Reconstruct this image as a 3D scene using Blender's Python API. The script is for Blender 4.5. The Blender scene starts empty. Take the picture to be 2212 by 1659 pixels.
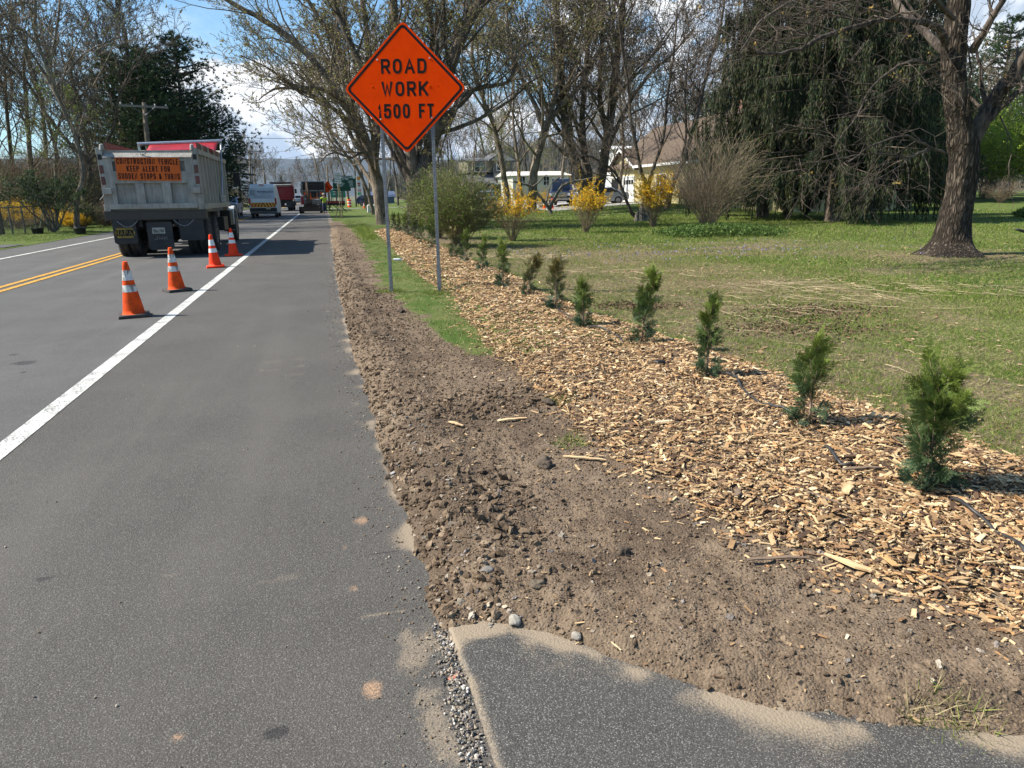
import bpy, math, random
import numpy as np
from mathutils import Vector, Matrix, noise as mnoise
from math import sin, cos, pi, radians, sqrt, atan2
random.seed(7); RNG = np.random.default_rng(11)
C = bpy.context.scene.collection
S = bpy.context.scene

# ---------------------------------------------------------------- camera, sky, sun, exposure
FPX, CW, CH, CAMH = 1534.0, 2212.0, 1659.0, 1.5
def _basis(yaw, pitch, roll):
    F = np.array([sin(yaw)*cos(pitch), cos(yaw)*cos(pitch), -sin(pitch)])
    R = np.array([cos(yaw), -sin(yaw), 0.0]); U = np.cross(R, F)
    return F, R*cos(roll)-U*sin(roll), U*cos(roll)+R*sin(roll)
CF, CR, CU = _basis(radians(14.361), radians(14.997), radians(0.9))
cam_d = bpy.data.cameras.new('camera'); cam = bpy.data.objects.new('camera', cam_d); C.objects.link(cam)
cam.matrix_world = Matrix(((CR[0], CU[0], -CF[0], 0), (CR[1], CU[1], -CF[1], 0), (CR[2], CU[2], -CF[2], CAMH), (0, 0, 0, 1)))
cam_d.sensor_width = 36; cam_d.lens = 36*FPX/CW; cam_d.clip_start = 0.05; cam_d.clip_end = 20000
S.camera = cam
SUN_EL, SUN_AZ = radians(46), radians(-77)          # azimuth from the road's direction, minus = left
w = bpy.data.worlds.new('World'); S.world = w; w.use_nodes = True
def sky_nodes():
    nt = w.node_tree; N = nt.nodes; L = nt.links; N.clear()
    out = N.new('ShaderNodeOutputWorld'); bg = N.new('ShaderNodeBackground'); bg.inputs[1].default_value = 0.062
    L.new(bg.outputs[0], out.inputs[0])
    sky = N.new('ShaderNodeTexSky'); sky.sky_type = 'NISHITA'; sky.sun_disc = False
    sky.sun_elevation = SUN_EL; sky.sun_rotation = SUN_AZ % (2*pi); sky.air_density = 1.0; sky.dust_density = 0.6; sky.ozone_density = 1.5
    tc = N.new('ShaderNodeTexCoord'); sep = N.new('ShaderNodeSeparateXYZ'); L.new(tc.outputs['Generated'], sep.inputs[0])
    def M(op, a, b=None, c=None, clamp=False):
        n = N.new('ShaderNodeMath'); n.operation = op; n.use_clamp = clamp
        for i, v in enumerate((a, b, c)):
            if v is None: continue
            if isinstance(v, (int, float)): n.inputs[i].default_value = v
            else: L.new(v, n.inputs[i])
        return n.outputs[0]
    def mr(v, a, b, c=0.0, d=1.0):
        n = N.new('ShaderNodeMapRange'); n.interpolation_type = 'SMOOTHSTEP'
        L.new(v, n.inputs[0])
        for i, q in enumerate((a, b, c, d)): n.inputs[i+1].default_value = q
        return n.outputs[0]
    az = M('ARCTAN2', sep.outputs[0], sep.outputs[1]); el = M('ARCSINE', sep.outputs[2])
    comb = N.new('ShaderNodeCombineXYZ'); L.new(az, comb.inputs[0]); L.new(M('MULTIPLY', el, 1.35), comb.inputs[1])
    def noise(scale, detail, rough, dist=0.0, off=0.0):
        n = N.new('ShaderNodeTexNoise'); n.inputs['Scale'].default_value = scale; n.inputs['Detail'].default_value = detail
        n.inputs['Roughness'].default_value = rough; n.inputs['Distortion'].default_value = dist
        v = N.new('ShaderNodeVectorMath'); v.operation = 'ADD'; L.new(comb.outputs[0], v.inputs[0]); v.inputs[1].default_value = (off, off*.7, off*.3)
        L.new(v.outputs[0], n.inputs['Vector']); return n.outputs[0]
    n1 = noise(7.0, 9, 0.56, 0.25, 3.3); n2 = noise(26, 5, 0.6, 0.2, 8.1)
    # a bank of cumulus low down, its top higher to the right; a wisp above it
    top = mr(az, -0.30, 1.2, 0.16, 0.36)
    t = M('DIVIDE', el, top)
    cov = M('SUBTRACT', 0.70, M('MULTIPLY', M('POWER', M('MAXIMUM', t, 0.0), 2.2), 0.42))
    cov = M('MULTIPLY', M('MULTIPLY', cov, mr(az, -0.33, -0.12, 0.25, 1.0)), mr(az, 2.2, 1.5, 0.3, 1.0))
    dens = M('ADD', M('ADD', cov, M('MULTIPLY', M('SUBTRACT', n1, 0.5), 1.5)), M('MULTIPLY', M('SUBTRACT', n2, 0.5), 0.25))
    mask = mr(dens, 0.40, 0.50)
    nw = noise(5.0, 6, 0.6, 0.6, 15.0)
    wisp = M('MULTIPLY', M('MULTIPLY', mr(nw, 0.50, 0.72), 0.45), mr(el, 0.55, 0.2))
    mask2 = M('MAXIMUM', mask, wisp)
    nsh = noise(11, 7, 0.55, 0.3, 3.6)
    shade = mr(M('ADD', nsh, M('MULTIPLY', M('SUBTRACT', 0.75, t), -0.10)), 0.40, 0.58)
    cc = N.new('ShaderNodeMix'); cc.data_type = 'RGBA'; L.new(shade, cc.inputs[0])
    cc.inputs[6].default_value = (5.6, 6.6, 7.9, 1); cc.inputs[7].default_value = (12.0, 12.0, 12.0, 1)
    mx = N.new('ShaderNodeMix'); mx.data_type = 'RGBA'; L.new(mask2, mx.inputs[0]); tint = N.new('ShaderNodeMix'); tint.data_type = 'RGBA'; tint.blend_type = 'MULTIPLY'; tint.inputs[0].default_value = 1; L.new(sky.outputs[0], tint.inputs[6]); tint.inputs[7].default_value = (1.15, 1.48, 1.62, 1); L.new(tint.outputs[2], mx.inputs[6]); L.new(cc.outputs[2], mx.inputs[7])
    L.new(mx.outputs[2], bg.inputs[0])
sky_nodes()
sun_d = bpy.data.lights.new('sun', 'SUN'); sun_d.energy = 5.0; sun_d.angle = radians(0.53); sun_d.color = (1.0, 0.94, 0.83)
sun = bpy.data.objects.new('sun', sun_d); C.objects.link(sun)
sun.rotation_euler = Vector((-sin(SUN_AZ)*cos(SUN_EL), -cos(SUN_AZ)*cos(SUN_EL), -sin(SUN_EL))).to_track_quat('-Z', 'Y').to_euler()
S.view_settings.view_transform = 'Standard'; S.view_settings.look = 'None'; S.view_settings.exposure = 0.85; S.view_settings.gamma = 1.0
S.render.engine = 'CYCLES'; S.cycles.max_bounces = 6; S.cycles.transparent_max_bounces = 8

# ---------------------------------------------------------------- placing: sight lines met with the ground
def ss(t):
    t = np.clip(t, 0, 1); return t*t*(3-2*t)
def rise(x, y): return 0.62*ss((np.asarray(x, float)-13)/14)*ss((np.asarray(y, float)-28)/30)
def ray(px, py):
    return CF + CR*(px-CW/2)/FPX + CU*(CH/2-py)/FPX
def at(px, py, Y):
    d = ray(px, py); t = Y/d[1]; return Vector((d[0]*t, Y, CAMH+d[2]*t))
def atx(px, py, X):
    d = ray(px, py); t = X/d[0]; return Vector((X, d[1]*t, CAMH+d[2]*t))
def G(px, py, z=0.0):
    d = ray(px, py); h = z
    for _ in range(8):
        t = (h-CAMH)/min(d[2], -1e-4); h = z + float(rise(d[0]*t, d[1]*t))
    return Vector((d[0]*t, d[1]*t, h))

# ---------------------------------------------------------------- numeric noise for heights and masks
_P = RNG.permutation(512); _VAL = RNG.random(512)
def vnoise(x, y, seed=0):
    x = np.asarray(x, float)+seed*17.3; y = np.asarray(y, float)+seed*9.1
    xi = np.floor(x).astype(int); yi = np.floor(y).astype(int); fx = x-xi; fy = y-yi
    fx = fx*fx*(3-2*fx); fy = fy*fy*(3-2*fy)
    h = lambda a, b: _VAL[(_P[(a & 511)] + b) & 511]
    return (h(xi, yi)*(1-fx)+h(xi+1, yi)*fx)*(1-fy) + (h(xi, yi+1)*(1-fx)+h(xi+1, yi+1)*fx)*fy
def fbm(x, y, o=4, seed=0, g=0.5):
    s = 0; a = 1; n = 0
    for k in range(o):
        s = s+a*vnoise(x*2.0**k, y*2.0**k, seed+k); n += a; a *= g
    return s/n

# ---------------------------------------------------------------- mesh builder
class MB:
    def __init__(s): s.V = []; s.F = {}; s.n = 0; s.C = []
    def add(s, V, F, mi=0, col=None):
        V = np.asarray(V, float).reshape(-1, 3)
        if isinstance(F, np.ndarray): Fs = [F]
        else:
            d = {}
            for f in F: d.setdefault(len(f), []).append(f)
            Fs = [np.array(v) for v in d.values()]
        for f in Fs:
            if len(f): s.F.setdefault((f.shape[1], mi), []).append(f+s.n)
        s.V.append(V); s.n += len(V)
        c = np.ones((len(V), 3))*0.5 if col is None else (np.broadcast_to(np.asarray(col, float), (len(V), 3)))
        s.C.append(c); return s
    def box(s, c, d, rz=0, mi=0, rx=0, ry=0, top=None, col=None):
        # top: (sx, sy) scale of the upper face
        h = np.array(d)/2.0; v = np.array([[x, y, z] for z in (-1, 1) for y in (-1, 1) for x in (-1, 1)], float)
        if top: v[4:, 0] *= top[0]; v[4:, 1] *= top[1]
        v *= h
        R = np.array(Matrix.Rotation(rz, 3, 'Z') @ Matrix.Rotation(ry, 3, 'Y') @ Matrix.Rotation(rx, 3, 'X'))
        v = v @ R.T + np.array(c)
        s.add(v, [(0, 2, 3, 1), (4, 5, 7, 6), (0, 1, 5, 4), (2, 6, 7, 3), (0, 4, 6, 2), (1, 3, 7, 5)], mi, col); return s
    def tube(s, pts, r, n=8, mi=0, cap=True, col=None):
        pts = np.asarray(pts, float); k = len(pts); r = np.ones(k)*r if np.isscalar(r) else np.asarray(r, float)
        T = np.gradient(pts, axis=0); T /= np.linalg.norm(T, axis=1)[:, None]+1e-12
        ref = np.array([0, 0, 1.0]) if abs(T[0][2]) < 0.9 else np.array([1.0, 0, 0])
        A = []; a = np.cross(T[0], ref); a /= np.linalg.norm(a)
        for i in range(k):
            a = a - T[i]*(a@T[i]); a /= np.linalg.norm(a)+1e-12; A.append(a)
        A = np.array(A); Bv = np.cross(T, A); th = np.arange(n)*2*pi/n
        V = (pts[:, None]+r[:, None, None]*(np.cos(th)[None, :, None]*A[:, None]+np.sin(th)[None, :, None]*Bv[:, None])).reshape(-1, 3)
        F = []
        for i in range(k-1):
            for j in range(n):
                j2 = (j+1) % n; F.append((i*n+j, i*n+j2, (i+1)*n+j2, (i+1)*n+j))
        if cap: F.append(tuple(range(n))[::-1]); F.append(tuple((k-1)*n+j for j in range(n)))
        s.add(V, F, mi, col); return s
    def lathe(s, prof, n=24, o=(0, 0, 0), axis='Z', mi=0, cap=False):
        th = np.arange(n)*2*pi/n; V = []; F = []
        for (r, z) in prof:
            for t in th:
                p = (r*cos(t), r*sin(t), z) if axis == 'Z' else ((z, r*cos(t), r*sin(t)) if axis == 'X' else (r*sin(t), z, r*cos(t)))
                V.append((p[0]+o[0], p[1]+o[1], p[2]+o[2]))
        for i in range(len(prof)-1):
            for j in range(n): F.append((i*n+j, i*n+(j+1) % n, (i+1)*n+(j+1) % n, (i+1)*n+j))
        if cap: F.append(tuple(range(n))[::-1]); F.append(tuple((len(prof)-1)*n+j for j in range(n)))
        s.add(V, F, mi); return s
    def prism(s, poly, o, U, V, N, depth, mi=0):
        o = np.array(o, float); U = np.array(U, float); V = np.array(V, float); N = np.array(N, float)
        a = np.array([o+U*p[0]+V*p[1] for p in poly]); b = a+N*depth; n = len(poly)
        F = [tuple(range(n))[::-1], tuple(range(n, 2*n))]+[(i, (i+1) % n, n+(i+1) % n, n+i) for i in range(n)]
        s.add(np.vstack([a, b]), F, mi); return s
    def ring(s, outer, inner, o, U, V, N, depth, mi=0):
        o = np.array(o, float); U = np.array(U, float); V = np.array(V, float); N = np.array(N, float); n = len(outer)
        Q = [np.array([o+U*p[0]+V*p[1]+N*d for p in q]) for d in (0, depth) for q in (outer, inner)]
        F = []
        for i in range(n):
            j = (i+1) % n
            F += [(2*n+i, 2*n+j, 3*n+j, 3*n+i), (i, 2*n+i, 2*n+j, j)[::-1], (n+i, n+j, 3*n+j, 3*n+i)[::-1], (i, j, n+j, n+i)[::-1]]
        s.add(np.vstack(Q), F, mi); return s
    def tubes(s, polys, col=None):
        # polys: (pts, radii, sides) lists of branches, batched by point count and side count
        d = {}
        for p in polys: d.setdefault((len(p[0]), p[2]), []).append(p)
        for (k, n), L in d.items():
            P = np.array([[tuple(q) for q in p[0]] for p in L], float); R = np.array([p[1] for p in L], float)
            T = np.gradient(P, axis=1); T /= np.linalg.norm(T, axis=2)[..., None]+1e-12
            ref = np.where(np.abs(T[:, :1, 2:3]) < 0.9, np.array([0, 0, 1.0]), np.array([1.0, 0, 0]))
            A = np.cross(T, np.broadcast_to(ref, T.shape)); A /= np.linalg.norm(A, axis=2)[..., None]+1e-12
            Bv = np.cross(T, A); th = np.arange(n)*2*pi/n
            V = P[:, :, None]+R[:, :, None, None]*(np.cos(th)[None, None, :, None]*A[:, :, None]+np.sin(th)[None, None, :, None]*Bv[:, :, None])
            base = np.array([(i*n+j, i*n+(j+1) % n, (i+1)*n+(j+1) % n, (i+1)*n+j) for i in range(k-1) for j in range(n)])
            F = (base[None]+(np.arange(len(L))*k*n)[:, None, None]).reshape(-1, 4)
            s.add(V.reshape(-1, 3), F, 0, col)
        return s
    def blades(s, c, d, ln, wd, col=None, diamond=False, side=None, mi=0):
        # thin pointed leaves: c roots (N,3), d unit directions, ln lengths, wd widths
        c = np.asarray(c, float); N = len(c)
        if N == 0: return s
        d = np.asarray(d, float); ln = np.broadcast_to(ln, (N,)); wd = np.broadcast_to(wd, (N,))
        if side is None: side = RNG.normal(size=(N, 3))
        sd = side-d*np.sum(side*d, 1)[:, None]; sd /= np.linalg.norm(sd, axis=1)[:, None]+1e-9
        tip = c+d*ln[:, None]
        if diamond:
            m = c+d*(ln*0.5)[:, None]
            V = np.stack([c, m+sd*(wd/2)[:, None], tip, m-sd*(wd/2)[:, None]], 1).reshape(-1, 3); k = 4
        else:
            V = np.stack([c-sd*(wd/2)[:, None], c+sd*(wd/2)[:, None], tip], 1).reshape(-1, 3); k = 3
        F = np.arange(N*k).reshape(-1, k)
        if col is not None: col = np.repeat(np.broadcast_to(col, (N, 3)), k, 0)
        s.add(V, F, mi, col); return s
    def inst(s, V0, F0, M, T, col=None, mi=0):
        # many transformed copies of a small mesh: M (N,3,3), T (N,3)
        V0 = np.asarray(V0, float); F0 = np.asarray(F0); N = len(T); k = len(V0)
        V = (np.einsum('nij,kj->nki', M, V0)+T[:, None]).reshape(-1, 3)
        F = (F0[None]+(np.arange(N)*k)[:, None, None]).reshape(-1, F0.shape[1])
        if col is not None: col = np.repeat(np.broadcast_to(col, (N, 3)), k, 0)
        s.add(V, F, mi, col); return s
    def mesh(s, name):
        me = bpy.data.meshes.new(name); V = np.vstack(s.V); me.vertices.add(len(V)); me.vertices.foreach_set('co', V.ravel())
        lp = []; st = []; mi = []; off = 0
        for (k, m), L in s.F.items():
            f = np.vstack(L); lp.append(f.ravel()); st.append(off+np.arange(len(f))*k); mi.append(np.full(len(f), m)); off += f.size
        lp = np.concatenate(lp); st = np.concatenate(st); mi = np.concatenate(mi)
        me.loops.add(len(lp)); me.loops.foreach_set('vertex_index', lp.astype(np.int32))
        me.polygons.add(len(st)); me.polygons.foreach_set('loop_start', st.astype(np.int32))
        me.polygons.foreach_set('material_index', mi.astype(np.int32))
        a = me.color_attributes.new('Col', 'FLOAT_COLOR', 'POINT'); Cc = np.vstack(s.C); a.data.foreach_set('color', np.hstack([Cc, np.ones((len(Cc), 1))]).ravel())
        me.update(calc_edges=True); return me
    def build(s, name, mats, parent=None, smooth=False, bevel=0, solid=0):
        me = s.mesh(name)
        for m in (mats if isinstance(mats, (list, tuple)) else [mats]): me.materials.append(m)
        me.polygons.foreach_set('use_smooth', np.full(len(me.polygons), bool(smooth)))
        o = bpy.data.objects.new(name, me); C.objects.link(o)
        if parent: o.parent = parent
        if bevel:
            b = o.modifiers.new('bevel', 'BEVEL'); b.width = bevel; b.segments = 2; b.limit_method = 'ANGLE'; b.angle_limit = radians(40)
        return o

def tag(o, label=None, cat=None, group=None, kind=None):
    if label: o['label'] = label
    if cat: o['category'] = cat
    if group: o['group'] = group
    if kind: o['kind'] = kind
    return o
def thing(name, label, cat, loc=(0, 0, 0), rz=0, group=None):
    o = bpy.data.objects.new(name, None); C.objects.link(o); o.empty_display_size = 0.1
    o.location = loc; o.rotation_euler = (0, 0, rz); return tag(o, label, cat, group)
def copy_tree(o, loc=None, rz=None, sc=None, label=None, group=None):
    def cp(q, par):
        c = q.copy(); C.objects.link(c); c.parent = par
        for ch in q.children: cp(ch, c)
        return c
    c = cp(o, None)
    if loc is not None: c.location = loc
    if rz is not None: c.rotation_euler = (0, 0, rz)
    if sc is not None: c.scale = (sc, sc, sc) if isinstance(sc, (int, float)) else sc
    if label: c['label'] = label
    if group: c['group'] = group
    return c

# ---------------------------------------------------------------- materials
class NT:
    def __init__(s, name, rough=0.8, metal=0.0, spec=0.5):
        s.m = bpy.data.materials.new(name); s.m.use_nodes = True; s.nt = s.m.node_tree; s.N = s.nt.nodes; s.L = s.nt.links
        s.b = s.N['Principled BSDF']; s.b.inputs['Roughness'].default_value = rough; s.b.inputs['Metallic'].default_value = metal
        s.b.inputs['Specular IOR Level'].default_value = spec
        s._tc = None
    def tc(s, kind='Object'):
        if s._tc is None: s._tc = s.N.new('ShaderNodeTexCoord')
        return s._tc.outputs[kind]
    def put(s, sock, v):
        if isinstance(v, (int, float)): sock.default_value = v
        elif isinstance(v, tuple): sock.default_value = v if len(v) == 4 or sock.type == 'VECTOR' else (*v, 1)
        else: s.L.new(v, sock)
    def noise(s, scale, detail=4, rough=0.55, dist=0, vec=None, st=None):
        n = s.N.new('ShaderNodeTexNoise'); n.inputs['Scale'].default_value = scale; n.inputs['Detail'].default_value = detail
        n.inputs['Roughness'].default_value = rough; n.inputs['Distortion'].default_value = dist
        v = vec or s.tc()
        if st: v = s.mapping(v, st)
        s.L.new(v, n.inputs['Vector']); return n.outputs[0]
    def mapping(s, v, sc):
        mp = s.N.new('ShaderNodeMapping'); mp.inputs['Scale'].default_value = sc; s.L.new(v, mp.inputs[0]); return mp.outputs[0]
    def voro(s, scale, feat='F1', vec=None, st=None, rnd=1.0, out=0):
        n = s.N.new('ShaderNodeTexVoronoi'); n.feature = feat; n.inputs['Scale'].default_value = scale; n.inputs['Randomness'].default_value = rnd
        v = vec or s.tc()
        if st: v = s.mapping(v, st)
        s.L.new(v, n.inputs['Vector']); return n.outputs[out]
    def math(s, op, a, b=0.0, clamp=False):
        n = s.N.new('ShaderNodeMath'); n.operation = op; n.use_clamp = clamp; s.put(n.inputs[0], a); s.put(n.inputs[1], b); return n.outputs[0]
    def rng(s, v, a, b, c=0.0, d=1.0):
        n = s.N.new('ShaderNodeMapRange'); n.interpolation_type = 'SMOOTHSTEP'; s.put(n.inputs[0], v)
        for i, q in enumerate((a, b, c, d)): n.inputs[i+1].default_value = q
        return n.outputs[0]
    def mix(s, f, a, b, mode='MIX'):
        n = s.N.new('ShaderNodeMix'); n.data_type = 'RGBA'; n.blend_type = mode; s.put(n.inputs[0], f); s.put(n.inputs[6], a); s.put(n.inputs[7], b); return n.outputs[2]
    def attr(s, name='Col', out='Color'):
        n = s.N.new('ShaderNodeAttribute'); n.attribute_name = name; return n.outputs[out]
    def color(s, v): s.put(s.b.inputs['Base Color'], v); return s
    def rough(s, v): s.put(s.b.inputs['Roughness'], v); return s
    def bump(s, h, strength=0.5, dist=0.01):
        n = s.N.new('ShaderNodeBump'); n.inputs['Strength'].default_value = strength; n.inputs['Distance'].default_value = dist
        s.L.new(h, n.inputs['Height']); s.L.new(n.outputs[0], s.b.inputs['Normal']); return s
def plain(name, c1, c2=None, scale=6, rough=0.7, metal=0, bump=0, bscale=60, detail=5, st=None, lo=0.35, hi=0.65, spec=0.5):
    t = NT(name, rough, metal, spec); c2 = c2 or tuple(x*0.75 for x in c1)
    t.color(t.mix(t.rng(t.noise(scale, detail, st=st), lo, hi), c1, c2))
    if bump: t.bump(t.noise(bscale, 4, st=st), bump, 0.01)
    return t.m
def vcol(name, rough=0.8, spec=0.3, trans=0.0, bump=0, bscale=80, var=0.25):
    # colour from the mesh's own per-piece colours, with a little mottling
    t = NT(name, rough, 0, spec); a = t.attr()
    k = t.rng(t.noise(14, 3), 0.3, 0.7, 1-var, 1+var); n = t.N.new('ShaderNodeVectorMath'); n.operation = 'SCALE'
    t.L.new(a, n.inputs[0]); t.L.new(k, n.inputs['Scale']); t.color(n.outputs[0])
    if trans:
        tr = t.N.new('ShaderNodeBsdfTranslucent'); t.L.new(n.outputs[0], tr.inputs[0]); ms = t.N.new('ShaderNodeMixShader'); ms.inputs[0].default_value = trans
        out = t.N['Material Output']; t.L.new(t.b.outputs[0], ms.inputs[1]); t.L.new(tr.outputs[0], ms.inputs[2]); t.L.new(ms.outputs[0], out.inputs[0])
    if bump: t.bump(t.noise(bscale, 3), bump, 0.005)
    return t.m

# ================================================================ THE GROUND
def icurve(pts):
    a = np.array(sorted(pts)); return lambda y: np.interp(y, a[:, 0], a[:, 1])
edge_x = icurve([(0, .24), (2.4, .28), (4, .24), (6.7, .18), (9.5, .15), (14, .15), (30, .28), (45, .39), (60, .42), (200, .5)])     # asphalt | soil
mulL = icurve([(.8, 2.9), (1.3, 2.55), (1.61, 2.2), (2.05, 1.9), (2.45, 1.74), (3, 1.64), (3.5, 1.5), (4.9, 1.56), (6.2, 1.5), (8.6, 1.62), (10.2, 1.76), (13, 1.7), (16, 1.74), (25, 2.0), (31, 2.12)])
mulR = icurve([(.8, 4.3), (2.0, 3.7), (2.7, 3.5), (4.1, 3.42), (6.2, 3.34), (7.7, 3.1), (9.3, 3.04), (12, 3.2), (20, 3.15), (31, 3.02)])
aprY = icurve([(.2, 2.25), (.3, 2.19), (.52, 2.12), (.72, 1.95), (.83, 1.83), (.98, 1.66), (1.19, 1.49), (1.47, 1.36), (1.72, 1.24), (2.6, 1.0), (4, .6), (6, 0.2)])  # driveway's far edge as y(x)
grL = icurve([(5.4, 1.5), (5.9, 1.35), (6.5, 1.02), (7.4, .88), (9.3, .72), (12.4, .62), (18, .8), (30, 1.0), (45, .9), (55, .7)])
def mulch_mask(x, y):
    wob = (fbm(x*3, y*3, 3, 5)-.5)*0.22
    m = np.minimum(x-mulL(y), mulR(y)-x)+wob
    return np.minimum(m, 31.3-y)
def verge_edge(x, y):
    wob = (fbm(x*5, y*5, 3, 9)-.5)*0.10
    a = x-edge_x(y)+wob*0.7
    b = y-aprY(x)+wob*0.8
    return np.minimum(a, b)
def grass_mask(x, y):
    # 0 bare soil .. 1 green
    wob = (fbm(x*2.2, y*2.2, 4, 21)-.5)*1.1
    g = ss((x-grL(y)+wob*.6)/0.45)*ss((y-5.5+wob)/0.8)
    return g
def h_near(x, y):
    x = np.asarray(x, float); y = np.asarray(y, float)
    e = verge_edge(x, y); m = mulch_mask(x, y)
    soil = 0.055*ss(e/0.22)+0.035*(fbm(x*2.3, y*2.3, 3, 31)-.5)*ss(e/.4)
    near = np.exp(-(y/6.5)**2)
    soil = soil+ss(e/.1)*((fbm(x*14, y*14, 3, 33)-.5)*(0.012+0.022*near)+(fbm(x*45, y*45, 2, 35)-.5)*0.010)
    ridge = 0.045*np.exp(-((x-edge_x(y)-0.28)/0.18)**2)*(0.4+fbm(x*4, y*3, 3, 44))*ss(e/.12)
    soil = soil+ridge*ss((y-2.3)/.6)
    h = soil*(.12+.88*ss((44-y)/14))-0.03*(1-ss((e+0.02)/0.06))
    mm = 0.085*ss(m/0.30)+0.05*(fbm(x*3.1, y*3.1, 3, 51)-.5)*ss(m/.3)
    h = np.where(m > 0, np.maximum(h, 0.03)+mm*ss(m/.05), h)
    # lawn beyond the bed settles to the level of the ground
    out = ss((x-mulR(np.minimum(y, 31))-0.1)/1.2)
    return h*(1-out)+out*0.012+0.012-.06*ss((x-4.9)/.6)
def hz(x, y): return float(h_near(np.array([x]), np.array([y]))[0]) if x < 5.0 and y < 60 else float(rise(x, y))+0.012

def grid(name, xs, ys, hf, mat, colf=None, warp=None):
    X, Y = np.meshgrid(xs, ys)
    if warp: X, Y = warp(X, Y)
    Z = hf(X, Y); V = np.stack([X, Y, Z], -1).reshape(-1, 3); nx, ny = len(xs), len(ys)
    i = np.arange((nx-1)*(ny-1)); r = i//(nx-1); c = i % (nx-1); a = r*nx+c
    F = np.stack([a, a+1, a+nx+1, a+nx], 1)
    m = MB(); m.add(V, F, 0, colf(X, Y).reshape(-1, 3) if colf else None)
    return m.build(name, mat, smooth=True)

# -------- materials of the ground
def soil_grass():
    # R: grass cover, G: wetness/darkness of the soil, B: straw
    t = NT('soil_and_grass', 0.95, 0, 0.15); a = t.attr(); sp = t.N.new('ShaderNodeSeparateColor'); t.L.new(a, sp.inputs[0])
    v = t.tc(); n1 = t.noise(9, 6, .65); n2 = t.noise(60, 4, .7); n3 = t.noise(2.0, 4, .6)
    soil = t.mix(t.rng(n1, .3, .7), (0.120, 0.085, 0.058), (0.205, 0.152, 0.106))
    soil = t.mix(t.rng(n2, .45, .75), soil, (0.24, 0.175, 0.115))
    soil = t.mix(t.math('MULTIPLY', t.rng(t.voro(150), .0, .45, 1, 0), .5), soil, (0.06, 0.042, 0.03))
    soil = t.mix(sp.outputs[1], soil, (0.075, 0.052, 0.037))
    grs = t.mix(t.rng(n2, .35, .65), (0.085, 0.105, 0.03), (0.14, 0.155, 0.05))
    grs = t.mix(t.rng(n3, .4, .62), grs, (0.06, 0.10, 0.018))
    straw = t.mix(t.rng(n2, .35, .65), (0.17, 0.145, 0.075), (0.26, 0.22, 0.13))
    g = t.math('ADD', t.math('MULTIPLY', sp.outputs[0], .85), t.math('MULTIPLY', t.math('SUBTRACT', t.noise(5, 6, .75), .5), 1.9))
    c = t.mix(t.rng(g, .38, .62), soil, grs)
    s2 = t.math('ADD', sp.outputs[2], t.math('MULTIPLY', t.math('SUBTRACT', n1, .5), 1.0))
    c = t.mix(t.math('MULTIPLY', t.rng(s2, .4, .65), .8), c, straw)
    t.color(c)
    hgt = t.math('ADD', t.math('MULTIPLY', t.noise(70, 5, .75), .5), t.math('MULTIPLY', t.math('SUBTRACT', 1.0, t.voro(95)), .5))
    t.bump(hgt, 0.9, 0.014); return t.m
M_soil = soil_grass()
def lawn_mat():
    t = NT('lawn_turf', 0.95, 0, 0.1); a = t.attr(); sp = t.N.new('ShaderNodeSeparateColor'); t.L.new(a, sp.inputs[0])
    n1 = t.noise(0.35, 5, .6); n2 = t.noise(3.2, 6, .7); n3 = t.noise(25, 4, .7)
    g = t.mix(t.rng(n3, .3, .7), (0.050, 0.088, 0.014), (0.105, 0.15, 0.032))
    g = t.mix(t.rng(n2, .42, .62), g, (0.12, 0.14, 0.045))
    s = t.mix(t.rng(n3, .3, .7), (0.105, 0.078, 0.048), (0.25, 0.19, 0.12))
    k = t.math('ADD', sp.outputs[0], t.math('ADD', t.math('MULTIPLY', t.math('SUBTRACT', n1, .5), .9), t.math('MULTIPLY', t.math('SUBTRACT', n2, .5), 1.9)))
    c = t.mix(t.rng(k, .3, .75), s, g)
    t.color(c); t.bump(t.noise(30, 5, .75), 0.8, 0.03); return t.m
M_lawn = lawn_mat()
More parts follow.
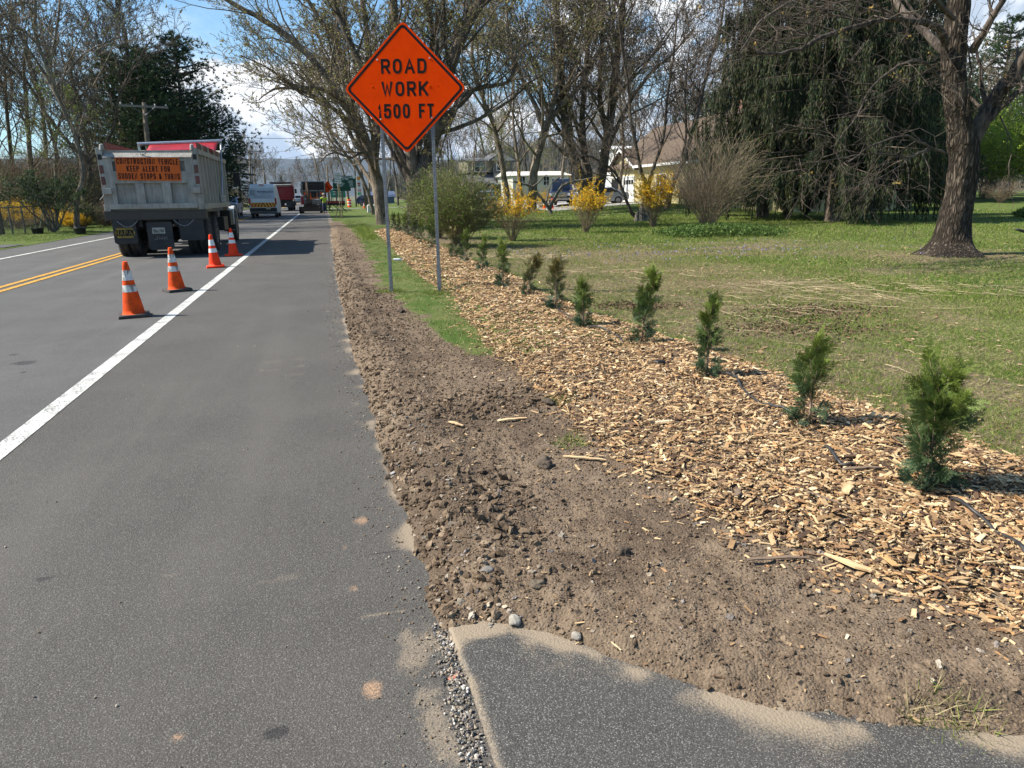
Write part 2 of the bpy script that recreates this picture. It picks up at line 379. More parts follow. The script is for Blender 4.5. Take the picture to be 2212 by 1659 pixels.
def asphalt(name, base, sandy=False, speck=1.0, bumpd=0.004):
    t = NT(name, 0.88, 0, 0.25); b = base
    n = t.noise(0.9, 6, .62); f = t.noise(230, 3, .75); f2 = t.noise(80, 4, .7)
    c = t.mix(t.rng(n, .3, .7), tuple(x*.86 for x in b), tuple(x*1.16 for x in b))
    c = t.mix(t.math('MULTIPLY', t.rng(f, .42, .60), .75), c, tuple(x*.36 for x in b))
    c = t.mix(t.math('MULTIPLY', t.rng(f2, .50, .68), .35), c, tuple(x*1.5 for x in b))
    vo = t.voro(380, out=1); sv = t.N.new('ShaderNodeSeparateColor'); t.L.new(vo, sv.inputs[0])
    c = t.mix(t.math('MULTIPLY', t.rng(sv.outputs[0], .86, .95), .7*speck), c, (0.24, 0.225, 0.20))
    # long faint wear along the road
    wz = t.noise(1.6, 4, .5, st=(1.0, 0.05, 1)); c = t.mix(t.math('MULTIPLY', t.rng(wz, .52, .7), .28), c, tuple(x*1.45 for x in b))
    if sandy:
        a = t.attr(); sp = t.N.new('ShaderNodeSeparateColor'); t.L.new(a, sp.inputs[0])
        gr = t.math('MULTIPLY', t.math('SUBTRACT', t.noise(130, 4, .8), .5), 1.3)
        k = t.rng(t.math('ADD', sp.outputs[0], t.math('MULTIPLY', gr, 1.25)), .25, .95)
        c = t.mix(t.math('MULTIPLY', k, .85), c, t.mix(sp.outputs[2], (0.30, 0.235, 0.165), (0.50, 0.30, 0.17)))
        k2 = t.rng(t.math('ADD', sp.outputs[1], gr), .45, .8); c = t.mix(t.math('MULTIPLY', k2, .85), c, (0.018, 0.018, 0.02))
    t.color(c)
    h = t.math('ADD', t.math('MULTIPLY', t.noise(170, 3, .7), .6), t.math('MULTIPLY', t.voro(130), -.7))
    t.bump(h, 0.7, bumpd); return t.m
M_asph = asphalt('road_asphalt', (0.100, 0.097, 0.094)); M_shoulder = asphalt('shoulder_asphalt', (0.088, 0.081, 0.073), sandy=True)
M_apron = asphalt('driveway_asphalt', (0.076, 0.072, 0.067), sandy=True, speck=1.3)
def paint(name, col, under):
    t = NT(name, 0.7, 0, 0.3); k = t.rng(t.math('ADD', t.noise(90, 4, .75), t.math('MULTIPLY', t.noise(5, 3), .35)), .66, .76)
    c = t.mix(t.rng(t.noise(12, 5), .3, .7), col, tuple(x*.84 for x in col)); t.color(t.mix(k, c, under)); t.bump(t.noise(170, 3, .7), .5, .003); return t.m
M_white = paint('white_line_paint', (0.70, 0.69, 0.64), (0.14, 0.14, 0.13)); M_yellow = paint('yellow_line_paint', (0.72, 0.36, 0.03), (0.2, 0.13, 0.05))
M_far_ground = plain('far_fields', (0.07, 0.09, 0.03), (0.12, 0.11, 0.06), 0.02, 0.95)

# -------- far ground sheet, lawn, road
m = MB(); m.add([(-9000, -60, -.03), (9000, -60, -.03), (9000, 12000, -.03), (-9000, 12000, -.03)], [(0, 1, 2, 3)]); o = m.build('ground', M_far_ground); tag(o, kind='structure')
def lawn_cov(X, Y):
    g = np.ones_like(X)*0.64
    # dry patchy strip beside the bed, a bluish bare band, richer far lawn
    dry = ss((9.5-(X-3.2)*1.0-np.abs(Y-7)*.25)/6.0)
    g = g-0.24*dry+.95*(fbm(X*.55, Y*.55, 4, 88)-.5)
    g = g-0.30*np.exp(-(((X-9.5)/5.0)**2+((Y-17.5)/2.2)**2))
    g = g+0.25*ss((Y-19)/8)+0.22*ss((X-10)/6)*ss((Y-6)/6)
    g = g-0.55*np.exp(-(((X-13.9)/1.5)**2+((Y-13.1)/1.2)**2))
    return np.stack([np.clip(g, 0, 1), g*0, g*0], -1)
xs = np.concatenate([np.linspace(3.2, 20, 85), np.linspace(20.5, 110, 60)]); ys = np.concatenate([np.linspace(-2, 30, 120), np.linspace(31, 190, 80)])
o = grid('lawn', xs, ys, lambda X, Y: rise(X, Y)+0.0+0.02*(fbm(X*.8, Y*.8, 3, 61)-.5), M_lawn, lawn_cov); tag(o, kind='structure')
xs2 = np.linspace(.1, 5, 12); o = grid('lawn', xs2, np.linspace(44, 190, 60), lambda X, Y: 0*X+.006*(X > .6)-.008, M_lawn, lambda X, Y: np.stack([X*0+.85, X*0, X*0], -1)); tag(o, kind='structure')
o = grid('lawn', np.linspace(-80, -10.1, 40), np.linspace(-2, 200, 70), lambda X, Y: 0.05*ss((-10.1-X)/1.5)+.004+.03*(fbm(X*.5, Y*.5, 3, 62)-.5)*ss((-10.4-X)/2), M_lawn, lambda X, Y: np.stack([X*0+.9, X*0, X*0], -1)); tag(o, kind='structure')
m = MB(); m.add([(-10.2, -6, -.006), (-2.0, -6, -.006), (-2.0, 900, -.006), (-10.2, 900, -.006)], [(0, 1, 2, 3)]); o = m.build('road', M_asph); tag(o, kind='structure')
# shoulder, dense near the camera so that the dust and stains have their own shapes
STAINS = [(.22, 2.17, .10, .10, 0), (.17, 2.08, .07, .09, 0), (.03, 1.97, .045, .055, 1), (.0, 2.59, .03, .016, 1), (.10, 2.38, .10, .012, 0), (-.29, 2.75, .16, .02, 0), (-.52, 1.91, .025, .03, 1), (.06, 3.2, .05, .06, 1), (-.02, 2.95, .02, .02, 1), (-.72, 2.9, .05, .03, 0), (.2, 1.75, .06, .2, 0)]
OILS = [(-1.23, 3.02, .05, .035), (-2.9, 7.65, .13, .16), (-3.15, 8.1, .07, .1), (-2.75, 7.2, .06, .05), (-.03, 2.93, .05, .012), (.14, 2.85, .1, .03), (-.25, 1.85, .05, .04), (-2.85, 8.5, .04, .05)]
def sh_col(X, Y):
    e = edge_x(Y)-X; wv = fbm(X*6, Y*4, 4, 71)
    s = (.12+.85*ss((wv-.35)/.35))*np.exp(-(np.maximum(e, 0)/(0.02+0.16*wv**2))**1.1)
    s = s+0.18*ss((fbm(X*1.7, Y*1.1, 4, 72)-.5)/.2)*np.exp(-np.maximum(e, 0)/.6)
    s = s+0.22*np.exp(-((X-.22)/.16)**2)*ss((2.6-Y)/1.2)
    warm = np.zeros_like(X)
    for (a, b, ra, rb, c) in STAINS:
        d = ((X-a)/ra)**2+((Y-b)/rb)**2+(fbm(X*25, Y*25, 3, 73)-.5)*1.8; q = (0.62 if c or b < 2.5 else .42)*ss((1.5-d)/1.4); s = np.maximum(s, q); warm = np.maximum(warm, c*(q > .1))
    # tyre tread printed in dust
    u = (X+.46)/.20; v = (Y-6.6); tread = (np.abs(u) < 1)*(np.abs(u) > .12)*(np.abs(v) < .55)*(np.sin(v*2*pi/.085+u*.6) > .1)*(0.5-.3*np.abs(v)); s = np.maximum(s, tread*(fbm(X*9, Y*9, 2, 3) > .4)*.85)
    o = np.zeros_like(X)
    for (a, b, ra, rb) in OILS:
        d = ((X-a)/ra)**2+((Y-b)/rb)**2+(fbm(X*14, Y*14, 3, 74)-.5)*1.2; o = np.maximum(o, .7*ss((1.2-d)/.9))
    return np.stack([np.clip(s, 0, 1), o, warm], -1)
ysd = np.concatenate([np.linspace(-1, .9, 8), 0.9*np.exp(np.linspace(0, np.log(60/.9), 420)), np.linspace(62, 700, 60)])
o = grid('shoulder', np.concatenate([np.linspace(-2.0, -1.5, 12), np.linspace(-1.49, .62, 150)]), ysd, lambda X, Y: X*0, M_shoulder, sh_col); tag(o, kind='structure')
o = grid('road', np.linspace(-4.2, -2.0, 70), np.linspace(4, 12, 150), lambda X, Y: X*0+.0-.003, asphalt('near_road_asphalt', (0.100, 0.097, 0.094), sandy=True), lambda X, Y: sh_col(X, Y)*np.array([0, 1, 0])); tag(o, kind='structure')
# driveway apron: its own slab, a gravelly joint between it and the shoulder
aj = icurve([(0, .345), (1.5, .335), (1.9, .33), (2.2, .31)])
def apr_col(X, Y):
    d = aprY(X)-Y; l = X-aj(Y); wv = fbm(X*5, Y*5, 4, 81)
    s = (.25+.65*ss((wv-.35)/.3))*np.exp(-(np.maximum(d, 0)/(0.03+0.12*wv**2))**.9)+.3*np.exp(-np.maximum(d, 0)/.25)*ss((wv-.4)/.3)
    s = s+0.55*np.exp(-(np.maximum(l, 0)/(0.012+.03*wv))**2)
    s = np.maximum(s, .6*ss((1.3-((X-1.05)/.16)**2-((Y-1.63)/.07)**2-(wv-.5)*2)/1.2))
    return np.stack([np.clip(s, 0, 1), X*0, X*0], -1)
xa = np.linspace(0, 1, 200)
def apr_h(X, Y): return 0.012*ss((X-aj(Y))/.02)+.012*(fbm(X*1.5, Y*1.5, 2, 6)-.5)*ss((X-aj(Y))/.2)+.004
def warp_apron(X, Y):
    Xr = .32+(6.0-.32)*X**1.7; top = aprY(Xr)+.12; Yr = -.8+(top+.8)*Y**.6; return aj(Yr)+(Xr-.32), Yr
o = grid('driveway', xa, np.linspace(0, 1, 140), apr_h, M_apron, apr_col, warp_apron); tag(o, kind='structure')
# lines
m = MB()
def strip(x0, x1, y0, y1, z=.004): m.add([(x0, y0, z), (x1, y0, z), (x1, y1, z), (x0, y1, z)], [(0, 1, 2, 3)])
strip(-2.125, -1.985, -5, 500); strip(-8.6, -8.46, -5, 500)
o = m.build('edge_line', M_white); tag(o, kind='structure')
m = MB(); strip(-5.83, -5.71, -5, 500, .001); strip(-5.57, -5.45, -5, 500, .001); o = m.build('centre_line', M_yellow); tag(o, kind='structure')
# side path on the left
m = MB(); m.add([(-30, 27.0, .075), (-10.3, 27.4, .03), (-10.3, 29.2, .03), (-30, 31.0, .075)], [(0, 1, 2, 3)]); o = m.build('path', asphalt('path_asphalt', (0.09, 0.088, 0.086))); tag(o, kind='structure')
# concrete footway and drive seen far off on the right
M_conc = plain('concrete', (0.36, 0.34, 0.31), (0.27, 0.26, 0.24), 3, .9, bump=.3)
m = MB(); o = grid('path', np.linspace(.8, 60, 50), np.linspace(92, 94, 3), lambda X, Y: rise(X, Y)+.04, M_conc); tag(o, kind='structure'); o = grid('driveway', np.linspace(17.5, 26.9, 14), np.linspace(54, 91.5, 30), lambda X, Y: rise(X, Y)+.035, M_conc); tag(o, kind='structure')

# -------- soil verge
def verge_col(X, Y):
    g = grass_mask(X, Y); m_ = mulch_mask(X, Y); wet = .55*ss((fbm(X*3, Y*3, 4, 91)-.52)/.12)
    st = .35*ss((fbm(X*2.5, Y*2.5, 3, 92)-.5)/.2)*g
    far = ss((Y-30)/12); rl = ss((X-mulR(np.minimum(Y, 31)))/.3)
    g = np.clip(g*(1-rl)+rl*.45+far*.25*(X > .6), 0, 1); st = np.where(rl > 0, .38, st)
    return np.stack([g, wet*(1-g), st], -1)
yv = np.concatenate([np.linspace(.15, 1.0, 60), 1.0*np.exp(np.linspace(0.008, np.log(46.), 560))])
o = grid('dirt', np.concatenate([np.linspace(.10, 3.0, 330), np.linspace(3.02, 5.6, 90)]), yv, h_near, M_soil, verge_col); tag(o, kind='structure')

# -------- loose stones, clods, chips, blades
def rotm(ax, ang):
    ax = ax/np.linalg.norm(ax, axis=1)[:, None]; K = np.zeros((len(ax), 3, 3)); K[:, 0, 1] = -ax[:, 2]; K[:, 0, 2] = ax[:, 1]; K[:, 1, 0] = ax[:, 2]; K[:, 1, 2] = -ax[:, 0]; K[:, 2, 0] = -ax[:, 1]; K[:, 2, 1] = ax[:, 0]
    s_ = np.sin(ang)[:, None, None]; c_ = np.cos(ang)[:, None, None]; return np.eye(3)[None]+s_*K+(1-c_)*(K@K)
def rock_shape(seed, sub=2, rough=.3, flat=.7):
    import bmesh
    bm = bmesh.new(); bmesh.ops.create_icosphere(bm, subdivisions=sub, radius=1)
    for v in bm.verts:
        n = mnoise.fractal(v.co*1.1+Vector((seed*7.1, seed*3.3, 0)), .8, 2, 3); v.co *= 1+rough*n*1.6
        v.co.z *= flat
    V = np.array([v.co[:] for v in bm.verts]); F = np.array([[v.index for v in f.verts] for f in bm.faces]); bm.free(); return V, F
M_clod = vcol('clod_soil', .95, .1, bump=1.0, bscale=60, var=.3); M_chip = vcol('wood_chip', .8, .2, var=.22, bump=.4, bscale=120); M_blade = vcol('grass_blade', .7, .25, trans=.25, var=.15)
shapes = [rock_shape(k, 1 if k < 5 else 2, .55, .75) for k in range(9)]
def scatter_rocks(mb, N, xf, yf, size, cols, keep=None, sink=.25, kinds=range(9), flat=.8):
    x = xf(N); y = yf(N); k = np.ones(N, bool) if keep is None else keep(x, y); x = x[k]; y = y[k]; n = len(x)
    s_ = size(n, y); M = rotm(RNG.normal(size=(n, 3)), RNG.random(n)*6.28)*1.0
    sc = s_[:, None]*RNG.uniform(.65, 1.25, (n, 3)); sc[:, 2] *= flat; M = M*sc[:, None, :]
    z = h_near(x, y)+s_*(1-2*sink)*.6; c = np.array(cols)[RNG.integers(0, len(cols), n)]*RNG.uniform(.75, 1.2, (n, 1)); kk = np.array(list(kinds))[RNG.integers(0, len(list(kinds)), n)]
    for i in set(kk.tolist()):
        q = kk == i; mb.inst(shapes[i][0], shapes[i][1], M[q], np.stack([x, y, z], 1)[q], c[q])
SOIL = [(.15, .105, .07), (.185, .135, .09), (.105, .073, .048), (.215, .158, .107)]
STONE = [(.26, .21, .16), (.30, .26, .21), (.20, .17, .15), (.33, .27, .20)]
def bare(x, y): return (verge_edge(x, y) > .01) & (mulch_mask(x, y) < .05) & (grass_mask(x, y) < .45) & (x < mulL(y)+.1)
logy = lambda a, b: (lambda n: a*np.exp(RNG.random(n)*np.log(b/a)))
def xin(n): return RNG.uniform(.12, 3.0, n)
m = MB(); 
scatter_rocks(m, 60000, xin, logy(.9, 12), lambda n, y: (.0014+.0026*RNG.random(n)**3)*(1+y*.3), SOIL, bare, kinds=range(5))
scatter_rocks(m, 9000, xin, logy(.9, 30), lambda n, y: (.004+.007*RNG.random(n)**2.0)*(1+y*.05), SOIL, bare, kinds=range(5))
def nearridge(x, y): return bare(x, y) & ((x-edge_x(y)) < .16+.5*RNG.random(len(x))**2) & (y > 2.2)
scatter_rocks(m, 9000, lambda n: RNG.uniform(.18, 1.0, n), logy(2.2, 20), lambda n, y: .003+.017*RNG.random(n)**3*(1+y*.03), SOIL, nearridge, kinds=range(9))
def clump(x, y): return bare(x, y) & (((x-.66)/.28)**2+((y-3.05)/.42)**2+(fbm(x*8, y*8, 2, 4)-.5)*2 < 1)
scatter_rocks(m, 500, lambda n: RNG.uniform(.3, 1.1, n), lambda n: RNG.uniform(2.5, 3.6, n), lambda n, y: .004+.024*RNG.random(n)**3, [(.10, .072, .05), (.13, .095, .066)], clump, kinds=range(5, 9), sink=.4)
def band2(x, y): return bare(x, y) & (np.abs(y-4.75-(x-1)*.2+.4*(fbm(x*3, y, 2, 8)-.5)) < .28)
scatter_rocks(m, 1500, lambda n: RNG.uniform(.6, 1.7, n), lambda n: RNG.uniform(4.2, 5.4, n), lambda n, y: .004+.018*RNG.random(n)**3, SOIL[:3], band2, kinds=range(5, 9))
o = m.build('dirt_clods', M_clod); tag(o, 'loose crumbly brown soil clods over the bare verge', 'soil', kind='stuff')
m = MB(); scatter_rocks(m, 700, xin, logy(1.0, 14), lambda n, y: .005+.009*RNG.random(n)**2, STONE, bare, sink=.35, kinds=range(5, 9), flat=.7)
scatter_rocks(m, 320, lambda n: RNG.uniform(.2, .55, n), logy(1.7, 5), lambda n, y: .006+.008*RNG.random(n)**2, STONE, lambda x, y: verge_edge(x, y) > -.03, sink=.3, kinds=range(5, 9), flat=.6)
# gravel in the joint beside the driveway
n = 2600; y = RNG.uniform(1.2, 2.25, n); x = .292+RNG.normal(size=n)*.020+.03*(y-2); s_ = .0016+.006*RNG.random(n)**3; Mx = rotm(RNG.normal(size=(n, 3)), RNG.random(n)*6.3)*(s_[:, None]*RNG.uniform(.6, 1.2, (n, 3)))[:, None, :]
m.inst(shapes[2][0], shapes[2][1], Mx, np.stack([x, y, .004+s_*.3], 1), np.array(STONE+[(.1, .1, .1), (.07, .07, .07), (.45, .42, .38)])[RNG.integers(0, 7, n)])
# grit strewn over the asphalt
n = 1800; y = 1.2*np.exp(RNG.random(n)*np.log(14)); e_ = np.abs(RNG.normal(size=n))*.10; far_ = RNG.random(n) < .10; e_[far_] = RNG.random(far_.sum())*2.0; x = edge_x(y)-e_-.02; s_ = (.0012+.003*RNG.random(n)**3)*(1+y*.12)
Mx = rotm(RNG.normal(size=(n, 3)), RNG.random(n)*6.3)*s_[:, None, None]*np.ones((1, 3, 3)); m.inst(shapes[1][0], shapes[1][1], Mx, np.stack([x, y, s_*.5], 1), np.array(STONE+SOIL)[RNG.integers(0, 8, n)])
o = m.build('gravel', M_clod); tag(o, 'small stones and grit in the soil and the driveway joint', 'gravel', kind='stuff')

# wood chips
CHV = np.array([(-.5, -.5, -.5), (.5, -.45, -.5), (.5, .5, -.5), (-.46, .42, -.5), (-.4, -.42, .5), (.44, -.5, .5), (.5, .38, .5), (-.5, .5, .5)]); CF_ = np.array([(0, 3, 2, 1), (4, 5, 6, 7), (0, 1, 5, 4), (1, 2, 6, 5), (2, 3, 7, 6), (3, 0, 4, 7)])
CHC = np.array([(.46, .31, .165), (.56, .40, .22), (.36, .22, .11), (.25, .145, .075), (.62, .47, .28), (.15, .09, .055), (.44, .25, .11), (.68, .55, .37), (.09, .055, .036)])
CHP = np.array([.18, .14, .16, .15, .07, .12, .08, .02, .08])
def chips(mb, x, y, s_, lift, tilt=.35):
    n = len(x); yaw = RNG.random(n)*2*pi; R = rotm(np.tile([[0, 0, 1.0]], (n, 1)), yaw)
    ax = RNG.normal(size=(n, 3)); ax[:, 2] *= .2; R = rotm(ax, RNG.normal(size=n)*tilt) @ R
    lf = RNG.random(n); dim = np.stack([s_*(.5+2.2*lf**4), s_*RNG.uniform(.12, .6, n), s_*RNG.uniform(.06, .16, n)], 1)
    z = h_near(x, y)+RNG.random(n)*lift+.004
    col = CHC[RNG.choice(9, n, p=CHP)]*RNG.uniform(.8, 1.15, (n, 1))
    mb.inst(CHV, CF_, R*dim[:, None, :], np.stack([x, y, z], 1), col)
m = MB(); n = 150000; y = .8*np.exp(RNG.random(n)**.85*np.log(31.5/.8)); lo_ = mulL(y)-.15; x = lo_+RNG.random(n)*(mulR(y)+.15-lo_)
k = mulch_mask(x, y) > -.02-.06*RNG.random(n)**3; x = x[k]; y = y[k]; s_ = (.010+.036*RNG.random(len(x))**2.2)*(1+np.maximum(y-3, 0)*.05); chips(m, x, y, s_, .022)
n = 2600; y = logy(1.2, 25)(n); x = mulL(y)-np.abs(RNG.normal(size=n))*.14; k = (verge_edge(x, y) > .03) & (x > .3); chips(m, x[k], y[k], .012+.03*RNG.random(k.sum())**2, .004, .15)
n = 900; y = logy(1.2, 12)(n); x = edge_x(y)+RNG.uniform(0, 1.3, n); k = verge_edge(x, y) > .0; chips(m, x[k], y[k], .008+.016*RNG.random(k.sum())**2, .003, .15)
n = 1500; y = logy(2, 25)(n); x = mulR(y)+np.abs(RNG.normal(size=n))*.25; chips(m, x, y, .015+.03*RNG.random(n)**2, .003, .15)
o = m.build('wood_chips', M_chip); tag(o, 'pale golden wood chips mulching the planting bed', 'wood chips', kind='stuff')

# grass blades
GC = np.array([(.12, .18, .025), (.17, .23, .04), (.09, .145, .02), (.23, .26, .06), (.30, .25, .12), (.36, .29, .16)])
def blades_at(mb, x, y, ln, wd, p, lean=.5, z=None, cols=GC):
    n = len(x); d = RNG.normal(size=(n, 3)); d[:, 2] = 0; d = d*lean+np.array([0, 0, 1.0]); d /= np.linalg.norm(d, axis=1)[:, None]
    zz = (h_near(x, y) if z is None else z)-.004; mb.blades(np.stack([x, y, zz], 1), d, ln, wd, cols[RNG.choice(len(cols), n, p=p)]*RNG.uniform(.8, 1.25, (n, 1)))
PG = [.3, .25, .2, .15, .07, .03]; PD = [.08, .08, .08, .16, .3, .3]
m = MB(); n = 150000; y = 4.8*np.exp(RNG.random(n)*np.log(46/4.8)); x = RNG.uniform(.4, 2.3, n); g = grass_mask(x, y); k = (g*(.04+.95*ss((fbm(x*3.5, y*3.5, 3, 22)-.38)/.22)) > RNG.random(n)*2.4) & (mulch_mask(x, y) < .03) & (verge_edge(x, y) > .05); x = x[k]; y = y[k]
blades_at(m, x, y, (.014+.03*RNG.random(len(x)))*(1+y*.008), .0028+.0005*y, [.25, .2, .15, .18, .14, .08], 1.0)
n = 50; y = RNG.uniform(3.0, 4.9, n); x = RNG.uniform(1.2, 1.7, n); 
for (cx, cy, r, n, p) in ((1.62, 1.33, .12, 260, PD), (1.30, 3.75, .10, 160, PG), (1.52, 4.6, .10, 160, PG), (.92, 11.1, .22, 900, PG), (1.62, 10.7, .25, 1100, PG)):
    a = RNG.random(n)*6.28; q = r*np.sqrt(RNG.random(n)); blades_at(m, cx+q*np.cos(a), cy+q*np.sin(a), .03+.07*RNG.random(n), .004, p, .9)
# fresh bright clump beside the far verge
n = 2200; y = RNG.uniform(25, 37, n); x = 1.5+.02*(y-24)+RNG.normal(size=n)*.16; blades_at(m, x, y, .06+.10*RNG.random(n), .02, [.1, .6, 0, .3, 0, 0], .6)
o = m.build('verge_grass', M_blade); tag(o, 'short green grass growing on the soil verge', 'grass', kind='stuff')
m = MB()
def lawn_blades(n, ya, yb, xa_, xb, lf, wf):
    y = ya*np.exp(RNG.random(n)*np.log(yb/ya)); x = RNG.uniform(xa_, xb, n); x = x+np.maximum(0, y-8)*.0
    c = lawn_cov(x, y)[:, 0]-.06+(fbm(x*1.3, y*1.3, 4, 23)-.5)*2.0; k = (x > mulR(np.minimum(y, 31))-.05)
    gr = k & (c > RNG.random(n)*.9); dr = k & ~gr
    z = lambda a, b: np.where((a < 5.0), h_near(a, b), rise(a, b)+.0)
    a, b = x[gr], y[gr]; blades_at(m, a, b, lf*(.5+RNG.random(len(a)))*(1+b*.01), wf*(1+b*.10), PG, .8, z(a, b))
    a, b = x[dr], y[dr]; q = RNG.random(len(a)) < .65; a, b = a[q], b[q]; blades_at(m, a, b, lf*(.5+RNG.random(len(a))), wf*(1+b*.08), PD, 2.2, z(a, b)+.006)
lawn_blades(420000, 1.8, 22, 3.0, 9.5, .040, .0030); lawn_blades(260000, 6, 40, 8, 26, .055, .0045); lawn_blades(60000, 20, 60, 4, 40, .07, .007)
n = 60000; y = 18*np.exp(RNG.random(n)*np.log(70/18)); x = -10.3-RNG.random(n)**1.3*16; k = ~((y > 26.9) & (y < 31.2)); x, y = x[k], y[k]; blades_at(m, x, y, .05+.06*RNG.random(len(x)), .004+.0003*y, PG, .8, 0.05*ss((-10.1-x)/1.5))
o = m.build('lawn_grass', M_blade); tag(o, 'patchy spring lawn grass, green and straw mixed', 'grass', kind='stuff')
# dry pale stalks lying on the lawn
m = MB(); polys = []
def stalks(cx, cy, rx, ry, n, L=.7, base=0.0, r=.004, spread=.5, ang=0):
    for _ in range(n):
        x = cx+RNG.normal()*rx; y = cy+RNG.normal()*ry; a = ang+RNG.normal()*spread; l = L*(.4+RNG.random()); bend = RNG.normal()*.5; P = []
        for i in range(5):
            P.append((x, y, (hz(x, y))+.012+.02*random.random())); x += cos(a)*l/4; y += sin(a)*l/4; a += bend/4
        polys.append((P, [r*(1-.12*i) for i in range(5)], 3))
stalks(4.6, 7.0, .5, .5, 30, .4, r=.003, spread=1.2); stalks(5.9, 8.4, .6, .5, 60, .5, r=.0035, spread=1.0); stalks(8.3, 8.9, .9, .5, 70, .5, r=.0035, ang=-.3, spread=1.0); stalks(5.4, 12.5, .8, .5, 26, .5, r=.004, spread=1.2); stalks(6.9, 9.9, .6, .35, 40, .6, r=.004, spread=1.0); stalks(4.6, 16.6, .8, .25, 70, .6, r=.005, spread=1.2); stalks(5.0, 5.0, .6, .5, 14, .35, r=.003, spread=1.5)
m.tubes(polys); mm_ = plain('dry_stalk', (.50, .40, .24), (.36, .27, .15), 4, .8)
o = m.build('dry_stalks', mm_); tag(o, 'pale dry ornamental grass stalks strewn on the lawn', 'straw', kind='stuff')
# fallen leaves, and small blue flowers in the grass
m = MB(); n = 9000; y = RNG.uniform(3, 30, n); x = 3.3+RNG.random(n)**1.2*17; k = fbm(x*.6, y*.6, 3, 95) > .42; x, y = x[k], y[k]; n = len(x); d = RNG.normal(size=(n, 3)); d[:, 2] *= .15; d /= np.linalg.norm(d, axis=1)[:, None]
m.blades(np.stack([x, y, np.where(x < 5.0, h_near(x, y), rise(x, y)+.01)+.008], 1), d, .03+.05*RNG.random(n), .03+.03*RNG.random(n), np.array([(.30, .19, .10), (.38, .27, .16), (.22, .12, .07)])[RNG.integers(0, 3, n)], diamond=True, side=np.stack([-d[:, 1], d[:, 0], d[:, 2]*0+.1], 1))
for cx, cy, r in ((4.9, 6.6, .5), (5.8, 7.6, .5), (3.9, 8.6, .3)):
    n = 900; x = cx+RNG.normal(size=n)*r; y = cy+RNG.normal(size=n)*r*.6; d = RNG.normal(size=(n, 3)); d[:, 2] = np.abs(d[:, 2])*.4; d /= np.linalg.norm(d, axis=1)[:, None]; m.blades(np.stack([x, y, np.where(x < 5.0, h_near(x, y), .01)+.012], 1), d, .035, .022, np.array([(.15, .09, .055), (.09, .055, .035)])[RNG.integers(0, 2, n)], diamond=True)
o = m.build('fallen_leaves', vcol('dead_leaf', .8)); tag(o, 'brown dead leaves scattered over the lawn', 'leaves', kind='stuff')
m = MB(); n = 2600; y = 17.0+RNG.normal(size=n)*1.5; x = 8.5+RNG.normal(size=n)*3.2; k = (fbm(x*1.2, y*1.2, 3, 96) > .5) & (x > 3.6) & (RNG.random(n) < .5); x, y = x[k], y[k]; n = len(x); d = RNG.normal(size=(n, 3)); d[:, 2] = np.abs(d[:, 2]); d /= np.linalg.norm(d, axis=1)[:, None]
m.blades(np.stack([x, y, rise(x, y)+.03+.03*RNG.random(n)], 1), d, .035, .03, np.array([(.16, .15, .32), (.22, .2, .35)])[RNG.integers(0, 2, n)], diamond=True)
o = m.build('blue_flowers', vcol('blue_petal', .8)); tag(o, 'drift of tiny violet blue flowers in the lawn grass', 'flowers', kind='stuff')

# ================================================================ PLANTS
def bark(name, c1, c2, rough=.95, vert=8, hor=60, bump=1.0, dist=.03, moss=None):
    t = NT(name, rough, 0, .15)
    n = t.noise(1.0, 6, .65, .6, st=(hor, hor, vert)); n2 = t.noise(1.2, 4, .6)
    c = t.mix(t.rng(n, .40, .60), c1, c2); c = t.mix(t.rng(n2, .45, .7), c, tuple(x*1.35 for x in c2))
    if moss: c = t.mix(t.rng(t.noise(2.2, 5, .65), .5, .62, 0, .7), c, moss)
    t.color(c); t.bump(n, bump, dist); return t.m
def furrowed(name, c1, c2):
    t = NT(name, .95, 0, .1); n = t.noise(1.0, 5, .6, 1.2, st=(17, 17, 2.2)); v = t.voro(1.0, 'DISTANCE_TO_EDGE', st=(15, 15, 2.6)); k = t.math('MULTIPLY', t.rng(v, .0, .22), t.rng(n, .36, .56)); c = t.mix(k, c1, c2)
    c = t.mix(t.rng(t.noise(2.2, 5, .6), .5, .7, 0, .6), c, tuple(x*1.5 for x in c2)); c = t.mix(t.rng(t.noise(5, 5, .6, 1.), .55, .68, 0, .5), c, c1); t.color(c); t.bump(k, 1.0, .06); return t.m
M_bark_big = furrowed('maple_bark', (.034, .027, .021), (.15, .12, .092))
M_bark = bark('grey_brown_bark', (.07, .055, .042), (.25, .20, .15), vert=3, hor=22)
M_bark_pale = bark('pale_grey_bark', (.07, .06, .05), (.20, .175, .145), vert=3, hor=22)
M_bark_dark = bark('dark_bark', (.042, .033, .027), (.15, .118, .09), vert=4, hor=24)
M_twig = plain('red_brown_twig', (.12, .075, .055), (.17, .12, .085), 5, .85)
M_leaf = vcol('leaf', .65, .3, trans=.3, var=.2); M_needle = vcol('needle', .7, .25, trans=.1, var=.25)

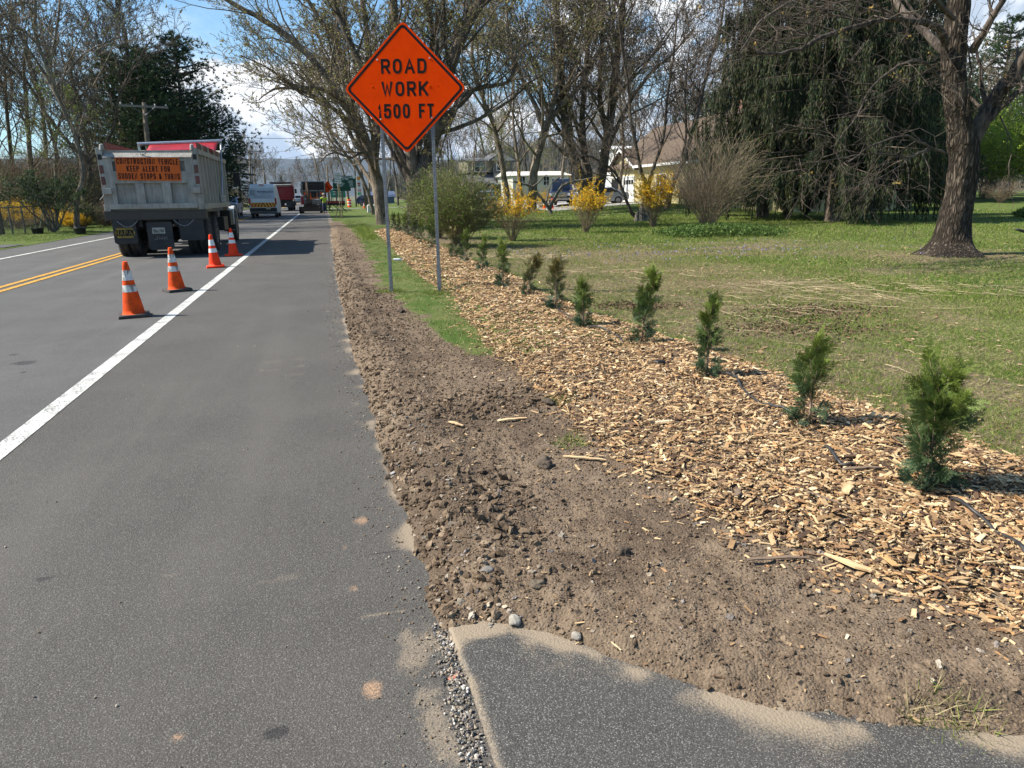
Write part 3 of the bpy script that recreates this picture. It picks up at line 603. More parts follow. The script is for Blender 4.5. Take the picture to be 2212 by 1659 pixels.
def nrm(v):
    l = sqrt(v[0]*v[0]+v[1]*v[1]+v[2]*v[2])+1e-9; return (v[0]/l, v[1]/l, v[2]/l)
def perp(t, rnd):
    a = (rnd.gauss(0, 1), rnd.gauss(0, 1), rnd.gauss(0, 1)); k = a[0]*t[0]+a[1]*t[1]+a[2]*t[2]
    return nrm((a[0]-k*t[0], a[1]-k*t[1], a[2]-k*t[2]))
DEC = dict(seg=(6, 6, 5, 4, 3), wig=(.10, .16, .20, .24, .3), trop=(.05, .10, .08, .06, .03), n=(9, 6, 5, 4, 0), t0=(.30, .22, .15, .15, 0), ang=(45, 40, 38, 38, 40),
           lr=(.55, .52, .50, .48, .4), rr=(.34, .42, .5, .55, .6), sides=(9, 6, 4, 3, 3), rmin=.006, max=4, tip=(.35, .28, .28, .35, .4))
class Tree:
    def __init__(s, seed, **kw):
        s.r = random.Random(seed); s.P = dict(DEC); s.P.update(kw); s.polys = []; s.ends = []
    def branch(s, p, d, L, r, lvl):
        P = s.P; k = P['seg'][lvl]; pts = [p]; rad = [r]; tip = P['tip'][lvl]; w_ = P['wig'][lvl]; g = P['trop'][lvl]; rn = s.r
        for i in range(k):
            d = nrm((d[0]+rn.gauss(0, w_), d[1]+rn.gauss(0, w_), d[2]+rn.gauss(0, w_)+g)); st = L/k
            p = (p[0]+d[0]*st, p[1]+d[1]*st, p[2]+d[2]*st); pts.append(p); rad.append(max(P['rmin'], r*(1-(1-tip)*(i+1)/k)))
        s.limb(pts, rad, lvl, L)
    def limb(s, pts, rad, lvl, L=None, n=None, t0=None, sides=None):
        P = s.P; s.polys.append((pts, rad, sides or P['sides'][lvl])); rn = s.r
        if L is None: L = sum(sqrt(sum((pts[i+1][j]-pts[i][j])**2 for j in range(3))) for i in range(len(pts)-1))
        if lvl >= P['max']: s.ends.append(pts); return
        if lvl == P['max']-1: s.ends.append(pts)
        n = P['n'][lvl] if n is None else n; t0 = P['t0'][lvl] if t0 is None else t0; k = len(pts)-1
        for q in range(n):
            t = t0+(1-t0)*((q+rn.random())/n); f = t*k; i = min(int(f), k-1); f -= i
            a, b = pts[i], pts[i+1]; p = tuple(a[j]+(b[j]-a[j])*f for j in range(3)); tg = nrm(tuple(b[j]-a[j] for j in range(3)))
            e = perp(tg, rn); an = radians(P['ang'][lvl]*rn.uniform(.6, 1.3)); ca, sa = cos(an), sin(an)
            d = nrm(tuple(tg[j]*ca+e[j]*sa for j in range(3)))
            if d[2] < -.25 and lvl < 2: d = nrm((d[0], d[1], abs(d[2])*.3))
            rr = (rad[i]+(rad[i+1]-rad[i])*f)*P['rr'][lvl]*rn.uniform(.75, 1.15)
            ll = L*P['lr'][lvl]*(1.25-.75*t)*rn.uniform(.7, 1.2)
            s.branch(p, d, ll, max(P['rmin'], rr), lvl+1)
    def endpts(s, per, rnd, spread=.0):
        E = []
        for pts in s.ends:
            for _ in range(per):
                k = len(pts)-1; f = rnd.random()**.7*k; i = min(int(f), k-1); f -= i
                E.append([pts[i][j]+(pts[i+1][j]-pts[i][j])*f for j in range(3)])
        E = np.array(E)
        return E+RNG.normal(size=E.shape)*spread if spread else E
def leafage(mb, E, size, cols, diamond=True, up=.3):
    n = len(E); d = RNG.normal(size=(n, 3)); d[:, 2] += up; d /= np.linalg.norm(d, axis=1)[:, None]
    sz = size*RNG.uniform(.6, 1.4, n); mb.blades(E, d, sz, sz*.65, np.array(cols)[RNG.integers(0, len(cols), n)]*RNG.uniform(.8, 1.2, (n, 1)), diamond=diamond)
BUD_OLIVE = [(.26, .27, .07), (.34, .33, .09), (.20, .18, .06), (.36, .27, .11)]
BUD_GREEN = [(.20, .27, .06), (.26, .32, .08), (.15, .21, .05)]
BUD_BROWN = [(.14, .09, .06), (.20, .13, .08), (.10, .07, .05)]
def plant(name, label, cat, loc, tr, wood, leaves=None, leafmat=None, group=None, wood_name='trunk', leaf_name='crown', rz=0, swell=None):
    t = thing(name, label, cat, loc, rz, group)
    w_ = MB(); w_.tubes(tr.polys if hasattr(tr, 'polys') else tr); w_.build(wood_name, wood, t, smooth=True)
    if leaves is not None and leaves.n: leaves.build(leaf_name, leafmat or M_leaf, t)
    return t
def rel(pts, o): return [(p[0]-o[0], p[1]-o[1], p[2]-o[2]) for p in pts]
def lerp_r(a, b, n): return [a+(b-a)*(i/(n-1)) for i in range(n)]
def smooth_path(pts, m=3, wob=0.0, rnd=random):
    # Catmull-Rom through the given joints
    P = [Vector(p) for p in pts]; P = [P[0]*2-P[1]]+P+[P[-1]*2-P[-2]]; out = []
    for i in range(1, len(P)-2):
        for k in range(m):
            t = k/m; a, b, c, d = P[i-1], P[i], P[i+1], P[i+2]
            q = .5*((2*b)+(c-a)*t+(2*a-5*b+4*c-d)*t*t+(3*b-a-3*c+d)*t**3)
            if wob and not (i == 1 and k == 0): q = q+Vector((rnd.gauss(0, wob), rnd.gauss(0, wob), rnd.gauss(0, wob)))
            out.append(q)
    out.append(P[-2]); return [tuple(q) for q in out]
def guided_tree(name, label, loc, limbs, seed, wood, buds=None, bud=.05, per=2, kids=None, cat='tree', group=None, **kw):
    # limbs: (list of world joints, r0, r1, child count, first child position)
    tr = Tree(seed, **kw); o = Vector(loc)
    for (J, r0, r1, n, t0) in limbs:
        pts = rel(smooth_path(J, 4, 0.02*min(1, r0*4), tr.r), o); k = len(pts); rad = [r0+(r1-r0)*(i/(k-1))**.8 for i in range(k)]
        rad = [q*.84 for q in rad]; tr.limb(pts, rad, 1 if r0 < .2 else 0, None, n, t0, sides=12 if r0 > .2 else 8)
    lv = MB()
    if buds: leafage(lv, tr.endpts(per, tr.r), bud, buds)
    return plant(name, label, cat, loc, tr, wood, lv, group=group)

# ---- the big maple on the lawn
def big_maple():
    Y = 13.4; base = G(2052, 552); o = base.copy()
    t = thing('maple_tree', 'old bare maple with a thick furrowed trunk forking low, standing on the lawn', 'tree', o)
    A = lambda x, y, dy=0: at(x, y, Y+dy)
    tr = Tree(5, n=(10, 6, 5, 4, 0), lr=(.45, .42, .5, .5, .5), rmin=.0038, trop=(.02, .03, .02, .0, -.02), wig=(.1, .18, .26, .34, .4), ang=(55, 50, 48, 45, 45))
    # trunk: fluted, flared, knotted surface of its own
    J = [(base.x, base.y, -.05), A(2056, 520), A(2062, 470), A(2072, 420), A(2082, 350), A(2078, 300), A(2066, 230), A(2060, 150), A(2066, 60), A(2080, -60), A(2090, -220), A(2100, -400)]
    J[0] = Vector(J[0]); path = smooth_path(J, 7); Rr = np.interp(np.linspace(0, 1, len(path)), [0, .05, .09, .18, .27, .36, .44, .5, .58, .72, .9, 1], [.76, .50, .41, .325, .285, .30, .31, .25, .24, .22, .18, .12])
    n = 72; V = []; F = []
    for i, (p, r) in enumerate(zip(path, Rr)):
        hgt = p[2]-o.z
        for j in range(n):
            a = j*2*pi/n; fl = math.exp(-hgt/.35)
            rr = r*(1+.13*fl*cos(5*a+.8)+.05*cos(3*a+hgt*1.1)+.09*(mnoise.noise(Vector((cos(a)*1.6, sin(a)*1.6, hgt*1.1+3)))))
            rr += .030*mnoise.noise(Vector((a*11+hgt*1.6, hgt*1.5, 2)))+.014*mnoise.noise(Vector((a*26, hgt*3.0, 5)))
            V.append((p[0]-o.x+cos(a)*rr, p[1]-o.y+sin(a)*rr, p[2]-o.z))
    for i in range(len(path)-1):
        for j in range(n): F.append((i*n+j, i*n+(j+1) % n, (i+1)*n+(j+1) % n, (i+1)*n+j))
    m = MB(); m.add(V, F); m.build('trunk', M_bark_big, t, smooth=True)
    def L(J, r0, r1, n_, t0=.2, lvl=1):
        pts = rel(smooth_path(J, 4, .012, tr.r), o); k = len(pts); tr.limb(pts, [r0+(r1-r0)*(i/(k-1))**.7 for i in range(k)], lvl, None, n_, t0, sides=10)
    L([A(2098, 305), A(2122, 262, -.1), A(2150, 215, -.2), A(2190, 160, -.4), A(2240, 90, -.6), A(2330, -60, -.9)], .19, .13, 8, .2, 0)
    L([A(2125, 275, -.2), A(2160, 235, -.4), A(2210, 190, -.6), A(2270, 150, -.8)], .07, .04, 7)
    L([A(2042, 95, -.1), A(2019, 55, -.3), A(1960, 45, -.5), A(1911, 42, -.7), A(1856, 55, -.9), A(1786, 76, -1.1), A(1727, 107, -1.3), A(1648, 114, -1.5), A(1600, 92, -1.6)], .085, .022, 22, .1)
    L([A(2042, 332, -.3), A(1995, 312, -.5), A(1946, 295, -.7), A(1880, 318, -1.0), A(1830, 352, -1.2)], .030, .012, 14, .1, 2)
    L([A(2008, 322, -.5), A(1960, 338, -.7), A(1891, 332, -.9), A(1807, 342, -1.1), A(1745, 354, -1.2), A(1686, 345, -1.4)], .024, .008, 20, .05, 2)
    L([A(1975, 335, -.6), A(1925, 372, -.9), A(1870, 395, -1.1), A(1800, 420, -1.3)], .018, .007, 12, .1, 2)
    L([A(2040, 180, -.3), A(1985, 130, -.9), A(1900, 170, -1.6), A(1850, 250, -2.0), A(1815, 300, -2.2)], .035, .01, 11, .15)
    L([A(2060, 40, -.3), A(1990, -30, -1.0), A(1900, -60, -1.8), A(1780, -20, -2.6), A(1660, 30, -3.2), A(1600, 110, -3.5)], .05, .012, 16, .15)
    L([A(2100, 110, -.2), A(2130, 60, -.6), A(2180, -20, -1.0), A(2230, -120, -1.4)], .09, .04, 10)
    L([A(2090, 250, -.4), A(2096, 170, -.8), A(2090, 100, -1.0), A(2060, 40, -1.1)], .028, .012, 12, .1, 2)
    L([A(2160, 250, -.3), A(2185, 320, -.5), A(2178, 380, -.6), A(2190, 440, -.6)], .015, .005, 8, .1, 3)
    L([A(2050, 120, .4), A(1950, 20, 1.6), A(1850, -100, 3.0), A(1750, -250, 4)], .10, .04, 10, .2, 0)
    w_ = MB(); w_.tubes(tr.polys); w_.build('branches', bark('maple_limb_bark', (.035, .028, .023), (.12, .095, .077), vert=3, hor=18), t, smooth=True)
    lv = MB(); E = tr.endpts(1, tr.r); E = E[RNG.random(len(E)) < .02]; leafage(lv, np.repeat(E, 6, 0)+RNG.normal(size=(len(E)*6, 3))*.03, .05, [(.45, .28, .07), (.4, .3, .1)]); lv.build('leaves', M_leaf, t)
big_maple()

# ---- the roadside trees, each grown on its own limbs
def vt(px, py, Y, dy=0): return at(px, py, Y+dy)
def roadside():
    A = lambda x, y, d=0: at(x, y, 39+d)
    b = A(827, 478); b.z = 0
    guided_tree('maple_tree', 'broad budding maple leaning out over the road, its foot left of the left sign post', b, [
        ([b, A(822, 440), A(812, 380), A(800, 330), A(778, 280), A(745, 222), A(700, 160), A(640, 95), A(570, 45), A(490, 0), A(400, -60)], .44, .10, 26, .12),
        ([A(800, 330), A(770, 250, 1), A(748, 180, 1.5), A(735, 110, 2), A(690, 40, 2), A(640, -40, 2)], .30, .10, 20, .12),
        ([A(778, 280), A(720, 235, -1.5), A(660, 200, -3), A(600, 190, -4), A(560, 215, -5)], .16, .03, 16, .2),
        ([A(745, 222), A(690, 190, -2), A(640, 190, -3), A(585, 150, -4), A(520, 120, -5)], .12, .03, 14, .2),
        ([A(812, 380), A(790, 330, -2), A(760, 340, -4), A(720, 330, -6), A(690, 350, -7)], .12, .03, 14, .2),
        ([A(806, 350), A(815, 250, 1), A(800, 150, 1), A(790, 40, 1), A(770, -80, 1)], .34, .14, 18, .1),
    ], 21, M_bark, BUD_OLIVE, .075, 2, rmin=.008, n=(8, 5, 5, 4, 0), lr=(.42, .5, .5, .5, .4))
    A = lambda x, y, d=0: at(x, y, 33+d); b = A(893, 492); b.z = 0
    guided_tree('maple_tree', 'many stemmed budding maple rising behind the orange road work sign', b, [
        ([b, A(893, 420), A(890, 360), A(884, 300), A(872, 220), A(862, 120), A(850, 0), A(840, -140)], .40, .16, 18, .15),
        ([A(890, 400), A(868, 340, .5), A(842, 280, 1), A(815, 210, 1), A(772, 130, 1), A(735, 40, 1), A(700, -60, 1)], .30, .11, 20, .12),
        ([A(895, 400), A(925, 340), A(942, 270), A(958, 200), A(978, 130), A(1005, 60), A(1045, -10), A(1090, -120)], .44, .22, 20, .12),
        ([A(940, 290), A(975, 250, -.5), A(1000, 205, -.7), A(1045, 188, -1), A(1095, 178, -1.2), A(1112, 140, -1.3), A(1118, 110, -1.4), A(1160, 85, -1.6)], .17, .05, 18, .2),
        ([A(1000, 205, -.7), A(985, 240, -1), A(960, 300, -1.4), A(945, 350, -1.6)], .09, .04, 8, .2),
        ([A(958, 200), A(945, 120, .5), A(930, 40, .5), A(900, -60, .5)], .22, .10, 16, .1),
        ([A(905, 430), A(900, 330, 1.5), A(905, 230, 2), A(925, 130, 2.5), A(950, 30, 3)], .26, .10, 16, .12),
    ], 22, M_bark_dark, BUD_OLIVE, .07, 2, rmin=.008, n=(8, 5, 5, 4, 0), lr=(.42, .5, .5, .5, .4))
    A = lambda x, y, d=0: at(x, y, 62+d); b = A(806, 463); b.z = 0
    guided_tree('ash_tree', 'crooked slim budding tree behind the white and green road signs', b, [
        ([b, A(796, 420), A(775, 370), A(748, 335), A(722, 300), A(712, 280), A(702, 235), A(698, 190), A(720, 120)], .20, .07, 20, .35)], 23, M_bark, BUD_OLIVE, .11, 3, rmin=.014)
    A = lambda x, y, d=0: at(x, y, 52+d); b = A(1098, 452); b.z = .3
    guided_tree('ash_tree', 'slender grey tree leaning left beside the two storey house', b, [
        ([b, A(1092, 400), A(1080, 330), A(1060, 255), A(1040, 205), A(1025, 160), A(1020, 100), A(1035, 20), A(1040, -60)], .30, .09, 26, .25),
        ([A(1060, 255), A(1022, 200), A(1005, 170), A(985, 150)], .12, .05, 10, .2), ([A(1070, 290), A(1100, 240, 1), A(1110, 170, 1), A(1130, 60, 1)], .14, .05, 14, .2)], 24, M_bark, BUD_OLIVE, .085, 3, rmin=.013)
    A = lambda x, y, d=0: at(x, y, 47+d); b = A(1150, 458); b.z = .35
    guided_tree('maple_tree', 'dark forked budding tree behind the crooked apple tree', b, [
        ([b, A(1150, 400), A(1160, 340), A(1182, 270), A(1190, 235), A(1200, 200), A(1205, 130), A(1200, 40), A(1190, -60)], .42, .12, 22, .25),
        ([A(1184, 262), A(1215, 225), A(1245, 195), A(1270, 160), A(1300, 90), A(1330, 0)], .24, .08, 16, .2),
        ([A(1178, 275), A(1150, 215, 1), A(1125, 160, 1), A(1100, 80, 1), A(1090, -20, 1)], .22, .07, 18, .2),
        ([A(1128, 440), A(1122, 380), A(1115, 320), A(1108, 260), A(1110, 180)], .18, .07, 12, .3)], 25, M_bark, BUD_OLIVE+[(.2, .25, .06)], .085, 3, rmin=.012)
    A = lambda x, y, d=0: at(x, y, 50+d); b = A(1262, 460); b.z = .5
    guided_tree('maple_tree', 'massive multi trunk tree between the driveway cars and the yellow house', b, [
        ([b, A(1258, 400), A(1240, 340), A(1222, 270), A(1215, 200), A(1210, 100), A(1200, 0), A(1190, -90)], .52, .18, 20, .25),
        ([A(1275, 455), A(1272, 390, .5), A(1262, 320, .5), A(1258, 240, .5), A(1268, 120, .5), A(1275, 0, .5)], .42, .15, 18, .3),
        ([A(1290, 455), A(1300, 380), A(1312, 300), A(1325, 200), A(1335, 100), A(1345, 0), A(1350, -90)], .50, .20, 20, .3),
        ([A(1312, 300), A(1295, 200, 1), A(1300, 100, 1), A(1305, 0, 1)], .26, .14, 14, .2),
        ([A(1310, 330), A(1350, 240), A(1400, 165), A(1450, 120), A(1500, 60)], .20, .07, 14, .2)], 26, M_bark_dark, BUD_BROWN+BUD_OLIVE, .07, 2, rmin=.011)
    A = lambda x, y, d=0: at(x, y, 36+d); b = A(1372, 480); b.z = .25
    guided_tree('apple_tree', 'black slender bare tree arching left from the split stump', b, [
        ([b, A(1362, 455), A(1345, 410), A(1330, 375), A(1300, 350), A(1260, 330), A(1235, 300)], .14, .03, 18, .25),
        ([A(1338, 395), A(1320, 370), A(1330, 330), A(1345, 290), A(1340, 230)], .07, .02, 12, .2)], 27, M_bark_dark, None, rmin=.009)
    A = lambda x, y, d=0: at(x, y, 42+d); b = A(1398, 462); b.z = .45
    guided_tree('walnut_tree', 'dark bare tree with two upright stems in front of the yellow garage', b, [
        ([b, A(1398, 410), A(1385, 370), A(1375, 320), A(1362, 250), A(1355, 170), A(1340, 80), A(1335, -20)], .20, .06, 20, .3),
        ([A(1398, 410), A(1412, 360), A(1432, 300), A(1440, 220), A(1455, 120), A(1462, 20)], .17, .06, 18, .25)], 28, M_bark_dark, BUD_BROWN, .05, 1, rmin=.009)
    A = lambda x, y, d=0: at(x, y, 41+d); b = A(1440, 468); b.z = .45
    guided_tree('walnut_tree', 'dark bare tree leaning right against the brown roof', b, [
        ([b, A(1452, 400), A(1478, 340), A(1500, 270), A(1515, 210), A(1535, 130), A(1560, 40), A(1570, -60)], .24, .07, 22, .3),
        ([A(1462, 380), A(1490, 335), A(1530, 300), A(1600, 275), A(1660, 268)], .10, .03, 14, .2), ([A(1470, 360), A(1482, 290, .5), A(1480, 200, .5), A(1490, 100, .5)], .13, .04, 14, .2)], 29, M_bark_dark, BUD_BROWN, .05, 1, rmin=.010)
    A = lambda x, y, d=0: at(x, y, 44+d); b = A(1190, 463); b.z = .25
    guided_tree('apple_tree', 'low crooked old apple tree with heavy bare limbs and few twigs', b, [
        ([b, A(1186, 450), A(1170, 430), A(1150, 405), A(1125, 396), A(1110, 392)], .16, .07, 7, .3), ([A(1188, 450), A(1200, 425), A(1215, 402), A(1240, 392), A(1275, 385)], .15, .05, 9, .3),
        ([A(1180, 440), A(1185, 415), A(1192, 395), A(1215, 378)], .07, .03, 5, .3), ([A(1150, 405), A(1165, 392), A(1180, 378)], .08, .04, 4, .3)], 30, M_bark_pale, None, max=3, rmin=.008, lr=(.3, .3, .3, .3, .3))
    m = MB(); s_ = G(1386, 478)
    t = thing('tree_stump', 'grey split stump at the foot of the black slender tree', 'stump', s_)
    for k, (dx, dy, h, r) in enumerate([(0, 0, .75, .17), (.28, -.05, .6, .15), (-.22, .08, .5, .13), (.1, .2, .9, .12)]): m.tube([(dx*1.1, dy, -.05), (dx, dy, h*.5), (dx*.8, dy, h)], [r*1.3, r, r*.75], 9)
    m.build('wood', M_bark_pale, t)
    # left side of the road
    A = lambda x, y, d=0: at(x, y, 40+d); b = A(165, 490); b.z = 0
    guided_tree('maple_tree', 'tall pale green budding tree leaning over the fence left of the road', b, [
        ([b, A(165, 430), A(180, 380), A(168, 310), A(135, 230), A(100, 140), A(78, 80), A(75, 0), A(60, -80)], .17, .07, 14, .35),
        ([A(135, 230), A(90, 150, 1), A(50, 90, 1), A(10, 30, 1), A(-40, -20, 1)], .10, .04, 10, .2),
        ([A(118, 190), A(150, 150, 1), A(190, 110, 1), A(235, 90, 1), A(300, 60, 1)], .07, .02, 10, .3), ([A(105, 150), A(120, 80), A(130, 0), A(135, -80)], .09, .04, 10, .25)], 31, M_bark, BUD_GREEN, .07, 2, rmin=.007, n=(8, 5, 4, 3, 0))
    A = lambda x, y, d=0: at(x, y, 52+d); b = A(150, 480); b.z = 0
    guided_tree('maple_tree', 'dark leaning bare tree half hidden in the roadside thicket', b, [
        ([b, A(190, 420), A(190, 350), A(160, 320), A(110, 260), A(60, 180), A(0, 110), A(-60, 60)], .22, .06, 14, .3), ([A(190, 350), A(240, 290), A(260, 200), A(300, 130), A(330, 80)], .12, .04, 11, .3)], 32, M_bark_dark, BUD_BROWN, .06, 1, rmin=.011)
    A = lambda x, y, d=0: at(x, y, 60+d); b = A(280, 470); b.z = 0
    guided_tree('maple_tree', 'bare grey tree with fine reddish twigs behind the pines', b, [
        ([b, A(270, 380), A(262, 280), A(270, 180), A(275, 110), A(270, 60)], .34, .08, 24, .3), ([A(262, 260), A(230, 180), A(215, 110), A(205, 60)], .2, .06, 18, .2)], 33, M_bark_pale, BUD_BROWN, .05, 1, rmin=.013)
roadside()

# ---- conifers
def curtain_spruce(seed, H, R0, n_whorl, cols, dens=1.0, drop=(.35, .9), z0=.06, lw=.05, hang=1.0):
    rn = random.Random(seed); polys = [([(0, 0, -.1), (0, 0, H*.5), (.1, 0, H)], [H*.021, H*.012, .02], 9)]; c = []; d = []; L = []; W = []
    for k in range(n_whorl):
        t = z0+(1-z0)*(k/n_whorl)**1.05; z = H*t; R = R0*(1-t)**.72*rn.uniform(.75, 1.12)+.25
        for q in range(rn.randint(4, 6)):
            a = rn.random()*2*pi; pts = []; n = 7
            for i in range(n):
                u = i/(n-1); r = R*u; zz = z+R*(.10*u-.30*u*u+.14*u**3); pts.append((cos(a)*r, sin(a)*r, zz)); 
            polys.append((pts, lerp_r(.02+.003*H*(1-t), .006, n), 4))
            for i in range(int(R*(2.6 if hang > .5 else 7)*dens)):
                u = .15+.85*rn.random(); f = u*(n-1); j = min(int(f), n-2); f -= j; p0 = [pts[j][m]+(pts[j+1][m]-pts[j][m])*f for m in range(3)]; S0 = rn.uniform(*drop)
                for _st in range(5 if hang > .5 else 1):
                    sd = rn.gauss(0, .13*R*(1-u*.6) if hang <= .5 else .10); p = [p0[0]-sin(a)*sd+rn.gauss(0, .05), p0[1]+cos(a)*sd+rn.gauss(0, .05), p0[2]-abs(sd)*.1]; S_ = S0*rn.uniform(.6, 1.1); kk = max(2, int(S_/.15*hang)+2)
                    for v in range(kk):
                        w_ = v/kk; q_ = [p[0]+rn.gauss(0, .02)+cos(a)*.05*w_, p[1]+rn.gauss(0, .02)+sin(a)*.05*w_, p[2]-S_*hang*w_]
                        c.append(q_); out = .9*(1-hang)+.10; d.append(nrm((cos(a)*out+rn.gauss(0, .24), sin(a)*out+rn.gauss(0, .24), -.25-.75*hang+rn.gauss(0, .15)))); L.append(rn.uniform(.20, .42)); W.append(lw*rn.uniform(.5, 1.4))
    m = MB(); n = len(c); m.blades(np.array(c), np.array(d), np.array(L), np.array(W), np.array(cols)[RNG.integers(0, len(cols), n)]*RNG.uniform(.7, 1.25, (n, 1)), diamond=True)
    return polys, m
def pine(seed, H, R0, cols, dens=1.0, z0=.18):
    rn = random.Random(seed); polys = [([(0, 0, -.1), (0, .1, H*.5), (.1, 0, H)], [H*.022, H*.014, .03], 9)]; c = []; d = []; L = []
    k = 0; z = H*z0
    while z < H*.98:
        t = z/H; R = R0*min(1, .55+1.1*t)*(1-t**2.2)**.8+.4
        for q in range(rn.randint(3, 5)):
            a = rn.random()*2*pi; Rq = R*rn.uniform(.6, 1.15); pts = [(cos(a)*Rq*u, sin(a)*Rq*u, z+Rq*(.18*u+.12*u*u)+rn.gauss(0, .04)) for u in (0, .25, .5, .75, 1)]
            polys.append((pts, lerp_r(.03+.004*H, .012, 5), 4))
            for i in range(int(Rq*9*dens)):
                u = .25+.75*rn.random()**.7; f = u*4; j = min(int(f), 3); f -= j; p = [pts[j][m]+(pts[j+1][m]-pts[j][m])*f for m in range(3)]; s_ = .16*Rq
                p = [p[0]+rn.gauss(0, s_), p[1]+rn.gauss(0, s_), p[2]+rn.gauss(0, s_*.45)]
                for _ in range(11):
                    c.append(p); e = nrm((cos(a)*.5+rn.gauss(0, .6), sin(a)*.5+rn.gauss(0, .6), .45+rn.gauss(0, .5))); d.append(e); L.append(rn.uniform(.16, .34))
        z += rn.uniform(.35, .6)*H/16
    m = MB(); n = len(c); m.blades(np.array(c), np.array(d), np.array(L), .055, np.array(cols)[RNG.integers(0, len(cols), n)]*RNG.uniform(.7, 1.3, (n, 1)))
    return polys, m
PINE_C = [(.045, .085, .032), (.065, .11, .038), (.09, .13, .042), (.035, .07, .032)]
SPR_C = [(.022, .036, .013), (.036, .050, .016), (.06, .068, .02), (.016, .026, .011), (.05, .042, .02)]
p_, m_ = pine(1, 15, 4.6, PINE_C, 1.5, .06); pineA = plant('pine_tree', 'tall dark green pine, the highest of the pines behind the dump truck', 'tree', at(345, 450, 62).xy.to_3d(), p_, M_bark_dark, m_, M_needle, group='pines behind the dump truck')
def floor_at(px, Y): p = at(px, 440, Y); return (p.x, p.y, float(rise(p.x, p.y)))
pineA.location = floor_at(322, 58); pineA.scale = (.9, .9, .80)
p_, m_ = pine(2, 13, 4.6, PINE_C[:1]+PINE_C[3:]+[(.03, .055, .025)], 1.6, .05); pineB = plant('pine_tree', 'dark rounded pine at the right end of the pines behind the dump truck', 'tree', floor_at(418, 60), p_, M_bark_dark, m_, M_needle, group='pines behind the dump truck')
copy_tree(pineA, floor_at(282, 62), 2.0, .80, 'shorter yellow green pine at the left end of the pines behind the truck')
copy_tree(pineB, floor_at(372, 66), 1.2, .98, 'dark pine between the tallest and the rightmost pine behind the truck')
copy_tree(pineA, floor_at(446, 74), 4.0, .74, 'low pine touching the sky at the right edge of the pine group')
copy_tree(pineB, floor_at(330, 75), 3.3, .88, 'pine standing deepest behind the leaning utility pole')
p_, m_ = curtain_spruce(3, 11.5, 2.7, 34, [(.035, .045, .03), (.055, .062, .045), (.08, .08, .065)], 2.4, (.15, .4), .04, .07, .35)
spr = plant('spruce_tree', 'grey green pointed spruce beside the road beyond the pines', 'tree', floor_at(521, 108), p_, M_bark_dark, m_, M_needle)
copy_tree(spr, floor_at(505, 128), 2.0, .72, 'smaller grey green spruce just behind the pointed one'); copy_tree(spr, floor_at(611, 230), 1, .7, 'distant small dark evergreen left of the far road')
p_, m_ = curtain_spruce(4, 22, 6.8, 50, SPR_C, 1.7, (.7, 2.4), .10, .05, 1.0)
sp1 = plant('weeping_spruce', 'huge dark weeping spruce with hanging curtains of needles, right one of the pair', 'tree', floor_at(1800, 29.5), p_, M_bark_dark, m_, M_needle, group='weeping spruces on the lawn'); sp1.scale = (.82,)*3
p_, m_ = curtain_spruce(6, 20, 5.8, 44, SPR_C, 1.7, (.7, 2.2), .12, .05, 1.0)
sp2 = plant('weeping_spruce', 'tall dark weeping spruce left of the pair, above the brown shrub', 'tree', floor_at(1648, 34.5), p_, M_bark_dark, m_, M_needle, group='weeping spruces on the lawn'); sp2.scale = (.82,)*3
copy_tree(sp1, floor_at(1905, 50), 2.2, 1.02, 'weeping spruce behind the bird feeder', None)
for (px, Y, sc, lb) in ((1990, 60, 1.1, 'tall pine with dark trunk just left of the old maple trunk'), (1940, 48, .8, 'shorter pine with spreading boughs above the bird feeder'), (2130, 68, 1.25, 'high pine seen through the fork of the old maple'), (2260, 60, 1.2, 'pine behind the bright green hedge at the edge of the lawn'), (1600, 80, 1.2, 'distant dark pine behind the brown roof'), (1500, 95, 1.1, 'distant pine between the bare trees above the garage')):
    copy_tree(pineA if sc > 1.15 else pineB, floor_at(px, Y), px*.01, sc, lb, 'tall pines beyond the lawn')

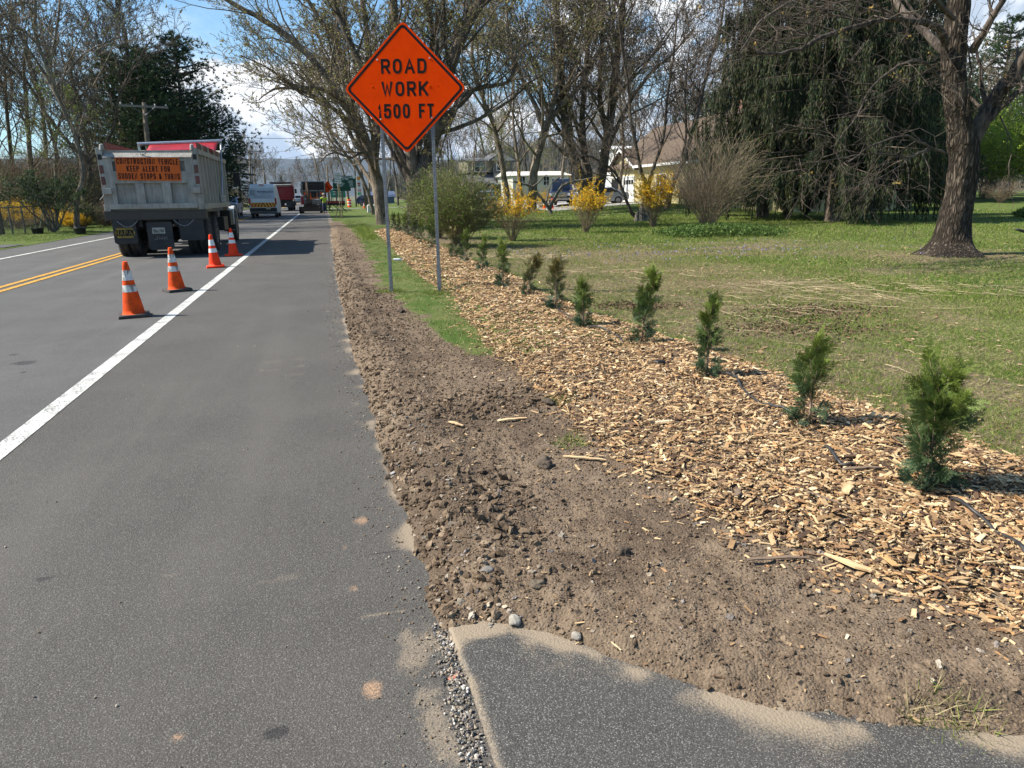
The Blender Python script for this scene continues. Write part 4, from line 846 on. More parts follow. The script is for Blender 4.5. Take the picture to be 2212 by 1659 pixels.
# ---- stock of bare trees for the woods
def stock(seed, H, r, kind, buds, bud, per, wood, **kw):
    tr = Tree(seed, **kw); tr.branch((0, 0, -.1), (0, 0, 1), H, r, 0); lv = MB()
    if buds: leafage(lv, tr.endpts(per, tr.r), bud, buds)
    return tr, lv
ORD = 'first second third fourth fifth sixth seventh eighth ninth tenth eleventh twelfth thirteenth fourteenth fifteenth sixteenth'.split()
def woods():
    protos = []
    spec = [(41, 15, .24, M_bark, BUD_OLIVE, .09, 2, dict(rmin=.016)), (42, 13, .20, M_bark_dark, BUD_BROWN, .06, 1, dict(rmin=.016, ang=(36, 36, 40, 40, 40))), (43, 14, .2, M_bark_pale, None, 0, 0, dict(rmin=.017, ang=(34, 34, 38, 40, 40))),
            (44, 11, .16, M_bark, BUD_GREEN, .10, 3, dict(rmin=.014, ang=(55, 50, 45, 42, 40))), (45, 16, .27, M_bark, BUD_BROWN, .06, 1, dict(rmin=.018, n=(12, 7, 5, 4, 0)))]
    kinds = ['olive budding', 'dark brown twigged', 'pale grey bare', 'fresh green budding', 'tall brown bare']
    where = [(-60, 44, 1.1, 0), (-20, 50, 1.0, 4), (40, 58, .9, 1), (90, 66, 1.0, 2), (140, 80, 1.0, 0), (200, 72, .85, 4), (235, 84, 1.0, 2), (20, 80, 1.1, 2), (-90, 62, 1.1, 3), (400, 92, .85, 3), (455, 96, .72, 0), (480, 120, .7, 2), (-10, 38, .8, 1), (115, 46, .62, 3), (215, 52, .6, 0), (70, 52, .7, 4), (180, 48, .55, 1), (245, 56, .5, 3)]
    far = [(565, 190, .8, 2), (580, 210, .9, 1), (592, 240, .95, 2), (548, 160, .75, 1), (556, 230, 1.0, 4), (604, 290, .9, 2), (500, 160, .8, 4), (620, 330, .8, 2), (690, 250, .9, 1), (704, 190, .75, 2), (716, 150, .6, 0), (728, 170, .8, 1), (755, 150, .9, 4), (775, 130, .9, 2), (672, 300, .9, 4), (660, 380, .9, 1), (640, 420, .8, 2), (632, 380, .9, 4)]
    right = [(800, 125, 1, 0), (835, 140, 1, 2), (860, 115, .9, 1), (900, 135, 1, 4), (940, 110, .95, 2), (960, 140, 1.1, 0), (985, 118, 1, 1), (1020, 150, 1, 2), (1050, 135, 1.1, 4), (1080, 120, 1, 0), (1110, 140, 1.0, 2), (1140, 118, 1.0, 1), (1165, 105, .8, 3), (1200, 135, 1.0, 2), (1235, 112, 1.0, 1), (1260, 130, 1.1, 4), (1300, 108, 1.0, 0), (1330, 120, 1.05, 2), (1365, 104, 1.1, 1), (1400, 112, 1.0, 4), (1430, 98, 1.0, 2), (1460, 108, 1.1, 1), (1495, 88, 1.0, 4), (1530, 96, 1.0, 2), (1570, 88, 1.0, 0), (1620, 90, 1, 1), (1340, 62, .75, 0), (1100, 72, .65, 3), (1480, 60, .8, 1), (1540, 64, .85, 4), (1020, 84, .6, 0), (975, 66, .55, 1), (1215, 80, .9, 0),
             (1870, 62, .8, 1), (1910, 68, .8, 4), (1950, 58, .55, 2), (2000, 72, .9, 1), (2060, 66, .8, 4), (2120, 78, 1, 2), (2180, 64, .8, 1), (2230, 72, 1, 4), (2290, 60, .9, 0)]
    for (L, grp, desc) in ((where, 'trees in the thicket left of the road', 'tree in the thicket left of the road'), (far, 'bare trees far down the road', 'tree among the far trees along the road'), (right, 'trees in the woods beyond the lawn', 'tree in the woods beyond the lawn')):
        for (px, Y, sc, k) in L:
            loc = floor_at(px, Y); rk = sorted(q[0] for q in L if q[3] == k).index(px)
            lb = f'{kinds[k]} {desc}, {ORD[rk]} such from the left'
            if k not in [q[0] for q in protos]:
                sd, H, r, wood, b, bs, per, kw = spec[k]; tr, lv = stock(sd, H, r, k, b, bs, per, wood, **kw)
                t = plant('woodland_tree', lb, 'tree', loc, tr, wood, lv, group=grp+', '+kinds[k]); t.scale = (sc,)*3; protos.append((k, t))
            else:
                src = [q[1] for q in protos if q[0] == k][0]; copy_tree(src, loc, random.random()*6.28, sc, lb, grp+', '+kinds[k])
woods()

# ---- shrubs
def shrub(seed, n, H, spread, r=.008, arch=.0, kids=5, wig=.08, klen=.35, up=.0):
    rn = random.Random(seed); P = []; ends = []
    for k in range(n):
        a = rn.random()*2*pi; sp = spread*rn.random()**.6; h = H*rn.uniform(.6, 1.05)*(1-.25*(sp/spread)**2); pts = []; m = 7; x0 = cos(a)*.12*rn.random()*spread; y0 = sin(a)*.12*rn.random()*spread
        for i in range(m):
            u = i/(m-1); rr = sp*(u**1.25); z = h*(u-arch*u*u*u*(sp/spread)); pts.append((x0+cos(a)*rr+rn.gauss(0, wig*.3)*u, y0+sin(a)*rr+rn.gauss(0, wig*.3)*u, z))
        P.append((pts, lerp_r(r, r*.45, m), 4)); ends.append(pts[3:])
        for q in range(kids):
            i = rn.randint(2, m-2); b = pts[i]; tg = nrm(tuple(pts[i+1][j]-b[j] for j in range(3))); e = perp(tg, rn); L = H*klen*rn.uniform(.5, 1.1)
            d = nrm(tuple(tg[j]*.75+e[j]*.65+(up if j == 2 else 0) for j in range(3))); c = [tuple(b[j]+d[j]*L*s_ for j in range(3)) for s_ in (0, .5, 1)]
            c[1] = tuple(c[1][j]+rn.gauss(0, wig*.3) for j in range(3)); P.append((c, [r*.6, r*.5, r*.35], 3)); ends.append(c)
    return P, ends
def along(ends, per, seed, lo=0.0):
    rn = random.Random(seed); E = []
    for pts in ends:
        for _ in range(per):
            f = (lo+(1-lo)*rn.random())*(len(pts)-1); i = min(int(f), len(pts)-2); f -= i; E.append([pts[i][j]+(pts[i+1][j]-pts[i][j])*f for j in range(3)])
    return np.array(E)
M_stem = plain('tan_stem', (.17, .125, .075), (.24, .18, .11), 4, .85); M_stem_red = plain('brown_stem', (.16, .115, .075), (.25, .185, .125), 4, .85)
M_petal = vcol('yellow_petal', .6, .3, trans=.35, var=.1)
YEL = [(.85, .52, .01), (.80, .44, .01), (.70, .42, .015), (.50, .42, .04)]
def forsythia(label, px, py, H, seed, n=46, spread=.8, dens=20, loc=None, lo=.35, group='forsythias in flower on the lawn', long=6):
    P, E = shrub(seed, n, H*.8, spread, .009, .15, 6, .12, .3); P2, E2 = shrub(seed+50, long, H*1.12, spread*.95, .007, -.05, 0, .06, .2)
    t = thing('forsythia_bush', label, 'shrub', loc or G(px, py), 0, group)
    m = MB(); m.tubes(P+P2); m.build('stems', M_stem, t); lv = MB(); A = along(E, dens, seed, .2); A = A[A[:, 2] > H*lo*RNG.uniform(.75, 1.25, len(A))]
    A = A+RNG.normal(size=A.shape)*.02; leafage(lv, A, .048, YEL); A = along(E2, 45, seed, 0); leafage(lv, A+RNG.normal(size=A.shape)*.012, .036, YEL[:2]+[(.5, .33, .05)]); lv.build('blossom', M_petal, t); return t
forsythia('yellow forsythia nearest the wood chip bed, beside the large green bush', 1107, 520, 2.3, 61, 44, .95, 30, lo=.42)
forsythia('tall yellow forsythia in the middle of the lawn row, with long wands', 1265, 503, 2.5, 62, 42, .8, 32, lo=.42, long=10)
forsythia('brightest yellow forsythia in front of the yellow garage', 1410, 490, 3.1, 63, 56, 1.05, 38, lo=.34, long=9)
forsythia('yellow forsythia hedge beyond the crooked apple tree', 0, 0, 2.0, 64, 60, 2.6, 14, loc=floor_at(1175, 62), lo=.3, long=4, group='far forsythias')
forsythia('yellow forsythia behind the chain link fence', 0, 0, 2.3, 65, 80, 3.0, 16, loc=floor_at(25, 46), lo=.25, long=10, group='forsythias by the fence')
forsythia('second yellow forsythia behind the fence, next to the small green tree', 0, 0, 2.1, 67, 70, 2.4, 16, loc=floor_at(95, 48), lo=.25, long=10, group='forsythias by the fence')
forsythia('low yellow forsythia spilling out past the fence corner', 0, 0, 1.25, 66, 60, .9, 18, loc=floor_at(152, 44), lo=.2, long=4, group='forsythias by the fence')
# the brown vase-shaped shrub
P, E = shrub(71, 150, 4.2, 2.5, .010, .10, 8, .16, .28, .1); t = thing('vase_shaped_shrub', 'large bare brown shrub fanning up from one foot, green tipped on its right', 'shrub', G(1530, 490))
m = MB(); m.tubes(P); m.build('stems', M_stem_red, t); lv = MB(); A = along(E, 9, 3); k = (A[:, 0]-A[:, 1]*.2 > RNG.normal(size=len(A))*.5+.15); leafage(lv, A[k], .032, [(.15, .17, .05), (.2, .22, .07)]); leafage(lv, A[~k][::3], .022, [(.2, .15, .1)]); lv.build('leaves', M_leaf, t)
# big green bush beside the sign
def leafy(name, label, loc, seed, n, H, spread, per, size, cols, stem=M_stem, lo=.1, group=None, kids=8, cat='shrub', arch=.25):
    P, E = shrub(seed, n, H, spread, .008, arch, kids, .16, .28, .05); t = thing(name, label, cat, loc, 0, group); m = MB(); m.tubes(P); m.build('stems', stem, t)
    lv = MB(); A = along(E, per, seed); A = A[A[:, 2] > H*lo*RNG.uniform(.4, 1.4, len(A))]; leafage(lv, A+RNG.normal(size=A.shape)*.03, size, cols); lv.build('leaves', M_leaf, t); return t
GRN = [(.12, .18, .03), (.17, .23, .04), (.09, .14, .022), (.22, .27, .06)]
leafy('leafy_bush', 'wide fresh green bush directly behind the right sign post', G(960, 540)+Vector((.6, .7, 0)), 72, 190, 2.5, 1.3, 16, .036, GRN, lo=.10)
leafy('leafy_bush', 'lighter green bush adjoining it at the left, behind the left sign post', G(905, 522)+Vector((.75, 1.0, 0)), 73, 150, 2.6, 1.3, 12, .036, GRN[:2]+GRN[3:], lo=.3)
leafy('evergreen_bush', 'dark green drooping evergreen bush to the right of the green bushes', floor_at(1010, 33), 74, 110, 1.5, 1.1, 12, .045, [(.04, .075, .02), (.06, .10, .03)], M_bark_dark)
for (px, Y, H, sp, lb) in ((2125, 50, 8.5, 4.2, 'bright yellow green hedge shrub just right of the maple trunk'), (2240, 46, 9.0, 4.6, 'tall bright yellow green hedge shrub at the edge of the lawn'), (2010, 54, 5.0, 2.6, 'yellow green shrub behind the maple trunk'), (1985, 48, 2.4, 1.5, 'low yellow green shrub right of the bird feeder')):
    leafy('hedge_shrub', lb, floor_at(px, Y), px, 170, H, sp, 30, .10, [(.30, .40, .035), (.36, .46, .05), (.22, .30, .03)], lo=.06, group='bright green shrubs along the far lawn edge', kids=8)
for (px, Y, H, sp, lb) in ((1868, 41, 2.6, .9, 'bare dark shrub left of the bird feeder'), (1935, 45, 1.8, 1.1, 'low bare brown shrub under the bird feeder'), (2060, 47, 2.0, 1.6, 'brown twiggy undergrowth shrub behind the maple trunk'), (2160, 43, 1.9, 1.6, 'brown twiggy shrub in front of the green hedge'), (1915, 54, 4.2, 2.0, 'tall reddish brown bare thicket shrub behind the feeder'), (1970, 58, 4.5, 2.2, 'tall reddish brown bare thicket shrub next to the maple'), (1700, 33, 1.7, .5, 'thin grey leaning shrub under the weeping spruce'), (1742, 33, 1.6, .5, 'second thin grey shrub under the weeping spruce')):
    P, E = shrub(px, 95, H, sp, .011, .15, 6, .2, .3); t = thing('bare_shrub', lb, 'shrub', floor_at(px, Y), 0, 'bare shrubs along the far lawn edge'); m = MB(); m.tubes(P); m.build('stems', M_stem_red if Y > 36 else M_bark_pale, t); lv = MB(); leafage(lv, along(E, 2, 4), .03, BUD_BROWN+[(.14, .16, .05)]); lv.build('buds', M_leaf, t)
leafy('round_bush', 'small round leafy bush at the right edge of the lawn', G(2212, 470), 75, 50, .45, .5, 20, .05, GRN, lo=0)
# small tree by the fence on the left
b = Vector(floor_at(106, 39.5)); tr = Tree(81, n=(8, 7, 6, 4, 0), rmin=.008)
for k in range(7): tr.branch((0, 0, 0), nrm((random.gauss(0, .45), random.gauss(0, .45), 1)), 2.6, .055, 1)
lv = MB(); leafage(lv, tr.endpts(7, tr.r, .05)[:], .06, [(.05, .085, .022), (.07, .11, .03), (.035, .06, .02)]); plant('small_tree', 'small many stemmed dark green tree in front of the chain link fence', 'tree', b, tr, M_bark_pale, lv)
# thicket on the left, shrub by shrub
TH = [(160, 50, 3.2, 1.8, 0), (185, 56, 3.8, 2.0, 1), (215, 52, 3.4, 1.8, 0), (240, 60, 4.0, 2.2, 1), (130, 60, 4.5, 2.4, 1), (90, 64, 4.5, 2.6, 0), (50, 60, 4.5, 2.6, 1), (10, 62, 4.8, 2.8, 0), (200, 66, 5.5, 2.6, 1), (270, 66, 4.0, 2.4, 0), (-40, 58, 4.6, 2.8, 1), (170, 45, 1.6, 1.2, 0), (225, 47, 1.5, 1.3, 1), (400, 72, 3.5, 2.4, 0), (470, 84, 3.2, 2.4, 1), (490, 100, 3.2, 2.4, 0), (30, 52, 4.6, 2.6, 1), (75, 54, 5.2, 2.8, 1), (120, 52, 5.0, 2.6, 1), (145, 56, 5.4, 2.6, 0), (190, 60, 6.0, 2.8, 1), (228, 58, 5.6, 2.6, 0), (255, 54, 4.2, 2.2, 1), (-15, 50, 5.0, 2.8, 0), (60, 72, 6.5, 3.4, 1), (110, 74, 6.5, 3.4, 0), (160, 76, 7.0, 3.4, 1), (0, 74, 6.5, 3.4, 0)]
for i, (px, Y, H, sp, kind) in enumerate(TH):
    P, E = shrub(300+i, 90, H, sp, .012, .2, 7, .3, .35); t = thing('thicket_shrub', ('olive leafed' if kind == 0 else 'bare brown')+f' thicket shrub left of the road, {ORD[sorted(q[0] for q in TH if q[4] == kind).index(px)]} of its kind from the left', 'shrub', floor_at(px, Y), 0, 'thicket shrubs left of the road, '+('olive' if kind == 0 else 'brown'))
    m = MB(); m.tubes(P); m.build('stems', M_stem_red, t); lv = MB(); leafage(lv, along(E, 8 if kind == 0 else 3, i), .075, [(.09, .11, .035), (.12, .14, .045), (.07, .085, .03)] if kind == 0 else BUD_BROWN); lv.build('leaves', M_leaf, t)
# ground cover patch and far wood
m = MB(); n = 9000; a = RNG.random(n)*6.28; q = np.sqrt(RNG.random(n)); g0, g1 = G(1440, 512), G(1672, 508); u = RNG.random(n); x = g0.x+(g1.x-g0.x)*u+RNG.normal(size=n)*.12; y = g0.y+(g1.y-g0.y)*u+RNG.normal(size=n)*.55
A = np.stack([x, y, rise(x, y)+.04+.34*RNG.random(n)*np.exp(-((u-.5)/.55)**4)], 1); leafage(m, A, .065, [(.06, .11, .02), (.09, .15, .03), (.12, .18, .04)], up=.8)
o = m.build('ground_cover', M_leaf); tag(o, 'low dark green ground cover patch in front of the brown shrub', 'ground cover', kind='stuff')
m = MB(); n = 26000; x = RNG.uniform(-250, 420, n); y = RNG.uniform(250, 470, n); k = np.abs(x+20) > 50; x, y = x[k], y[k]; n = len(x); z0 = (y-250)/220*26*ss((x-20)/120); d = RNG.normal(size=(n, 3))*[.12, .12, 0]+[0, 0, 1]; d /= np.linalg.norm(d, axis=1)[:, None]
m.blades(np.stack([x, y, z0], 1), d, RNG.uniform(9, 15, n), RNG.uniform(.5, 1.3, n), np.array([(.10, .085, .07), (.14, .12, .10), (.08, .075, .05), (.16, .15, .13)])[RNG.integers(0, 4, n)])
n2 = 70000; i = RNG.integers(0, n, n2); c = np.stack([x[i], y[i], z0[i]+RNG.uniform(2, 9, n2)], 1); d = RNG.normal(size=(n2, 3)); d[:, 2] = np.abs(d[:, 2])+.6; d /= np.linalg.norm(d, axis=1)[:, None]
m.blades(c, d, RNG.uniform(2, 5, n2), RNG.uniform(.1, .3, n2), np.array([(.11, .09, .075), (.15, .13, .10), (.10, .10, .05)])[RNG.integers(0, 3, n2)])
o = m.build('far_woods', M_needle); tag(o, 'grey brown leafless woods on the rising ground in the distance', 'woods', kind='stuff')
def hillz(X, Y): return 26*ss((Y-240)/230)*ss((X-15)/120)-.02
o = grid('hills', np.linspace(10, 900, 60), np.linspace(235, 700, 30), hillz, M_far_ground, lambda X, Y: np.stack([X*0, X*0, X*0], -1)); tag(o, kind='structure')
M_hill = plain('wooded_hill', (.035, .04, .03), (.06, .058, .045), .012, .95, bump=.0)
def ridge(X, Y): 
    t = ss((Y-3600)/1500); return (245+42*(fbm(X/700, X*0, 4, 3)-.5)-.02*np.abs(X+100)*0)*t*ss((7600-Y)/1200)+18*(fbm(X/120, Y/120, 4, 8)-.5)*t-3
o = grid('hills', np.linspace(-5200, 8200, 220), np.linspace(3500, 7700, 60), ridge, M_hill, lambda X, Y: np.stack([X*0, X*0, X*0], -1)); tag(o, kind='structure')

# ---- the row of young arborvitae
def spray_proto(seed):
    rn = random.Random(seed); Sg = []
    def ax(p, a, L, w_, lvl):
        n = max(3, int(L/.007)); st = L/n; q = p
        for i in range(n):
            a += rn.gauss(0, .05); q2 = (q[0]+cos(a)*st, q[1]+sin(a)*st); Sg.append((q, a, st*1.3, 1.15*w_*(1-.35*i/n)))
            if lvl < 2 and i > 0:
                for sgn in (-1, 1):
                    if rn.random() < (.95 if lvl == 0 else .6): ax(q2, a+sgn*rn.uniform(.6, .95), L*(.50 if lvl == 0 else .4)*(1.05-i/n)*rn.uniform(.7, 1.1), w_*.8, lvl+1)
            q = q2
    ax((0, 0), 0, 1*.11, .0052, 0); V = []; 
    for (q, a, L, w_) in Sg:
        c, s_ = cos(a), sin(a); z = rn.gauss(0, .0015)
        V += [(q[0], q[1], z), (q[0]+c*L*.5-s_*w_/2, q[1]+s_*L*.5+c*w_/2, z), (q[0]+c*L, q[1]+s_*L, z), (q[0]+c*L*.5+s_*w_/2, q[1]+s_*L*.5-c*w_/2, z)]
    V = np.array(V); V[:, 2] += -2.2*(V[:, 0]**2+V[:, 1]**2); return V, np.arange(len(V)).reshape(-1, 4)
SPR = [spray_proto(k) for k in range(3)]
SAP = [(1995, 1080, .50, .19, (.05, .02), 78), (1745, 940, .43, .12, (.05, .05), 42), (1525, 832, .54, .09, (0, 0), 62), (1385, 755, .64, .10, (.13, .0), 80), (1260, 718, .44, .09, (.0, .05), 62), (1200, 680, .56, .10, (.02, 0), 66), (1140, 648, .50, .10, (.16, 0), 56), (1087, 627, .60, .11, (.0, 0), 66), (1042, 594, .56, .11, (.05, 0), 56), (1005, 572, .55, .14, (.02, 0), 60), (981, 563, .60, .14, (0, 0), 60), (932, 541, .72, .15, (.04, 0), 60), (911, 530, .62, .15, (.0, 0), 50), (894, 521, .66, .16, (0, 0), 50), (877, 513, .66, .16, (0, 0), 50), (862, 505, .6, .16, (0, 0), 50), (852, 498, .62, .17, (0, 0), 50)]
LOOK = ['broad full arborvitae sapling closest to the camera, at the right end of the row', 'short feathery arborvitae sapling, second in the row from the camera', 'upright yellow topped arborvitae sapling, third from the camera', 'tall arborvitae sapling leaning right, fourth from the camera', 'small thin arborvitae sapling, fifth from the camera', 'dark arborvitae sapling sixth from the camera, bronze tipped',
        'bent low arborvitae sapling, seventh from the camera', 'dense arborvitae sapling eighth from the camera, right of the right sign post', 'arborvitae sapling ninth from the camera, with a slim pointed top', 'bushy arborvitae sapling, tenth from the camera', 'yellowish arborvitae sapling, eleventh from the camera', 'arborvitae sapling just left of the right sign post, in front of the green bush', 'arborvitae sapling thirteenth from the camera, between the sign posts', 'arborvitae sapling fourteenth from the camera, between the sign posts', 'arborvitae sapling third from the far end of the row', 'arborvitae sapling second from the far end of the row', 'last arborvitae sapling at the far end of the chip bed']
M_arb = vcol('arborvitae_foliage', .6, .35, trans=.2, var=.12); M_trunk_s = plain('sapling_bark', (.22, .14, .09), (.30, .21, .14), 30, .8)
for i, (px, py, H, R, lean, nb) in enumerate(SAP):
    g = G(px, py, .09); t = thing('arborvitae_sapling', LOOK[i], 'sapling', (g.x, g.y, hz(g.x, g.y)-.015), 0, 'arborvitae saplings planted along the chip bed'); rn = random.Random(500+i)
    axis = lambda u: np.array([lean[0]*u*u, lean[1]*u*u, H*u])
    m = MB(); m.tube([tuple(axis(u)) for u in (0, .25, .5, .75, .97)], [.011, .009, .006, .004, .002], 7)
    lv = MB(); M0 = []; T0 = []; C0 = []; K0 = []
    for k in range(nb):
        u = .04+.94*((k+rn.random())/nb); a = rn.random()*2*pi; env = R*(sin(pi*min(1, (u+.12)*.80))**.7)*rn.uniform(.45, 1.1)*(1-.55*u); b = axis(u); el = rn.uniform(.35, .95)+u*.5
        if u < .3: el -= .5
        dirv = np.array([cos(a)*cos(el), sin(a)*cos(el), sin(el)]); L = env/max(.25, cos(el))*.85; L = min(L, R*1.5); tip = b+dirv*L; midp = b+dirv*L*.5+np.array([0, 0, -.01])
        m.tube([tuple(b), tuple(midp), tuple(tip)], [.003, .0022, .001], 4)
        ns = max(2, int(L/.035)+1) if px > 1300 else max(2, int(L/.05)+1)
        for q in range(ns):
            w_ = (q+.6)/ns; p = b+(tip-b)*w_; yaw = a+(rn.gauss(0, .5)+(-.7 if q % 2 else .7))*(1 if q < ns-1 else .2); e2 = el+rn.gauss(0, .35)-.1; X = np.array([cos(yaw)*cos(e2), sin(yaw)*cos(e2), sin(e2)])
            Nn = np.array([rn.gauss(0, 1), rn.gauss(0, 1), rn.gauss(0, .5)]); Nn -= X*(Nn@X); Nn /= np.linalg.norm(Nn); Yv = np.cross(Nn, X); s_ = rn.uniform(.6, 1.25)*.95
            M0.append(np.stack([X, Yv, Nn], 1)*s_); T0.append(p); K0.append(rn.randint(0, 2)); h_ = u+.25*w_-.1
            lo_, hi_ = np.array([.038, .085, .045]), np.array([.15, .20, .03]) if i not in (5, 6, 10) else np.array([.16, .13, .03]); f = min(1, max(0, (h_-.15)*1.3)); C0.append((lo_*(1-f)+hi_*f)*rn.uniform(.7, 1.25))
    M0 = np.array(M0); T0 = np.array(T0); C0 = np.array(C0); K0 = np.array(K0)
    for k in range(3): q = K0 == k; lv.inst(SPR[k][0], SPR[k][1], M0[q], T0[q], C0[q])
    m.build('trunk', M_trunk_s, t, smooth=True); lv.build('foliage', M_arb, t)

# ================================================================ THINGS
# ---- stroke lettering
def rp(pts, r=.45, m=6):
    out = [pts[0]]
    for i in range(1, len(pts)-1):
        a, b, c = [np.array(q, float) for q in pts[i-1:i+2]]; l1 = np.linalg.norm(a-b); l2 = np.linalg.norm(c-b); q = min(r, l1*.5 if i > 1 else l1, l2*.5 if i < len(pts)-2 else l2)
        p0 = b+(a-b)/l1*q; p1 = b+(c-b)/l2*q
        for k in range(m+1): t = k/m; out.append(tuple(p0*(1-t)**2+b*2*t*(1-t)+p1*t*t))
    out.append(pts[-1]); return out
def R_(*p): return rp(list(p))
O_ = R_((.5, 1), (0, 1), (0, 0), (1, 0), (1, 1), (.5, 1))
GL = {
 'A': [[(0, 0), (.5, 1), (1, 0)], [(.2, .33), (.8, .33)]], 'B': [[(0, .5), (0, 0)], R_((0, 0), (1, 0), (1, .52), (0, .52)), R_((0, .52), (.92, .52), (.92, 1), (0, 1)), [(0, 1), (0, .5)]],
 'C': [R_((1, .74), (1, 1), (0, 1), (0, 0), (1, 0), (1, .26))], 'D': [[(0, 0), (0, 1)], R_((0, 1), (1, 1), (1, 0), (0, 0))], 'E': [[(1, 1), (0, 1), (0, 0), (1, 0)], [(0, .52), (.8, .52)]],
 'F': [[(1, 1), (0, 1), (0, 0)], [(0, .5), (.8, .5)]], 'G': [R_((1, .74), (1, 1), (0, 1), (0, 0), (1, 0), (1, .45)), [(1, .45), (.55, .45)]], 'H': [[(0, 0), (0, 1)], [(1, 0), (1, 1)], [(0, .5), (1, .5)]],
 'I': [[(.5, 0), (.5, 1)]], 'J': [R_((.9, 1), (.9, 0), (0, 0), (0, .3))], 'K': [[(0, 0), (0, 1)], [(1, 1), (.02, .38)], [(.36, .58), (1, 0)]], 'L': [[(0, 1), (0, 0), (1, 0)]],
 'M': [[(0, 0), (0, 1), (.5, .25), (1, 1), (1, 0)]], 'N': [[(0, 0), (0, 1), (1, 0), (1, 1)]], 'O': [O_], '0': [O_], 'P': [[(0, 0), (0, 1)], R_((0, 1), (1, 1), (1, .45), (0, .45))],
 'Q': [O_, [(.6, .25), (1, -.05)]], 'R': [[(0, 0), (0, 1)], R_((0, 1), (1, 1), (1, .48), (0, .48)), [(.5, .48), (1, 0)]], 'S': [R_((1, .77), (1, 1), (0, 1), (0, .53), (1, .50), (1, 0), (0, 0), (0, .23))],
 'T': [[(0, 1), (1, 1)], [(.5, 1), (.5, 0)]], 'U': [R_((0, 1), (0, 0), (1, 0), (1, 1))], 'V': [[(0, 1), (.5, 0), (1, 1)]], 'W': [[(0, 1), (.26, 0), (.5, .85), (.74, 0), (1, 1)]], 'X': [[(0, 0), (1, 1)], [(0, 1), (1, 0)]], 'Y': [[(0, 1), (.5, .48), (1, 1)], [(.5, .48), (.5, 0)]],
 '1': [[(.12, .78), (.55, 1), (.55, 0)]], '2': [R_((0, .75), (0, 1), (1, 1), (1, .6), (.0, 0)), [(0, 0), (1, 0)]], '5': [[(.95, 1), (.1, 1), (.04, .54)], R_((.04, .54), (.5, .64), (1, .64), (1, 0), (0, 0), (0, .22))], '6': [O_], '7': [[(0, 1), (1, 1), (.3, 0)]], '8': [O_, [(0, .5), (1, .5)]], '9': [O_], '3': [R_((0, .8), (0, 1), (1, 1), (1, .5), (.4, .52)), R_((.4, .52), (1, .5), (1, 0), (0, 0), (0, .2))],
 '&': [R_((1, .05), (.15, .72), (.15, 1), (.7, 1), (.7, .65), (0, .4), (0, 0), (.65, 0), (1, .42))], '-': [[(.1, .5), (.9, .5)]]}
WID = {'I': .25, '1': .5, 'W': 1.25, 'M': 1.2, ' ': .62, 'E': .85, 'F': .85, 'L': .85, 'T': .9, 'A': 1.1, 'K': 1.05}
def letter_strokes(mb, s_, h, w, o, U, V, N, st, gap=.32, depth=.0012, align='c', total=None, mi=0, lift=0.0):
    # h letter height, w nominal width, st stroke width; centred at o
    adv = [(WID.get(c, 1.0))*w for c in s_]; g = gap*w; tot = sum(adv)+g*(len(s_)-1)
    if total: k = total/tot; adv = [a*k for a in adv]; g *= k; tot = total
    x = -tot/2; U, V, N, o = [np.array(q, float) for q in (U, V, N, o)]; cnt_ = 0
    for c, a in zip(s_, adv):
        for pl in GL.get(c, []):
            p = np.array([(x+st/2+q[0]*(a-st), -h/2+st/2+q[1]*(h-st)) for q in pl]); keep = [0]
            for i in range(1, len(p)):
                if np.linalg.norm(p[i]-p[keep[-1]]) > 1e-5: keep.append(i)
            p = p[keep]; n = len(p); closed = np.linalg.norm(p[0]-p[-1]) < 1e-4
            d = np.diff(p, axis=0); d /= np.linalg.norm(d, axis=1)[:, None]; nr = np.stack([-d[:, 1], d[:, 0]], 1); L = []
            for i in range(n):
                if i in (0, n-1) and not closed: L.append(nr[0 if i == 0 else -1]*st/2)
                else:
                    a_, b_ = (nr[i-1], nr[i]) if 0 < i < n-1 else (nr[-1], nr[0]); mt = a_+b_; mt /= np.linalg.norm(mt)+1e-9; L.append(mt*st/2/max(.62, mt@b_))
            L = np.array(L); q = p.copy()
            if not closed: q[0] = q[0]-d[0]*st/2*.98; q[-1] = q[-1]+d[-1]*st/2*.98
            dz = lift+depth+.00015*(cnt_ % 4); cnt_ += 1
            A = [o+U*(v[0])+V*(v[1])+N*dz for v in np.vstack([q+L, q-L])]
            mb.add(A, [(i+1, i, n+i, n+i+1)[::1] for i in range(n-1)], mi)
        x += a+g
    return tot

M_orange = plain('fluorescent_orange_sheet', (.93, .062, .002), (.86, .055, .002), 5, .9, spec=.03); M_black = plain('black_sheet', (.012, .012, .012), (.02, .02, .02), 5, .85, spec=.1)
M_galv = plain('galvanised_steel', (.22, .225, .24), (.15, .155, .17), 18, .6, .25); M_hole = plain('hole_dark', (.012, .012, .012)); M_alu = plain('aluminium', (.5, .5, .5), (.4, .4, .4), 8, .35, .9)
M_bolt = plain('bolt_head', (.7, .68, .62), (.5, .48, .44), 5, .4, .6)
def post_bm(m, x, y, z0, z1, w=.044):
    m.box((x, y, (z0+z1)/2), (w, w*.9, z1-z0), mi=0)
    for i in range(int((z1-z0)/.0254/1)):
        z = z0+.02+i*.0254*1.5
        if z > z1-.02: break
        m.lathe([(.0001, -.0), (.0058, 0.0)], 8, (x, y-w*.45-.0012, z), 'Y', 1)
